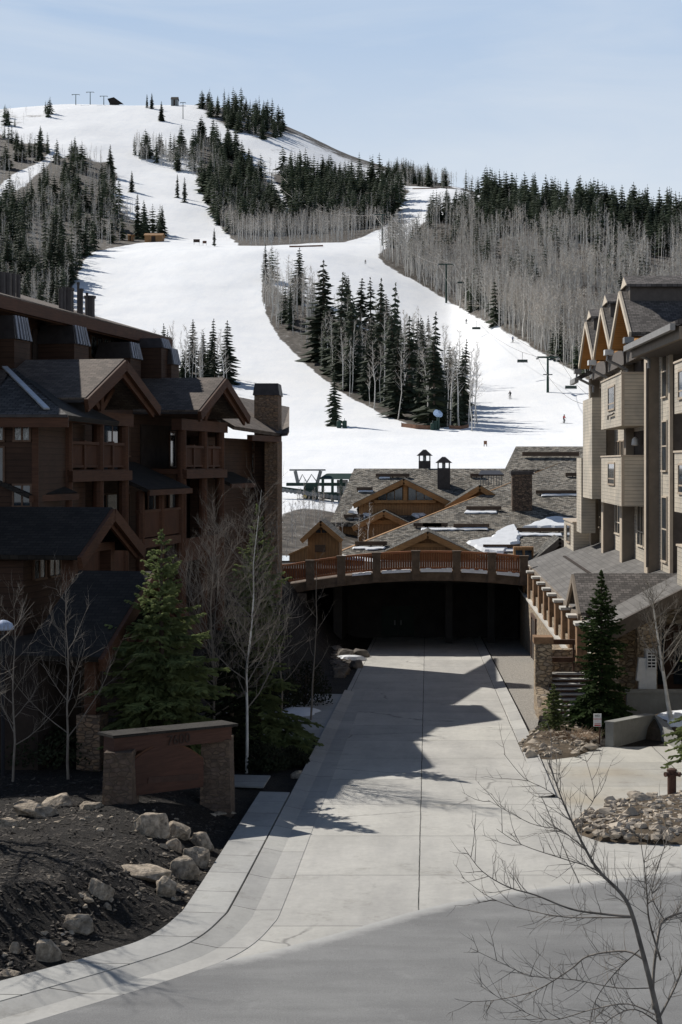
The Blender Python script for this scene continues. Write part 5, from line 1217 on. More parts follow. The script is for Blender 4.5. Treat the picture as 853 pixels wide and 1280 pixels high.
def bay(uc, lab):
    zE, zA, hw = 10.55, 12.3, 4.2
    # gable roof running back to the upper wall
    for s_ in (-1, 1):
        e_, p_ = (lambda v: LL(uc + s_ * hw, v, zE)), (lambda v: LL(uc, v, zA))
        b = MB(); b.slab([e_(.05), p_(.05), p_(-6.2), e_(-6.2)], .2); b.build('gable_roof', M['lroof'], lb)
        b = MB(); b.beam(LL(uc + s_ * hw, .1, zE - .26), LL(uc, .1, zA - .26), .16, .42); b.build('barge_board', M['ltimber'], lb)
        b = MB(); b.beam(LL(uc + s_ * (hw - .35), -.05, zE - .42), LL(uc, -.05, zA - .6), .12, .28); b.build('inner_barge_board', M['ltimber'], lb)
    b = MB(); b.beam(LL(uc - hw + .1, -.05, zE - .12), LL(uc - hw + .1, -4, zE - .12), .12, .14); b.build('gutter', M['darkmetal'], lb)
    b = MB(); b.slab([LL(uc - hw + .4, -2.4, zE - .2), LL(uc + hw - .4, -2.4, zE - .2), LL(uc, -2.4, zA - .45)], .12); b.build('gable_wall', M['lsiding'], lb)
    uu = [uc - 3.0, uc + .35, uc + 3.3]
    # posts, tie beam, braces
    for k, u in enumerate(uu):
        b = MB(); b.tube([LL(u, -1.2, -3), LL(u, -1.2, 10.1)], .24, 10); b.build('post', M['ltimber'], lb)
    b = MB(); b.box(uc - 3.7, uc + 3.9, -1.45, -.95, 9.62, 10.15, LL); b.build('tie_beam', M['ltimber'], lb)
    b = MB(); b.box(uc + .2, uc + .5, -1.3, -1.0, 10.15, 11.7, LL); b.build('king_post', M['ltimber'], lb)
    for s_ in (-1, 1):
        b = MB(); b.beam(LL(uc + .35 + s_ * .2, -1.15, 10.3), LL(uc + .35 + s_ * 1.5, -1.15, 11.2), .2, .24); b.build('brace', M['ltimber'], lb)
    # balcony
    zf, zt = 7.62, 8.9
    b = MB(); b.box(uc - 3.2, uc + 3.5, -3.19, -1.0, zf - .1, zf + .15, LL); fl_ = b.build('balcony_floor', M['ltimber'], lb)
    b = MB(); b.box(uc - 3.2, uc + 3.5, -1.02, -.86, zf - .32, zf + .1, LL); b.build('rim_beam', M['ltimber'], fl_)
    for a, c in ((uu[0] + .24, uu[1] - .24), (uu[1] + .24, uu[2] - .24)):
        b = MB(); b.box(a, c, -1.3, -1.05, zt - .12, zt, LL); rl_ = b.build('hand_rail', M['ltimber'], lb)
        b = MB(); m_ = (a + c) / 2
        b.box(a, m_ - .1, -1.22, -1.16, zf + .34, zt - .13, LL); b.build('rail_panel', M['lpanel'], lb)
        b = MB(); b.box(m_ + .1, c, -1.22, -1.16, zf + .34, zt - .13, LL); b.build('rail_panel', M['lpanel'], lb)
        b = MB(); b.box(m_ - .097, m_ + .097, -1.3, -1.08, zf + .16, zt + .05, LL); b.build('rail_post', M['ltimber'], lb)
        b = MB(); b.box(a, c, -1.25, -1.1, zf + .24, zf + .335, LL); b.build('bottom_rail', M['ltimber'], lb)
    b = MB(); b.box(uc - 3.2, uc + 3.4, -3.19, -3.12, 7.8, 9.9, LL); b.build('recess', M['recess'], lb)  # flat dark sheet painting the shade at the back of the balcony
    window(lb, LL, uc + .9, uc + 2.6, -3.1, 7.9, 9.6, M['lframe'], M['glass'], [.5])
    window(lb, LL, uc - 2.4, uc - .8, -3.1, 4.0, 6.6, M['lframe'], M['glass'], [.5])
    window(lb, LL, uc + .8, uc + 2.6, -3.1, 4.0, 6.6, M['lframe'], M['glass'], [.5])
    b = MB(); b.box(uc - 3.0, uc + 3.3, -1.3, -1.1, 3.3, 4.4, LL); b.build('lower_rail_panel', M['lpanel'], lb)
bay(.4, ''); bay(14.6, '')
# shed roofs and the lower balcony between the bays
def shed(u0, u1, v0, v1, z0, z1, roofm='lroofdark'):
    b = MB(); b.slab([LL(u0, v1, z0), LL(u1, v1, z0), LL(u1, v0, z1), LL(u0, v0, z1)], .16); b.build('shed_roof', M[roofm], lb)
    b = MB(); b.beam(LL(u0, v1 + .03, z0 - .16), LL(u1, v1 + .03, z0 - .16), .1, .24); b.build('eave_board', M['ltimber'], lb)
shed(4.6, 10.6, -3.15, -.4, 6.9, 8.1); shed(-7.5, -3.0, -3.15, -.6, 6.9, 8.0); shed(18.8, 23.5, -3.15, -.9, 7.0, 8.0)
for u in (5.0, 7.6, 10.4):
    b = MB(); b.tube([LL(u, -.9, -3), LL(u, -.9, 6.8)], .2, 8); b.build('post', M['ltimber'], lb)
b = MB(); b.box(4.7, 10.6, -.96, -.84, 4.75, 5.85, LL); b.build('rail_panel', M['lpanel'], lb)
b = MB(); b.box(4.7, 10.6, -1.02, -.78, 5.853, 5.97, LL); b.build('hand_rail', M['ltimber'], lb)
b = MB(); b.box(4.6, 10.7, -3.15, -.76, 4.3, 4.7, LL); b.build('balcony_floor', M['ltimber'], lb)
window(lb, LL, 5.4, 9.8, -3.19, 8.4, 9.9, M['lframe'], M['glass'], [.25, .5, .75])
window(lb, LL, 5.4, 9.8, -3.19, 4.9, 6.6, M['lframe'], M['glass'], [.33, .66])
# far end: hipped eave roof, stone pier and stone chimney
v_ = -1.6
ua, ub = u_at(300, v_), u_at(366, 0)
b = MB(); b.slab([LL(18.6, -.6, zpx(533, 19, -.6)), LL(u_at(352, -.6), -.6, zpx(541, 26, -.6)), LL(u_at(366, .6) , .4, zpx(541, 27, .6)), LL(u_at(352, -4) + 6, -5, 12.0), LL(19, -5, 12.4)], .2)
b.build('roof', M['lroof'], lb)
ue = u_at(352, -.6)
b = MB(); b.box(ue - 6.0, ue + .2, -.95, -.65, zpx(552, 26, -.6), zpx(545, 26, -.6), LL); b.build('eave_fascia', M['ltimber'], lb)
def px_stone(p0, p1, pt, pb, Y, dy, mat, name):
    b = MB(); b.box(xat(p0, Y), xat(p1, Y), Y, Y + dy, zat(pb, Y), zat(pt, Y)); return b.build(name, mat, lb)
yc = LL(ue, -2, 0).y
ch = px_stone(318, 348, 494, 560, yc, 2.2, M['stonechim'], 'stone_chimney')
b = MB(); q = .05
x0, x1, z0, z1 = xat(318, yc) - .08, xat(348, yc) + .08, zat(494, yc), zat(479, yc)
b.hexa([(x0, yc - .08, z0), (x1, yc - .08, z0), (x1, yc + 2.28, z0), (x0, yc + 2.28, z0), (x0 + .1, yc + .05, z1), (x1 - .1, yc + .05, z1), (x1 - .1, yc + 2.1, z1), (x0 + .1, yc + 2.1, z1)]); b.build('cap', M['darkmetal'], ch)
px_stone(331, 347, 551, 760, yc - 1.0, 3.0, M['stonechim'], 'stone_pier')
b = MB(); b.box(xat(296, yc), xat(331, yc - 1) - .01, yc - .4, yc + 6, -5, zat(549, yc)); b.build('end_wall', M['lsiding'], lb)
def IE(u, v, z): return Vector((u, yc - .4 - v, z))
window(lb, IE, xat(310, yc), xat(318, yc), 0.0, zat(590, yc), zat(568, yc), M['lframe'], M['glassref'], [.5]); window(lb, IE, xat(310, yc), xat(318, yc), 0.0, zat(562, yc), zat(554, yc), M['lframe'], M['glassref'], [.5])
b = MB(); b.box(18.5, ue + .2, -3.0, -2.2, -4, zpx(548, 24, -2.2), LL); b.build('end_wall', M['lsiding'], lb)
# ---- near wing facing the camera
Yw = 58.0; Xr = xat(48, Yw)
b = MB(); b.box(xat(-24, Yw), Xr, Yw, Yw + 8, -4, 9.6); b.build('near_wall', M['lsiding'], lb)
b = MB(); b.box(Xr - .22, Xr + .02, Yw - .05, Yw - .003, 0, 9.6); b.build('corner_board', M['ltimber'], lb)
ze = zat(519, 57); xe = xat(86, 57); zr_ = zat(463, 62)
b = MB(); b.slab([(xat(-30, 57), 57, ze), (xe, 57, ze), (xat(10, 62.5), 62.5, zr_ + .1), (xat(-30, 57), 62.5, zr_ + .1)], .2); b.build('roof', M['lrooftile'], lb)
b = MB(); b.slab([(xe, 57, ze), (xe + .1, 66, ze), (xat(10, 62.5), 62.5, zr_ + .1)], .2); b.build('roof', M['lroofdark'], lb)
b = MB(); b.beam((xe - .9, 57.5, ze + .25), (xat(6, 62.5), 62.5, zr_ + .17), .22, .06); b.build('lit_hip_edge', M['brightmetal'], lb)  # pale strip painting the sunlit edge of the hip
b = MB(); b.beam((xat(-30, 57), 56.95, ze - .22), (xe, 56.95, ze - .22), .14, .42); b.build('eave_fascia', M['ltimber'], lb)
b = MB(); b.beam((xat(-30, 57), 56.86, ze - .03), (xe, 56.86, ze - .03), .13, .1); b.build('gutter', M['darkmetal'], lb)
def IY(u, v, z): return Vector((u, Yw - v, z))
for (p0, p1, pt, pb, br_) in ((19, 37, 530, 550, [.5]), (-12, 4, 530, 550, [.5]), (-12, 4, 560, 602, [.5]), (18, 38, 607, 632, [.5])):
    window(lb, IY, xat(p0, Yw), xat(p1, Yw), 0.0, zat(pb, Yw), zat(pt, Yw), M['lframe'], M['glassref'] if pb == 550 else M['glass'], br_)
# ---- entrance porches in front
def porch(cy, cx, zA, zE, hw, back, roofm, nm):
    PO = Vector((cx, cy, 0))
    def PL(u, v, z): return Vector((PO.x + ud.x * u + vd.x * v, PO.y + ud.y * u + vd.y * v, z))
    for s_ in (-1, 1):
        b = MB(); b.slab([PL(s_ * hw, 0, zE), PL(0, 0, zA), PL(0, -back, zA), PL(s_ * hw, -back, zE)], .18); b.build('porch_roof', M[roofm], lb)
        b = MB(); b.beam(PL(s_ * hw, .06, zE - .24), PL(0, .06, zA - .24), .14, .40); b.build('barge_board', M['ltimber'], lb)
        b = MB(); b.beam(PL(s_ * (hw - .3), -.1, zE - .36), PL(0, -.1, zA - .52), .1, .2); b.build('inner_barge_board', M['ltimber'], lb)
    return PL
PL = porch(54, xat(140, 54), zat(634, 54), zat(688, 54), 2.97, 5.6, 'lroofdark', 'porch')
b = MB(); b.box(-1.9, 1.9, -1.0, -.6, zat(690, 54), zat(680, 54), PL); b.build('tie_beam', M['ltimber'], lb)
b = MB(); b.box(-.15, .15, -.9, -.7, zat(680, 54) + .003, zat(645, 54), PL); b.build('king_post', M['ltimber'], lb)
for s_ in (-1, 1):
    b = MB(); b.beam(PL(s_ * .15, -.8, zat(678, 54)), PL(s_ * 1.2, -.8, zat(664, 54)), .16, .2); b.build('brace', M['ltimber'], lb)
    b = MB(); b.box(s_ * 1.7 - .2, s_ * 1.7 + .2, -1.0, -.6, -3, zat(690, 54) - .003, PL); b.build('post', M['ltimber'], lb)
b = MB(); b.box(-2.2, 2.6, -4.6, -2.2, -3, 5.2, PL); b.build('porch_wall', M['lsiding'], lb)
window(lb, PL, -1.4, -.5, -2.2, 4.2, 4.8, M['lframe'], M['glassref'], [.5]); window(lb, PL, -.1, .8, -2.2, 4.2, 4.8, M['lframe'], M['glassref'], [.5])
def IZ(u, v, z): return Vector((u, 55.6 - v, z))
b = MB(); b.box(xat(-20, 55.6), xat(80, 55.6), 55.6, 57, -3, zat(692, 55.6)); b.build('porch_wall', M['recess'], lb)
window(lb, IZ, xat(30, 55.6), xat(46, 55.6), .0, zat(735, 55.6), zat(705, 55.6), M['lframe'], M['glass'], [.5])
PL2 = porch(50.5, xat(190, 50.5), zat(714, 50.5), zat(800, 50.5), 4.5, 2.4, 'lroofdark', 'porch')
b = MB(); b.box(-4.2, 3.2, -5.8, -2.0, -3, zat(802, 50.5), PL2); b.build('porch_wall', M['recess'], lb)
for u in (-3.2, 3.0):
    b = MB(); b.box(u - .18, u + .18, -.9, -.54, -2.5, zat(802, 50.5), PL2); b.build('post', M['ltimber'], lb)
    b = MB(); b.box(u - .36, u + .36, -1.08, -.36, -2.6, .6, PL2); b.build('stone_base', M['stonechim'], lb)
b = MB(); b.box(xat(95, 50), xat(116, 50), 50, 50.8, -2.6, zat(800, 50)); b.build('stone_base', M['stonechim'], lb)

# ------------------------------------------------------------------ monument sign
mo = thing('monument_sign', 'stone and timber entrance sign with an arched carved board and 7600 on its beam', 'sign', G(205, 1012))
pR0, pR1 = G(268, 1018), G(150, 1006)
YR, YLf = G(270, 1015).y, G(147, 1005).y
def YS(px): return YLf + .2 + (YR - YLf) * (px - 147) / 123
def pillar(px0, px1, pt, Y, dy):
    b = MB(); x0, x1 = xat(px0, Y), xat(px1, Y); zt = zat(pt, Y); zb_ = gz((x0 + x1) / 2, Y) - .3
    n = 5
    b.hexa([(x0 - .05, Y - .05, zb_), (x1 + .05, Y - .05, zb_), (x1 + .05, Y + dy, zb_), (x0 - .05, Y + dy, zb_), (x0, Y, zt), (x1, Y, zt), (x1, Y + dy, zt), (x0, Y + dy, zt)])
    return b.build('stone_pillar', M['stonesign'], mo)
pillar(130, 164, 941, YLf, .9); pillar(252, 287, 925, YR, .9)
Pa, Pb = Vector((xat(133, YLf), YLf + .35, zat(934, YLf))), Vector((xat(281, YR), YR + .35, zat(918, YR)))
b = MB(); b.beam(Pa, Pb, .50, .38); bm_ = b.build('beam', M['signwood'], mo)
b = MB(); b.beam(Pa + Vector((-.1, 0, .25)), Pb + Vector((.1, 0, .25)), .8, .07); b.build('beam_cap', M['lroofdark'], bm_)
dd = (Pb - Pa).normalized(); rzs = math.atan2(dd.y, dd.x); nrm_ = Vector((dd.y, -dd.x, 0)).normalized()
tx = text('7600', .37, Pa.lerp(Pb, .53) + nrm_ * .285 + Vector((0, 0, -.01)), bm_, M['signtext'], 'number', rzs)
ya, yb = YS(163), YS(251); ym = (ya + yb) / 2; Qa, Qb = Vector((xat(163, ya), ya, 0)), Vector((xat(251, yb), yb, 0)); n = 14
b = MB(); front = []; bot = zat(985, ym) ; k0, k1 = zat(951, ya), zat(950, yb); zm_ = .42
ring = [Qa.lerp(Qb, i / n) + Vector((0, 0, (k0 + (k1 - k0) * i / n) + zm_ * (1 - (2 * i / n - 1) ** 2))) for i in range(n + 1)]
poly = ring + [Vector((Qb.x, Qb.y, zat(980, yb))), Vector((Qa.x, Qa.y, zat(992, ya)))]
b.slab(poly, .12); sb = b.build('sign_board', M['signwood'], mo)
b = MB()
for a, c in zip(ring, ring[1:]): b.beam(a + Vector((0, 0, .03)), c + Vector((0, 0, .03)), .2, .06)
b.build('arched_trim', M['ltimber'], sb)
b = MB(); b.beam(Vector((Qa.x, Qa.y, zat(990, ya) - .02)), Vector((Qb.x, Qb.y, zat(979, yb) - .02)), .2, .14); b.build('bottom_rail', M['signwood'], mo)
bn = (Qb - Qa).normalized(); nn_ = Vector((bn.y, -bn.x, 0)); mid = (Qa + Qb) / 2; zc_ = zat(966, ym)
# the carved lettering is too dark to read in the photograph: only its faint band is built
b = MB(); b.beam(Qa.lerp(Qb, .2) + nn_ * .125 + Vector((0, 0, zat(978, ya))), Qa.lerp(Qb, .92) + nn_ * .125 + Vector((0, 0, zat(969, yb))), .03, .16); b.build('worn_band', M['signworn'], sb)
# ------------------------------------------------------------------ near trees
def near_spruce(H, Rb, seed, whorls=24, per=8, low=.05, mat='needle', dens=1.0, tw=.055):
    rn = random.Random(seed); tr, cr = MB(), MB()
    tr.tube([(0, 0, -.4), (0, 0, H * .5), (0, 0, H * .985)], [.020 * H, .011 * H, .003 * H], 8)
    def brush(a, c, w):
        d = (c - a); ln = d.length
        if ln < .01: return
        d.normalize(); s_ = d.cross(Vector((rn.uniform(-.3, .3), rn.uniform(-.3, .3), 1))).normalized(); u = s_.cross(d)
        for ax, k in ((s_, 1.0), (u, .7)):
            q = ax * w * k; m_ = a.lerp(c, .6)
            cr.face([a - q * .5, a + q * .5, m_ + q, m_ - q]); cr.face([m_ - q, m_ + q, c])
    for k in range(whorls):
        f = k / (whorls - 1); z = H * (low + (1 - low) * f ** .95) * .97
        prof = ((1 - f) ** .82) * (.82 + .18 * math.sin(f * 9 + seed)) + .035
        npb = per if f < .85 else 5
        for j in range(npb):
            a = 6.283 * (j + rn.uniform(-.35, .35)) / npb + k * 2.4; L_ = Rb * prof * rn.uniform(.5, 1.2)
            d = Vector((math.cos(a), math.sin(a), 0)); up0 = .55 * f + rn.uniform(-.12, .1); z0 = z + rn.uniform(-.03, .03) * H * .3
            n = max(3, int(L_ / .16)); pts = []
            for i in range(n + 1):
                t_ = i / n; pts.append(d * (L_ * t_) + Vector((0, 0, z0 + L_ * (up0 * t_ - .50 * (1 - f * .7) * t_ * t_ + .16 * t_ ** 4))) + Vector((rn.uniform(-.02, .02), rn.uniform(-.02, .02), 0)))
            for i in range(n): brush(pts[i], pts[i + 1], tw * .8)
            nt_ = max(4, int(L_ / .085 * dens))
            for i in range(nt_):
                t_ = .18 + .82 * (i + rn.random()) / nt_; x = t_ * n; i0 = min(n - 1, int(x)); p = pts[i0].lerp(pts[i0 + 1], x - i0)
                s_ = Vector((-d.y, d.x, 0)) * rn.choice((-1, 1)); ln = L_ * .42 * (1.08 - t_) * rn.uniform(.6, 1.2) + .09
                q = p + (s_ * .85 + d * rn.uniform(.25, .8) + Vector((0, 0, rn.uniform(-.42, .05)))).normalized() * ln
                brush(p, q, tw)
                if ln > .28:
                    for _ in range(int(ln / .14)):
                        m_ = p.lerp(q, rn.uniform(.3, .9)); brush(m_, m_ + (d * rn.uniform(.2, 1) + s_ * rn.uniform(-.3, .9) + Vector((0, 0, rn.uniform(-.6, .0)))).normalized() * ln * .42, tw * .9)
    for _ in range(10):
        z = H * rn.uniform(.95, 1.0); brush(Vector((0, 0, z)), Vector((rn.uniform(-.08, .08), rn.uniform(-.08, .08), z + .12)), tw * .7)
    return tr, cr
def put_spruce(p, H, Rb, seed, label, mat='needle', **kw):
    root = thing('spruce_tree', label, 'tree', p); tr, cr = near_spruce(H, Rb, seed, **kw)
    for nm, m_, mm in (('trunk', tr, M['bark']), ('crown', cr, M[mat])):
        o = bpy.data.objects.new(nm, m_.mesh(nm, mm, uv=False, fix=False)); col.objects.link(o); o.parent = root
    return root
def at_ground(px, Y):
    X = xat(px, Y); return Vector((X, Y, gz(X, Y)))
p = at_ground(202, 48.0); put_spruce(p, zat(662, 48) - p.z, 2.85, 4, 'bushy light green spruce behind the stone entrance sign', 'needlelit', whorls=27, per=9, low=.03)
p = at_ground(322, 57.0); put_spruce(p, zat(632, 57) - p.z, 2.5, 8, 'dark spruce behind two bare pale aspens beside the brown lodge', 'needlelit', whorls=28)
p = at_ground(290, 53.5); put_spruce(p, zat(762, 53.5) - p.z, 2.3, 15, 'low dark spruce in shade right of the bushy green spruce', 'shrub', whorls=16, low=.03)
Y = 62.6; p = Vector((xat(752, Y), Y, base(Y))); put_spruce(p, zat(712, Y) - p.z, 1.75, 21, 'slim dark spruce in front of the stone terrace and stair', 'needle', whorls=34, per=9, low=.07)
Y = 61.5; p = Vector((xat(692, Y), Y, base(Y))); put_spruce(p, zat(858, Y) - p.z, 1.0, 33, 'young bushy spruce in the rock bed below the outside stair', 'needlelit', whorls=13, per=9, low=.02)
Y = 52.0; p = Vector((xat(902, Y), Y, base(Y) + .3)); put_spruce(p, 7.6, 2.15, 40, 'spruce at the right edge whose low boughs reach over the driveway wall', 'needlelit', whorls=26, per=9, low=.10)

def limb_twigs(tw, pts, rad, rn, n, ln, up=.5, lev=1, side=None):
    tot = len(pts) - 1
    for _ in range(n):
        x = rn.uniform(.15, .999) * tot; i = int(x); p = pts[i].lerp(pts[i + 1], x - i); d0 = (pts[i + 1] - pts[i]).normalized()
        v = Vector((rn.gauss(0, 1), rn.gauss(0, 1), rn.gauss(0, 1))); v = (v - d0 * v.dot(d0)).normalized()
        d = (d0 * rn.uniform(.4, 1.0) + v * .8 + Vector((0, 0, up * rn.random()))).normalized(); l_ = ln * rn.uniform(.45, 1.25); q = [p]
        for s_ in range(4):
            d = (d + Vector((rn.uniform(-.2, .2), rn.uniform(-.2, .2), rn.uniform(-.08, .24)))).normalized(); q.append(q[-1] + d * l_ / 4)
        r0 = rad * .5; tw.tube(q, [r0, r0 * .8, r0 * .62, r0 * .45, r0 * .25], 4, False)
        if lev > 0: limb_twigs(tw, q, rad * .55, rn, rn.randint(2, 4), ln * .5, up, lev - 1)
def bare_tree(H, seed, r0, spread=.35, nl=11, h0=.28, ntw=9, lev=1, lean=(0, 0)):
    rn = random.Random(seed); tr, tw = MB(), MB(); pts = []; x = y = 0
    for k in range(9):
        pts.append(Vector((x + lean[0] * (k / 8) ** 1.3, y + lean[1] * k / 8, -.3 + (H + .3) * k / 8))); x += rn.uniform(-.03, .03) * H * .35; y += rn.uniform(-.03, .03) * H * .35
    rr = [r0 * (1 - .93 * k / 8) for k in range(9)]; tr.tube(pts, rr, 8)
    for k in range(nl):
        f = h0 + (.93 - h0) * (k + rn.random() * .8) / nl; x_ = f * 8; i = min(7, int(x_)); p = pts[i].lerp(pts[i + 1], x_ - i); a = k * 2.4 + rn.uniform(-.5, .5)
        l_ = H * spread * (1.1 - f) * rn.uniform(.75, 1.3) + .3; d = Vector((math.cos(a), math.sin(a), rn.uniform(.5, 1.0))).normalized(); q = [p]
        for s_ in range(5):
            d = (d + Vector((rn.uniform(-.16, .16), rn.uniform(-.16, .16), .16))).normalized(); q.append(q[-1] + d * l_ / 5)
        ra = r0 * (1 - .93 * f) * .55; tw.tube(q, [ra * (1 - .15 * s_) for s_ in range(6)], 5, False)
        limb_twigs(tw, q, max(.010, ra * .55), rn, ntw, l_ * .42, .6, lev)
    limb_twigs(tw, pts[5:], max(.010, r0 * .25), rn, ntw, H * .13, .6, lev)
    return tr, tw
def put_bare(p, H, seed, r0, label, cat='tree', tm='twiglit', wm='twiglit', nm='bare_tree', grp=None, **kw):
    root = thing(nm, label, cat, p, grp); tr, tw = bare_tree(H, seed, r0, **kw)
    for n_, m_, mm in (('trunk', tr, M[tm]), ('branches', tw, M[wm])):
        o = bpy.data.objects.new(n_, m_.mesh(n_, mm, uv=False, fix=False)); col.objects.link(o); o.parent = root
    return root
p = at_ground(270, 53); put_bare(p, zat(640, 53) - p.z, 3, .055, 'bare pale aspen with spreading crown right of the bushy green spruce', spread=.40, nl=28, h0=.2, ntw=20)
p = at_ground(308, 52); put_bare(p, zat(612, 52) - p.z, 9, .055, 'slim bare white aspen, the taller one in front of the dark spruce', spread=.34, nl=26, h0=.24, ntw=17, lean=(.6, 0), tm='aspenbark')
p = at_ground(352, 60); put_bare(p, zat(650, 60) - p.z, 12, .05, 'thin bare sapling left of the dark retaining bank under the bridge', spread=.22, nl=9, ntw=5)
p = at_ground(388, 66); put_bare(p, zat(690, 66) - p.z, 15, .045, 'thinnest bare sapling, beside the rock slope left of the underpass', spread=.16, nl=8, ntw=4)
p = at_ground(86, 45); put_bare(p, zat(715, 45) - p.z, 21, .042, 'bare forked young tree in front of the lodge porch column', tm='twiglit', spread=.36, nl=14, h0=.2, ntw=8)
p = at_ground(16, 44.5); put_bare(p, zat(735, 44.5) - p.z, 27, .038, 'bare young tree beside the pale lamp at the left edge', tm='twiglit', spread=.3, nl=14, h0=.2, ntw=8)
p = at_ground(-95, 38); put_bare(p, 7.6, 29, .13, 'bare tree left of the mulch bed whose branch shadows fall on the pavement', spread=.5, nl=18, h0=.25, ntw=10)
p = at_ground(-150, 34.0); put_bare(p, 7.4, 30, .15, 'bare tree near the kerb bend beyond the left edge', spread=.5, nl=18, h0=.25, ntw=10)
Y = 60.5; p = Vector((xat(842, Y), Y, base(Y) + .2)); put_bare(p, zat(728, Y) - p.z, 41, .10, 'leaning pale aspen with a dense twiggy crown in front of the entrance recess', spread=.42, nl=18, h0=.36, ntw=12, lean=(-1.0, 0), wm='twig', tm='aspenbark')

# ---- the near bare tree at the lower right
YT = 13.0; rn = random.Random(77)
base_p = Vector((xat(838, YT), YT, gz(xat(838, YT), YT)))
ft = thing('bare_tree', 'dark twiggy bare tree leaning in from the lower right corner close to the viewer', 'tree', base_p)
def L3(pp, y0=YT, dy=0.0): return [W(px, py, y0 + dy * i / max(1, len(pp) - 1)) for i, (px, py) in enumerate(pp)]
def smooth(pts, k=4): return [Vector(q) for q in curve_pts([tuple(p) for p in pts], k)]
tr, tw = MB(), MB()
def limb(pp, r0, r1, dy=0.0, y0=YT, twn=14, ln=.30, mb=None, lev=1):
    r0 *= .55; r1 *= .6; twn = int(twn * 1.9)
    q = smooth(L3(pp, y0, dy)); n = len(q); (mb or tw).tube(q, [r0 + (r1 - r0) * i / (n - 1) for i in range(n)], 6 if r0 > .02 else 5)
    if twn: limb_twigs(tw, q, max(.0062, r0 * .36), rn, twn, ln, .35, lev)
    return q
trunk_px = [(838, 1560), (836, 1420), (829, 1320), (825, 1280), (814, 1232), (802, 1185), (789, 1139), (776, 1116), (749, 1089), (733, 1063), (716, 1029), (703, 1000), (686, 953)]
q = smooth([base_p - Vector((0, 0, .3))] + L3(trunk_px)); n = len(q)
tr.tube(q, [.034 * (1 - .93 * (i / (n - 1)) ** .8) + .002 for i in range(n)], 8)
limb_twigs(tw, q[int(n * .42):], .007, rn, 40, .34, .3, 1)
limb([(817, 1262), (817, 1219), (824, 1165), (832, 1149), (858, 1139), (885, 1130)], .028, .010, .5, twn=18)
limb([(826, 1200), (812, 1152), (809, 1119), (806, 1085), (800, 1045)], .018, .004, -.5, twn=14)
limb([(789, 1146), (749, 1142), (713, 1136), (670, 1119), (636, 1109), (603, 1089), (580, 1059)], .020, .003, -.6, twn=12)
limb([(789, 1147), (745, 1147), (703, 1146), (653, 1136), (613, 1122), (577, 1096)], .013, .003, .5, twn=10)
limb([(806, 1200), (782, 1189), (736, 1195), (713, 1212), (670, 1238), (620, 1250), (585, 1252)], .018, .003, .7, twn=14)
limb([(751, 1091), (736, 1083), (703, 1073), (653, 1056), (621, 1036)], .011, .003, -.4, twn=8)
limb([(733, 1063), (712, 1045), (696, 1036), (663, 1029), (610, 1000)], .010, .003, .4, twn=7)
limb([(703, 1000), (680, 985), (655, 972), (630, 942)], .007, .003, .2, twn=4)
limb([(716, 1029), (736, 1010), (743, 990), (731, 944)], .007, .003, -.3, twn=4)
limb([(815, 1235), (772, 1235), (720, 1225), (665, 1220), (630, 1205), (588, 1185)], .010, .003, -.7, twn=9)
limb([(822, 1270), (785, 1255), (740, 1262), (690, 1275), (650, 1262), (600, 1232)], .012, .003, .6, twn=10)
limb([(823, 1275), (850, 1220), (862, 1170), (870, 1110)], .020, .004, -.4, twn=16)
limb([(832, 1152), (815, 1120), (822, 1085), (838, 1040)], .009, .003, .3, twn=9)
limb([(802, 1185), (770, 1215), (745, 1250), (735, 1290)], .011, .003, .5, twn=12)
limb([(825, 1280), (795, 1262), (765, 1272), (735, 1300)], .012, .004, -.5, twn=14)
o = tr.build('trunk', M['branch'], ft, smooth=True, uv=False); o = tw.build('branches', M['branch'], ft, uv=False, fix=False)

# ------------------------------------------------------------------ boulders and rock beds
def boulder(p, w, h, d, seed, mat='rock', flat=1.0):
    rn = random.Random(seed); b = MB(); pts = []
    for _ in range(20):
        v = Vector((rn.gauss(0, 1), rn.gauss(0, 1), rn.gauss(0, 1))).normalized(); m = max(abs(v.x), abs(v.y), abs(v.z)); v = v.lerp(v / m, rn.uniform(.35, .9))
        pts.append(Vector((v.x * w / 2 * rn.uniform(.82, 1), v.y * d / 2 * rn.uniform(.82, 1), v.z * h * .62 * rn.uniform(.85, 1))))
    rz = rn.uniform(0, 3); M_ = Matrix.Rotation(rn.uniform(-.12, .12), 3, 'X') @ Matrix.Rotation(rn.uniform(-.3, .3), 3, 'Z')
    t0 = MB(); t0.hull([M_ @ q for q in pts]); me_ = t0.mesh('rock', M[mat], uv=False); bm = bmesh.new(); bm.from_mesh(me_); bpy.data.meshes.remove(me_)
    bmesh.ops.bevel(bm, geom=list(bm.edges), offset=min(w, h) * .03, segments=1, affect='EDGES'); bmesh.ops.triangulate(bm, faces=bm.faces)
    bmesh.ops.subdivide_edges(bm, edges=[e_ for e_ in bm.edges if e_.calc_length() > w * .12], cuts=2, use_grid_fill=True); bmesh.ops.triangulate(bm, faces=bm.faces); bm.verts.index_update()
    for v in bm.verts:
        q = v.co * (3.2 / w); v.co += v.co.normalized() * (noise.noise(q + Vector((seed, 0, 0))) * .04 + noise.noise(q * 2.7 + Vector((0, seed, 0))) * .035) * w
    b.v = [p + v.co + Vector((0, 0, h * .22)) for v in bm.verts]; b.f = [tuple(v.index for v in g.verts) for g in bm.faces]; b.k = [0] * len(b.f); bm.free(); return b
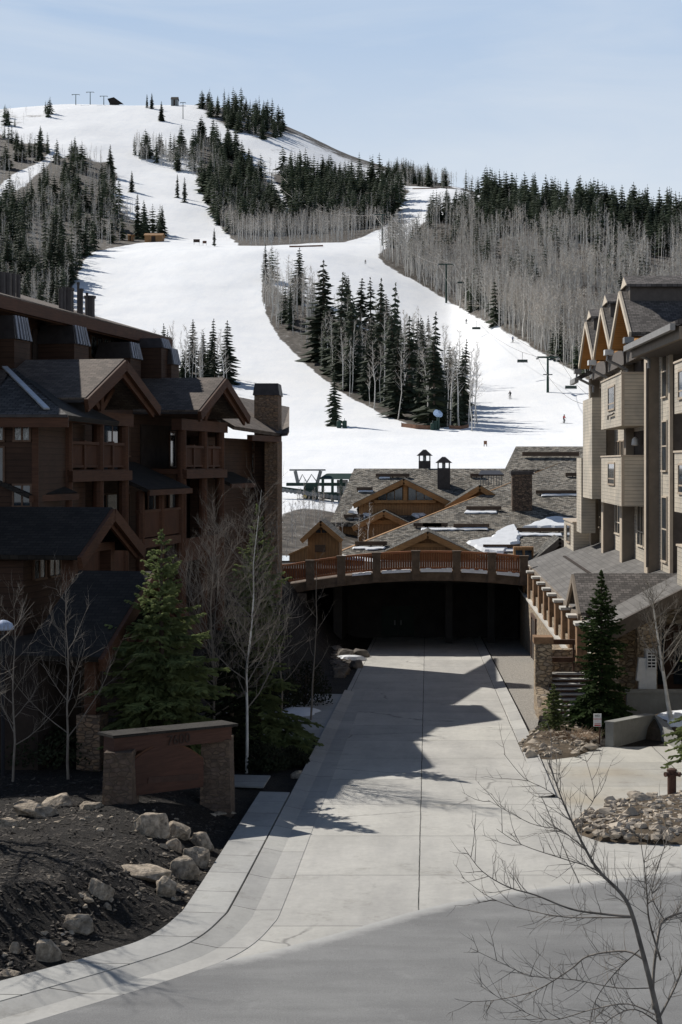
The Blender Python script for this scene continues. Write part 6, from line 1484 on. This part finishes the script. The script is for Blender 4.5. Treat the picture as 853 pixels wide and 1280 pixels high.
BL = [(123, 1122, 42, 36, 'pale square faced boulder with a white lit top in the middle of the mulch bank'), (92, 1166, 48, 32, 'grey wedge boulder below the pale square faced one'), (58, 1202, 34, 42, 'upright brownish boulder nearest the pavement at the lower left'),
      (176, 1100, 74, 20, 'long flat pale slab stone lying on the mulch bank'), (186, 1046, 52, 44, 'tall grey boulder in front of the left end of the sign board'), (218, 1045, 44, 30, 'grey boulder directly below the entrance sign'), (252, 1062, 34, 32, 'pale block boulder beside the right sign pillar'),
      (228, 1100, 44, 42, 'leaning grey slab boulder above the pavement'), (206, 1122, 30, 40, 'upright grey boulder next to the long flat slab stone'), (243, 1082, 36, 36, 'grey boulder between the pale block and the leaning slab'), (272, 1019, 50, 8, 'thin flat sunlit stone at the foot of the right sign pillar'),
      (38, 1022, 60, 24, 'broad pale flat boulder at the back of the mulch bed'), (8, 1034, 34, 18, 'pale boulder cut by the left edge of the mulch bed'), (112, 1012, 34, 16, 'small pale boulder left of the sign pillar'), (72, 1008, 46, 22, 'shaded grey boulder between two pale ones behind the mulch bed'),
      (17, 1190, 18, 22, 'small grey stone near the lower left edge'), (8, 1220, 36, 9, 'flat brown stone at the very lower left'), (133, 1136, 14, 14, 'small tan stone right of the pale square faced boulder'), (30, 1008, 34, 12, 'low rubble stone at the back left of the mulch bed'), (215, 1062, 24, 20, 'small stone wedged between the grey boulders under the sign')]
for i, (px, py, w, h, lab) in enumerate(BL):
    p = G(px, py); k = p.y / F; b = boulder(p + Vector((0, w * k * .3, -.04)), w * k * 1.0, h * k * .84, max(w, h) * k * .7, 500 + i)
    o = b.build('boulder', M['rock'], None, loc=p); tag(o, lab, 'boulder', 'boulders in the mulch bed')
rn = random.Random(44); c = MB(); k = 0
while k < 170:
    px, py = rn.uniform(-10, 285), rn.uniform(1004, 1225)
    near_b = min(abs(px - q[0]) / (q[2] + 8) + abs(py - q[1]) / (q[3] + 10) for q in BL)
    if near_b > .75 and rn.random() > .10: continue
    p = G(px, py)
    if p.x > edge(p.y) - .15: continue
    s_ = rn.uniform(.03, .11) * (1.5 if rn.random() < .1 else 1); q = []
    for _ in range(9):
        v = Vector((rn.gauss(0, 1), rn.gauss(0, 1), rn.gauss(0, 1))).normalized(); q.append(p + Vector((v.x * s_, v.y * s_, v.z * s_ * .6)))
    c.hull(q); k += 1
o = c.build('bed_rubble', M['rock'], uv=False); tag(o, 'small stones and rubble strewn between the boulders of the mulch bed', 'rocks', None, 'stuff')
c = MB()
for _ in range(5200):
    px, py = rn.uniform(-10, 300), rn.uniform(1004, 1225); Yq = 7.8 * F / (py - CY - 85) ; X = xat(px, Yq)
    if X > edge(Yq) - .05: continue
    p = Vector((X, Yq, gz(X, Yq) + .012)); a_ = rn.uniform(0, 6.28); l_ = rn.uniform(.02, .07); d = Vector((math.cos(a_), math.sin(a_), rn.uniform(-.2, .5))) * l_; s_ = Vector((-d.y, d.x, rn.uniform(-.02, .02))) * rn.uniform(.2, .5)
    c.face([p - d - s_, p + d - s_, p + d + s_, p - d + s_])
M['chip'] = m_plain('bark chip', (.085, .072, .06), .9, .8, .9, 0)
o = c.build('bark_chips', M['chip'], uv=False, fix=False); tag(o, 'bark chips and litter scattered over the mulch bed', 'mulch', None, 'stuff')
def bed(name, pts, hgt, seed, n, size, label, matm):
    cx = sum(p[0] for p in pts) / len(pts); cy = sum(p[1] for p in pts) / len(pts); b = MB(); rings = []
    for f, z in ((1, 0.0), (.85, hgt * .55), (.55, hgt * .9), (.2, hgt)):
        rings.append([Vector((cx + (x - cx) * f, cy + (y - cy) * f, base(cy + (y - cy) * f) + z + .006)) for x, y in pts])
    for r0_, r1_ in zip(rings, rings[1:]):
        for i in range(len(pts)):
            j = (i + 1) % len(pts); b.face([r0_[i], r0_[j], r1_[j], r1_[i]])
    b.face(rings[-1]); o = b.build(name, M[matm]); tag(o, label, kind='structure')
    rn = random.Random(seed); c = MB(); k = 0
    while k < n:
        x = rn.uniform(min(p[0] for p in pts), max(p[0] for p in pts)); y = rn.uniform(min(p[1] for p in pts), max(p[1] for p in pts))
        if not inpoly(x, y, pts): continue
        r_ = max(abs(x - cx) / (max(p[0] for p in pts) - cx), abs(y - cy) / (max(p[1] for p in pts) - cy)); s_ = size * rn.uniform(.5, 1.5) * (1.6 if rn.random() < .06 else 1)
        z = base(y) + hgt * (1 - min(1, r_) ** 2) ; q = []
        for _ in range(9):
            v = Vector((rn.gauss(0, 1), rn.gauss(0, 1), rn.gauss(0, 1))).normalized(); q.append(Vector((x, y, z)) + Vector((v.x * s_, v.y * s_ * .8, v.z * s_ * .62)))
        c.hull(q); k += 1
    o = c.build(name + '_cobbles', M['cobble'], uv=False); tag(o, 'loose tan cobbles covering the ' + label, 'rocks', None, 'stuff'); return cx, cy
P1 = [(xat(a, GP0(a, b_).y), GP0(a, b_).y) for a, b_ in ((719, 1036), (735, 1022), (770, 1009), (815, 1000), (860, 992), (905, 990), (905, 1050), (853, 1056), (800, 1056), (750, 1052), (726, 1044))]
bed('rock_bed', P1, .28, 61, 620, .12, 'right rock bed round the rusty standpipe', 'soil')
P2 = [(xat(a, GP0(a, b_).y), GP0(a, b_).y) for a, b_ in ((650, 932), (662, 916), (690, 906), (740, 905), (752, 918), (748, 935), (720, 946), (690, 950), (660, 948))]
bed('rock_bed', P2, .22, 62, 330, .12, 'small rock bed below the spruces', 'soil')
RB = [(795, 1030, 42, 26, 'largest tan boulder in the rock bed by the standpipe'), (798, 1010, 36, 22, 'dark tan boulder just behind the largest one in the rock bed'), (762, 1020, 20, 14, 'brown boulder at the left of the right rock bed'), (738, 1024, 14, 12, 'small brown boulder at the left tip of the right rock bed'), (812, 1004, 14, 14, 'small tan boulder beside the standpipe'), (768, 1050, 24, 16, 'pale boulder on the front edge of the right rock bed'), (664, 948, 17, 13, 'dark rounded boulder at the corner of the small rock bed'), (680, 940, 16, 12, 'tan boulder in the small rock bed below the young spruce'), (738, 938, 24, 9, 'flat pale boulder at the foot of the small sign post')]
for i, (px, py, w, h, lab) in enumerate(RB):
    p = GP0(px, py, .05); k = p.y / F; b = boulder(p, w * k, h * k, w * k * .8, 700 + i); o = b.build('boulder', M['cobble'], None, loc=p); tag(o, lab, 'boulder', 'boulders in the rock beds')
# dry plants on the small bed
def tuft(p, n, h, seed, mat, label, name='dry_shrub', spread=.5):
    rn = random.Random(seed); b = MB()
    for _ in range(n):
        a = rn.uniform(0, 6.28); r_ = rn.random() ** .5 * spread; q = Vector((math.cos(a) * r_, math.sin(a) * r_, 0)); t_ = q * rn.uniform(.5, 1.2) + Vector((rn.uniform(-.1, .1), rn.uniform(-.1, .1), h * rn.uniform(.5, 1.1))); s_ = Vector((-math.sin(a), math.cos(a), 0)) * .014
        b.face([q - s_, q + s_, q + t_])
    o = b.build(name, M[mat], None, uv=False, fix=False); o.location = p; return tag(o, label, 'shrub')
M['drygrass'] = m_plain('dry brown stems', (.20, .135, .085), .9, .4, 3, 0)
tuft(GP0(712, 930, .15), 500, .35, 1, 'drygrass', 'low dry brown ground plant in the small rock bed', spread=.8)
def leafy(p, R_, h, n, seed, label, mat='shrub'):
    rn = random.Random(seed); b = MB(); s_b = MB()
    for _ in range(14):
        a = rn.uniform(0, 6.28); s_b.tube([(0, 0, -.1), (math.cos(a) * R_ * .4, math.sin(a) * R_ * .4, h * .5), (math.cos(a) * R_ * .8, math.sin(a) * R_ * .8, h * .85)], [.02, .014, .006], 4)
    for _ in range(n):
        v = Vector((rn.gauss(0, 1), rn.gauss(0, 1), abs(rn.gauss(0, 1)))).normalized() * (rn.random() ** .4); q = Vector((v.x * R_, v.y * R_, v.z * h + .05)); d = Vector((rn.gauss(0, 1), rn.gauss(0, 1), rn.gauss(.3, 1))).normalized() * .12; s_ = d.orthogonal().normalized() * .04
        b.face([q, q + d * .5 + s_, q + d, q + d * .5 - s_])
    root = thing('shrub', label, 'shrub', p)
    for nm, m_, mm in (('foliage', b, M[mat]), ('stems', s_b, M['bark'])):
        o = bpy.data.objects.new(nm, m_.mesh(nm, mm, uv=False, fix=False)); col.objects.link(o); o.parent = root
for px, Y, R_, h, lab in [(382, 72, 1.3, 2.0, 'dark rounded shrub beside the lodge entry apron'), (348, 70, 1.2, 1.6, 'lower dark shrub left of the rounded one by the entry apron'), (330, 52.5, .9, .8, 'low dark shrub beside the path behind the sign'), (362, 53.5, .7, .6, 'small dark shrub nearest the kerb behind the sign'), (240, 50.0, 1.3, 1.1, 'dark shrub behind the sign board under the green spruce'), (60, 47.5, 1.5, 1.0, 'wide dark shrub behind the back of the mulch bed'), (20, 49, 1.6, 1.6, 'tall dark shrub at the left edge in front of the porch')]:
    leafy(at_ground(px, Y), R_, h, 1500, int(px), lab)
# small stones along the kerb behind the sign, rock slope left of the underpass
rn = random.Random(9); c = MB()
for _ in range(420):
    px = rn.uniform(418, 462); Y = rn.uniform(86, 103); X = xat(px, Y)
    if X > -4.6: continue
    p = Vector((X, Y, gz(X, Y))); s_ = rn.uniform(.12, .5); q = []
    for _ in range(9):
        v = Vector((rn.gauss(0, 1), rn.gauss(0, 1), rn.gauss(0, 1))).normalized(); q.append(p + Vector((v.x * s_, v.y * s_, v.z * s_ * .7)))
    c.hull(q)
o = c.build('rock_slope', M['rockdark'], uv=False); tag(o, 'brown rubble slope left of the underpass mouth', 'rocks', None, 'stuff')
for i, (px, Y, w, lab) in enumerate([(432, 98, 1.3, 'largest dark rock high on the rubble slope by the underpass'), (452, 100, 1.1, 'dark rock near the underpass pillar on the rubble slope'), (446, 92, .9, 'lower dark rock on the rubble slope by the underpass'), (430, 88, .8, 'dark rock at the foot of the rubble slope by the kerb')]):
    X = xat(px, Y); p = Vector((X, Y, gz(X, Y))); o = boulder(p, w, w * .7, w, 800 + i).build('boulder', M['rockdark'], None, loc=p); tag(o, lab, 'boulder', 'rocks on the rubble slope')
for i, (px, py, w, lab) in enumerate([(372, 972, .5, 'small brown stone by the kerb behind the sign, nearer one'), (384, 955, .4, 'small brown stone by the kerb behind the sign, farther one'), (366, 955, .35, 'small rounded stone in the bed beside the footpath')]):
    p = G(px, py); o = boulder(p, w, w * .6, w, 820 + i).build('boulder', M['rock'], None, loc=p); tag(o, lab, 'boulder')
# snow heaps in the shade
def snowheap(p, rx, ry, h, seed, label):
    b = MB(); n = 18; c0 = Vector((p.x, p.y, p.z + h))
    rings = []
    for f, z in ((1, -.05), (.9, .35), (.7, .75), (.35, .97)):
        ring = []
        for i in range(n):
            a = 6.283 * i / n; k = 1 + .5 * noise.noise(Vector((math.cos(a) * 1.6 + seed, math.sin(a) * 1.6, 2))) + .15 * noise.noise(Vector((math.cos(a) * 5, math.sin(a) * 5, seed))); ring.append(Vector((p.x + math.cos(a) * rx * f * k, p.y + math.sin(a) * ry * f * k, p.z + h * z)))
        rings.append(ring)
    for r0_, r1_ in zip(rings, rings[1:]):
        for i in range(n): b.face([r0_[i], r0_[(i + 1) % n], r1_[(i + 1) % n], r1_[i]])
    b.face(rings[-1]); o = b.build('snow_heap', M['snow'], None, True, False); return tag(o, label, 'snow')
snowheap(at_ground(374, 68.5) + Vector((0, 0, .03)), .85, 1.5, .16, 1, 'small leftover snow heap by the shrub at the entry apron')
Y = 60.2; b = MB(); cxm = xat(862, Y); rings = []
for f_, z in ((1, -.3), (.85, .35), (.6, .65), (.25, .8)):
    rings.append([Vector((cxm + math.cos(6.283 * i / 16) * 2.0 * f_, Y + 1.2 + math.sin(6.283 * i / 16) * 2.0 * f_, base(Y) + z)) for i in range(16)])
for r0_, r1_ in zip(rings, rings[1:]):
    for i in range(16): b.face([r0_[i], r0_[(i + 1) % 16], r1_[(i + 1) % 16], r1_[i]])
b.face(rings[-1]); tag(b.build('planting_mound', M['soil'], None, True), 'dark soil mound behind the low concrete wall', kind='structure')
snowheap(Vector((cxm, Y + 1.0, base(Y) + .35)), 1.6, 1.3, .55, 2, 'leftover snow heap behind the low concrete wall at the right edge')
X = xat(438, 97); snowheap(Vector((X, 97, gz(X, 97) + .1)), .9, .5, .3, 3, 'thin snow remnant lying on the rubble slope')
# lamp at the left edge
p = at_ground(4, 45); lp = thing('lamp_post', 'lamp post with a pale blue domed head at the left edge', 'lamp', p)
b = MB(); b.tube([p - Vector((0, 0, .2)), Vector((p.x, p.y, zat(786, 45)))], .05, 8); b.build('pole', M['black'], lp)
b = MB(); b.lathe(Vector((p.x, p.y, zat(787, 45))), [(.30, 0), (.31, .05), (.25, .17), (.12, .25), (.03, .27)], 18); b.build('lamp_head', M['lampblue'], lp, True)

# ------------------------------------------------------------------ things on the ski hill
def tower(px, pyb, pyt, label, wpx=22, rr=.32, arm2=True):
    p = hill(px, pyb); h = (pyb - pyt) / F * p.y; t_ = thing('lift_tower', label, 'lift tower', p); w = wpx / F * p.y / 2
    b = MB(); b.tube([p - Vector((0, 0, .5)), p + Vector((0, 0, h))], [rr, rr * .75], 8); b.build('pole', M['liftgreen'], t_)
    b = MB(); b.box(p.x - w, p.x + w, p.y - .25, p.y + .25, p.z + h - .3, p.z + h + .1); b.build('cross_arm', M['liftgreen'], t_)
    for s_ in (-1, 1):
        b = MB(); b.box(p.x + s_ * w - .25, p.x + s_ * w + .25, p.y - 1.6, p.y + 1.6, p.z + h - .55, p.z + h - .28); b.build('sheave_train', M['steel'], t_)
    if arm2:
        b = MB(); b.box(p.x - w * .45, p.x + w * .45, p.y - .1, p.y + .1, p.z + h * .48, p.z + h * .51); b.build('service_arm', M['steel'], t_)
    return p + Vector((0, 0, h)), w
T1, w1 = tower(685, 490, 446, 'dark lift tower with cross arm standing on the open snow beside the grey stucco building', 26)
T2, w2 = tower(558, 378, 330, 'lift tower rising among the aspens at the edge of the run', 20, .4, False)
T3, w3 = tower(478, 307, 268, 'lift tower on the short steep run beside the woods', 20, .4, False)
T4, w4 = tower(340, 236, 216, 'lift tower in the snow gap within the middle wood', 16, .4, False)
T5, w5 = tower(245, 186, 162, 'thin lift tower on the upper run below the summit', 10, .4, False)
T6, w6 = tower(229, 148, 128, 'short lift tower on the snow just under the summit station', 6, .35, False)
for px, pt, lab in [(95, 118, 'left one of three lift towers on the bare summit'), (113, 115, 'middle one of three lift towers on the bare summit'), (130, 120, 'right one of three lift towers on the bare summit beside the station roof')]: tower(px, 131.5, pt, lab, 9, .4, False)
TS = W(745, 505, 300)
for s_, lab in ((-1, 'left lift cable strung up the hill between the towers'), (1, 'right lift cable strung up the hill between the towers')):
    chain = [Vector((TS.x + s_ * 2.3, TS.y, TS.z)), T1 + Vector((s_ * w1, 0, 0)), T2 + Vector((s_ * w2, 0, 0)), T3 + Vector((s_ * w3, 0, 0)), T4 + Vector((s_ * w4, 0, 0))]
    pts = []
    for a, c in zip(chain, chain[1:]):
        sag = (c - a).length * .028
        for i in range(10):
            t_ = i / 10; pts.append(a.lerp(c, t_) - Vector((0, 0, sag * 4 * t_ * (1 - t_))))
    pts.append(chain[-1]); b = MB(); b.tube(pts, .045, 4); tag(b.build('lift_cable', M['darkmetal'], uv=False), lab, 'cable', None)
    if s_ < 0: cabL = pts
    else: cabR = pts
def chair(p, label, sc=1.0):
    c = thing('lift_chair', label, 'chairlift seat', p)
    b = MB(); b.tube([p, p - Vector((0, 0, 1.1)), p - Vector((0, .5, 2.0))], .05, 5); b.build('hanger', M['steel'], c)
    b = MB(); b.box(p.x - 1.25, p.x + 1.25, p.y - .9, p.y - .3, p.z - 2.62, p.z - 2.5); b.build('seat', M['steel'], c)
    b = MB(); b.box(p.x - 1.25, p.x + 1.25, p.y - .38, p.y - .3, p.z - 2.45, p.z - 1.95); b.build('backrest', M['liftgreen'], c)
    b = MB(); b.tube([p + Vector((-1.3, -.3, -2.6)), p + Vector((-1.3, -.4, -1.9)), p + Vector((1.3, -.4, -1.9)), p + Vector((1.3, -.3, -2.6))], .05, 5); b.build('frame', M['steel'], c)
def on_cable(cab, px):
    return min(cab, key=lambda q: abs(q.x / q.y * F + CX - px))
for cab, px, lab in [(cabL, 645, 'empty lift chair hanging over the snow left of the dark lift tower'), (cabL, 597, 'empty lift chair hanging against the aspens above a skier'), (cabR, 712, 'empty lift chair nearest the gabled building eaves'), (cabR, 575, 'empty lift chair just below the tower among the aspens'), (cabL, 515, 'empty lift chair high over the right woods')]: chair(on_cable(cab, px), lab)
# base terminal
YG = 168.0
lt = thing('lift_terminal', 'dark green chairlift base terminal with overhead frame at the foot of the slope', 'lift station', W(410, 640, YG))
gx = lambda px: xat(px, YG)
zt = lambda py: zat(py, YG)
b = MB(); b.box(gx(362), gx(407), YG, YG + .4, zt(588.5), zt(586.5)); b.build('gantry_beam', M['steel'], lt)
for a, c in ((369, 373), (401, 396)):
    b = MB(); b.beam((gx(a), YG + .2, zt(588.6)), (gx(c), YG + .2, zt(606)), .35, .3, Vector((0, 1, 0))); b.build('gantry_leg', M['steel'], lt)
for k, (a, c) in enumerate(((373, 383), (383, 396))):
    b = MB(); b.tube([(gx(a), YG + .2, zt(604)), (gx((a + c) / 2), YG + .2, zt(593)), (gx(c), YG + .2, zt(602))], .06, 5); b.build('bracing', M['steel'], lt)
b = MB(); b.box(gx(358), gx(432), YG, YG + 1.2, zt(607.5), zt(603.5)); b.build('upper_beam', M['liftgreen'], lt)
b = MB(); b.beam((gx(346), YG - .4, zt(610)), (gx(436), YG - .4, zt(622)), .5, .45); b.build('conveyor', M['liftgreen'], lt)
for i in range(17):
    x = gx(350 + i * 5); b = MB(); z = zt(612 + i * 5 / 90 * 12); b.tube([(x, YG - .75, z), (x, YG - .68, z)], .24, 10); b.build('sheave', M['steel'], lt)
b = MB(); b.box(gx(380), gx(397), YG, YG + 1.5, zt(648), zt(607.6)); b.build('column', M['liftgreen'], lt)
b = MB(); b.box(gx(379), gx(384), YG - .6, YG - .5, zt(622), zt(618)); b.build('notice_plate', M['yellow'], lt)
b = MB(); b.hexa([(gx(398), YG - 1, zt(599)), (gx(452), YG - 1, zt(599)), (gx(452), YG + 5, zt(599)), (gx(398), YG + 5, zt(599)), (gx(408), YG + .5, zt(592)), (gx(448), YG + .5, zt(592)), (gx(448), YG + 4, zt(592)), (gx(408), YG + 4, zt(592))]); b.build('roof', M['liftgreen'], lt)
for px in (404, 416, 427, 438, 449):
    b = MB(); b.box(gx(px) - .14, gx(px) + .14, YG - .4, YG - .1, zt(640), zt(599.05)); b.build('post', M['liftgreen'], lt)
b = MB(); b.box(gx(398), gx(452), YG + 2, YG + 4.5, zt(645), zt(616)); b.build('cabin', M['liftgreen'], lt)
b = MB(); b.box(gx(420), gx(434), YG + 1.9, YG + 1.98, zt(612), zt(602)); b.box(gx(420), gx(434), YG + 1.99, YG + 2.3, zt(617), zt(600)); b.build('windscreen', M['brightmetal'], lt)
# hut, stations, signs and fences
def cabin(px0, px1, pyb, pyt, pyr, mat, roofm, label, name='wooden_hut', cat='hut', depth=5, over=.4):
    p = hill((px0 + px1) / 2, pyb); Y = p.y; x0, x1 = xat(px0, Y), xat(px1, Y); t_ = thing(name, label, cat, p)
    b = MB(); b.box(x0, x1, Y, Y + depth, zat(pyb, Y) - 1, zat(pyt, Y)); b.build('wall', mat, t_)
    b = MB(); b.slab([(x0 - over, Y - over, zat(pyt, Y)), (x1 + over, Y - over, zat(pyt, Y)), (x1 + over, Y + depth / 2, zat(pyr, Y)), (x0 - over, Y + depth / 2, zat(pyr, Y))], .2); b.slab([(x0 - over, Y + depth + over, zat(pyt, Y)), (x1 + over, Y + depth + over, zat(pyt, Y)), (x1 + over, Y + depth / 2, zat(pyr, Y)), (x0 - over, Y + depth / 2, zat(pyr, Y))], .2); b.build('roof', roofm, t_)
    b = MB(); b.box((x0 + x1) / 2 - (x1 - x0) * .12, (x0 + x1) / 2 + (x1 - x0) * .12, Y - .08, Y - .02, zat(pyb, Y), zat(pyt, Y) - .4); b.build('door', M['recess'], t_)
    return p
cabin(181, 203, 303, 294, 290.5, M['honeyboard'], M['honey'], 'small tan wooden hut on the lip of the lower run', depth=6)
cabin(160, 166, 302, 294, 292, M['honeyboard'], M['honey'], 'narrow tan hut left of the wooden hut on the hill', depth=4)
cabin(214, 222, 132, 124, 120, M['steel'], M['lroofdark'], 'small dark summit lift station beside the skyline spruces', 'lift_station', 'lift station', 8)
p = hill(145, 131.3); sr = thing('lift_station', 'dark sloping station roof on the bare summit', 'lift station', p); Y = p.y
b = MB(); b.slab([W(135, 124, Y), W(143, 122, Y), W(155, 130.5, Y), W(138, 130.5, Y)], 2); b.build('roof', M['lroofdark'], sr)
b = MB(); b.box(xat(137, Y), xat(148, Y), Y + .5, Y + 6, zat(133, Y), zat(127, Y)); b.build('wall', M['steel'], sr)
def post_sign(px, py, w, h, mat, label, name='snow_sign', cat='sign'):
    p = hill(px, py); k = p.y / F; t_ = thing(name, label, cat, p)
    for s_ in (-1, 1):
        b = MB(); b.box(p.x + s_ * w * k * .4 - .06, p.x + s_ * w * k * .4 + .06, p.y, p.y + .12, p.z - .3, p.z + h * k); b.build('post', M['bark'], t_)
    b = MB(); b.box(p.x - w * k / 2, p.x + w * k / 2, p.y - .08, p.y - .003, p.z + h * k * .35, p.z + h * k); b.build('board', mat, t_)
post_sign(246, 305, 8, 6, M['recess'], 'small dark board sign on the lip of the lower run'); post_sign(256, 306, 5, 5, M['rust'], 'small rust coloured board on the lip right of the dark one'); post_sign(607, 558, 4, 7, M['net'], 'faint orange board standing on the flat snow at the bottom of the run')
def netting(pp, label, h=.7):
    P = [hill(*q) for q in pp]; b = MB()
    for a, c in zip(P, P[1:]): b.face([a, c, c + Vector((0, 0, h)), a + Vector((0, 0, h))])
    for a in P: b.box(a.x - .04, a.x + .04, a.y - .04, a.y + .04, a.z - .2, a.z + h + .1)
    tag(b.build('snow_fence', M['net'], uv=False, fix=False), label, 'fence')
netting([(362, 309), (374, 309), (388, 308.5), (404, 308)], 'low orange netting along the lip of the lower run')
netting([(502, 534), (520, 536.5), (538, 537.5)], 'orange brown netting at the front foot of the tree island', .9); netting([(562, 537), (576, 538), (586, 536)], 'orange brown netting right of the blue snow gun', .9)
netting([(516, 236.5), (545, 236), (580, 236.5)], 'thin orange line of netting across the top of the short run')
def snowgun(px, py, label, h=26):
    p = hill(px, py); k = p.y / F; t_ = thing('snow_gun', label, 'snow gun', p); H = h * k
    b = MB(); b.tube([p - Vector((0, 0, .2)), p + Vector((0, 0, H * .7))], .3, 8); b.build('stand', M['liftgreen'], t_)
    b = MB(); c = p + Vector((0, 0, H * .8)); b.tube([c + Vector((.5, .6, -.2)), c + Vector((0, 0, 0)), c + Vector((-.5, -.6, .25))], [.55, .75, .65], 12); b.build('fan_barrel', M['snowgunblue'], t_)
    b = MB(); b.box(p.x - .9, p.x - .2, p.y - .5, p.y + .3, p.z, p.z + H * .45); b.build('control_box', M['liftgreen'], t_)
snowgun(548, 538, 'blue snow gun on a green stand at the right foot of the tree island')
for px, py, lab in [(424, 535, 'left green padded post beside the lone spruce'), (431, 535, 'right green padded post beside the lone spruce'), (541, 538, 'dark green padded post left of the snow gun')]:
    p = hill(px, py); t_ = thing('padded_post', lab, 'post', p); b = MB(); b.lathe(p - Vector((0, 0, .1)), [(.42, 0), (.46, .2), (.46, 1.5), (.3, 1.62)], 10); b.build('pad', M['liftgreen'], t_)
    b = MB(); b.tube([p, p + Vector((0, 0, 2.0))], .06, 6); b.build('pole', M['steel'], t_)

# ------------------------------------------------------------------ skiers
def skinned(name, verts, edges, rad, mat, sub=1):
    me_ = bpy.data.meshes.new(name); me_.from_pydata(verts, edges, []); o = bpy.data.objects.new(name, me_); col.objects.link(o)
    sk_ = o.modifiers.new('s', 'SKIN'); su = o.modifiers.new('u', 'SUBSURF'); su.levels = sub; su.render_levels = sub
    for v, r_ in zip(me_.skin_vertices[0].data, rad): v.radius = (r_, r_)
    me_.skin_vertices[0].data[0].use_root = True
    bpy.context.view_layer.update(); m2 = bpy.data.meshes.new_from_object(o.evaluated_get(bpy.context.evaluated_depsgraph_get())); bpy.data.objects.remove(o)
    m2.materials.clear(); m2.materials.append(mat); m2.polygons.foreach_set('use_smooth', [True] * len(m2.polygons)); return m2
BV = [(0, 0, .92), (0, .02, 1.12), (0, -.04, 1.36), (0, -.09, 1.50), (0, -.11, 1.62), (0, -.11, 1.74), (-.13, -.02, .88), (-.17, -.16, .50), (-.15, .02, .10), (-.15, -.16, .06), (.13, -.02, .88), (.17, -.16, .50), (.15, .02, .10), (.15, -.16, .06), (-.2, -.06, 1.40), (-.36, -.10, 1.16), (-.34, -.36, 1.06), (.2, -.06, 1.40), (.36, -.10, 1.16), (.34, -.36, 1.06)]
BE = [(0, 1), (1, 2), (2, 3), (3, 4), (4, 5), (0, 6), (6, 7), (7, 8), (8, 9), (0, 10), (10, 11), (11, 12), (12, 13), (2, 14), (14, 15), (15, 16), (2, 17), (17, 18), (18, 19)]
BR = [.15, .145, .17, .07, .11, .07, .11, .085, .065, .05, .11, .085, .065, .05, .085, .06, .045, .085, .06, .045]
body_mesh = skinned('body', BV, BE, BR, M['black'])
jv = [(0, 0, .90), (0, .02, 1.12), (0, -.04, 1.36), (0, -.085, 1.47), (-.2, -.06, 1.40), (-.36, -.10, 1.16), (-.345, -.30, 1.08), (.2, -.06, 1.40), (.36, -.10, 1.16), (.345, -.30, 1.08)]
je = [(0, 1), (1, 2), (2, 3), (2, 4), (4, 5), (5, 6), (2, 7), (7, 8), (8, 9)]; jr = [.19, .175, .195, .09, .105, .08, .065, .105, .08, .065]
jk = {k: skinned('jacket', jv, je, jr, M[k]) for k in ('redcloth', 'black', 'bluecloth')}
fb = MB(); fb.lathe((0, -.185, 1.63), [(.02, -.10), (.075, -.05), (.085, .02), (.05, .07)], 8); face_mesh = fb.mesh('face', M['skin'], uv=False)
sb_ = {}
def skier(px, py, jack, rz, label):
    p = hill(px, py); t_ = thing('person', label, 'person', p); t_.rotation_euler = (0, 0, rz)
    def add(n_, m_):
        o = bpy.data.objects.new(n_, m_); col.objects.link(o); o.parent = t_; return o
    add('body', body_mesh); add('jacket', jk[jack]); add('face', face_mesh)
    h_ = MB(); h_.lathe((0, -.11, 1.64), [(.135, 0), (.14, .06), (.10, .15), (.03, .18)], 10); add('helmet', h_.mesh('helmet', M['black'], uv=False))
    for s_ in (-1, 1):
        k = MB(); k.hexa([(s_ * .15 - .045, -.95, .0), (s_ * .15 + .045, -.95, .0), (s_ * .15 + .045, .75, .0), (s_ * .15 - .045, .75, .0), (s_ * .15 - .045, -.95, .03), (s_ * .15 + .045, -.95, .03), (s_ * .15 + .045, .75, .03), (s_ * .15 - .045, .75, .03)]); add('ski', k.mesh('ski', M['steel'], uv=False))
        k = MB(); k.tube([(s_ * .35, -.36, 1.08), (s_ * .45, .10, .05)], .015, 5); add('ski_pole', k.mesh('ski_pole', M['steel'], uv=False))
skier(705, 529, 'redcloth', .9, 'skier in a red jacket low on the run beside the grey stucco building')
skier(638, 498, 'black', -.6, 'dark dressed skier in the middle of the lower run right of the tree island')
skier(583, 405, 'black', .5, 'dark dressed skier high on the run at the edge of the aspens')
skier(457, 330, 'black', .2, 'dark dressed skier standing near the top of the lower run')
skier(641, 428, 'bluecloth', .8, 'distant skier in blue stopped under the aspens at the run edge')
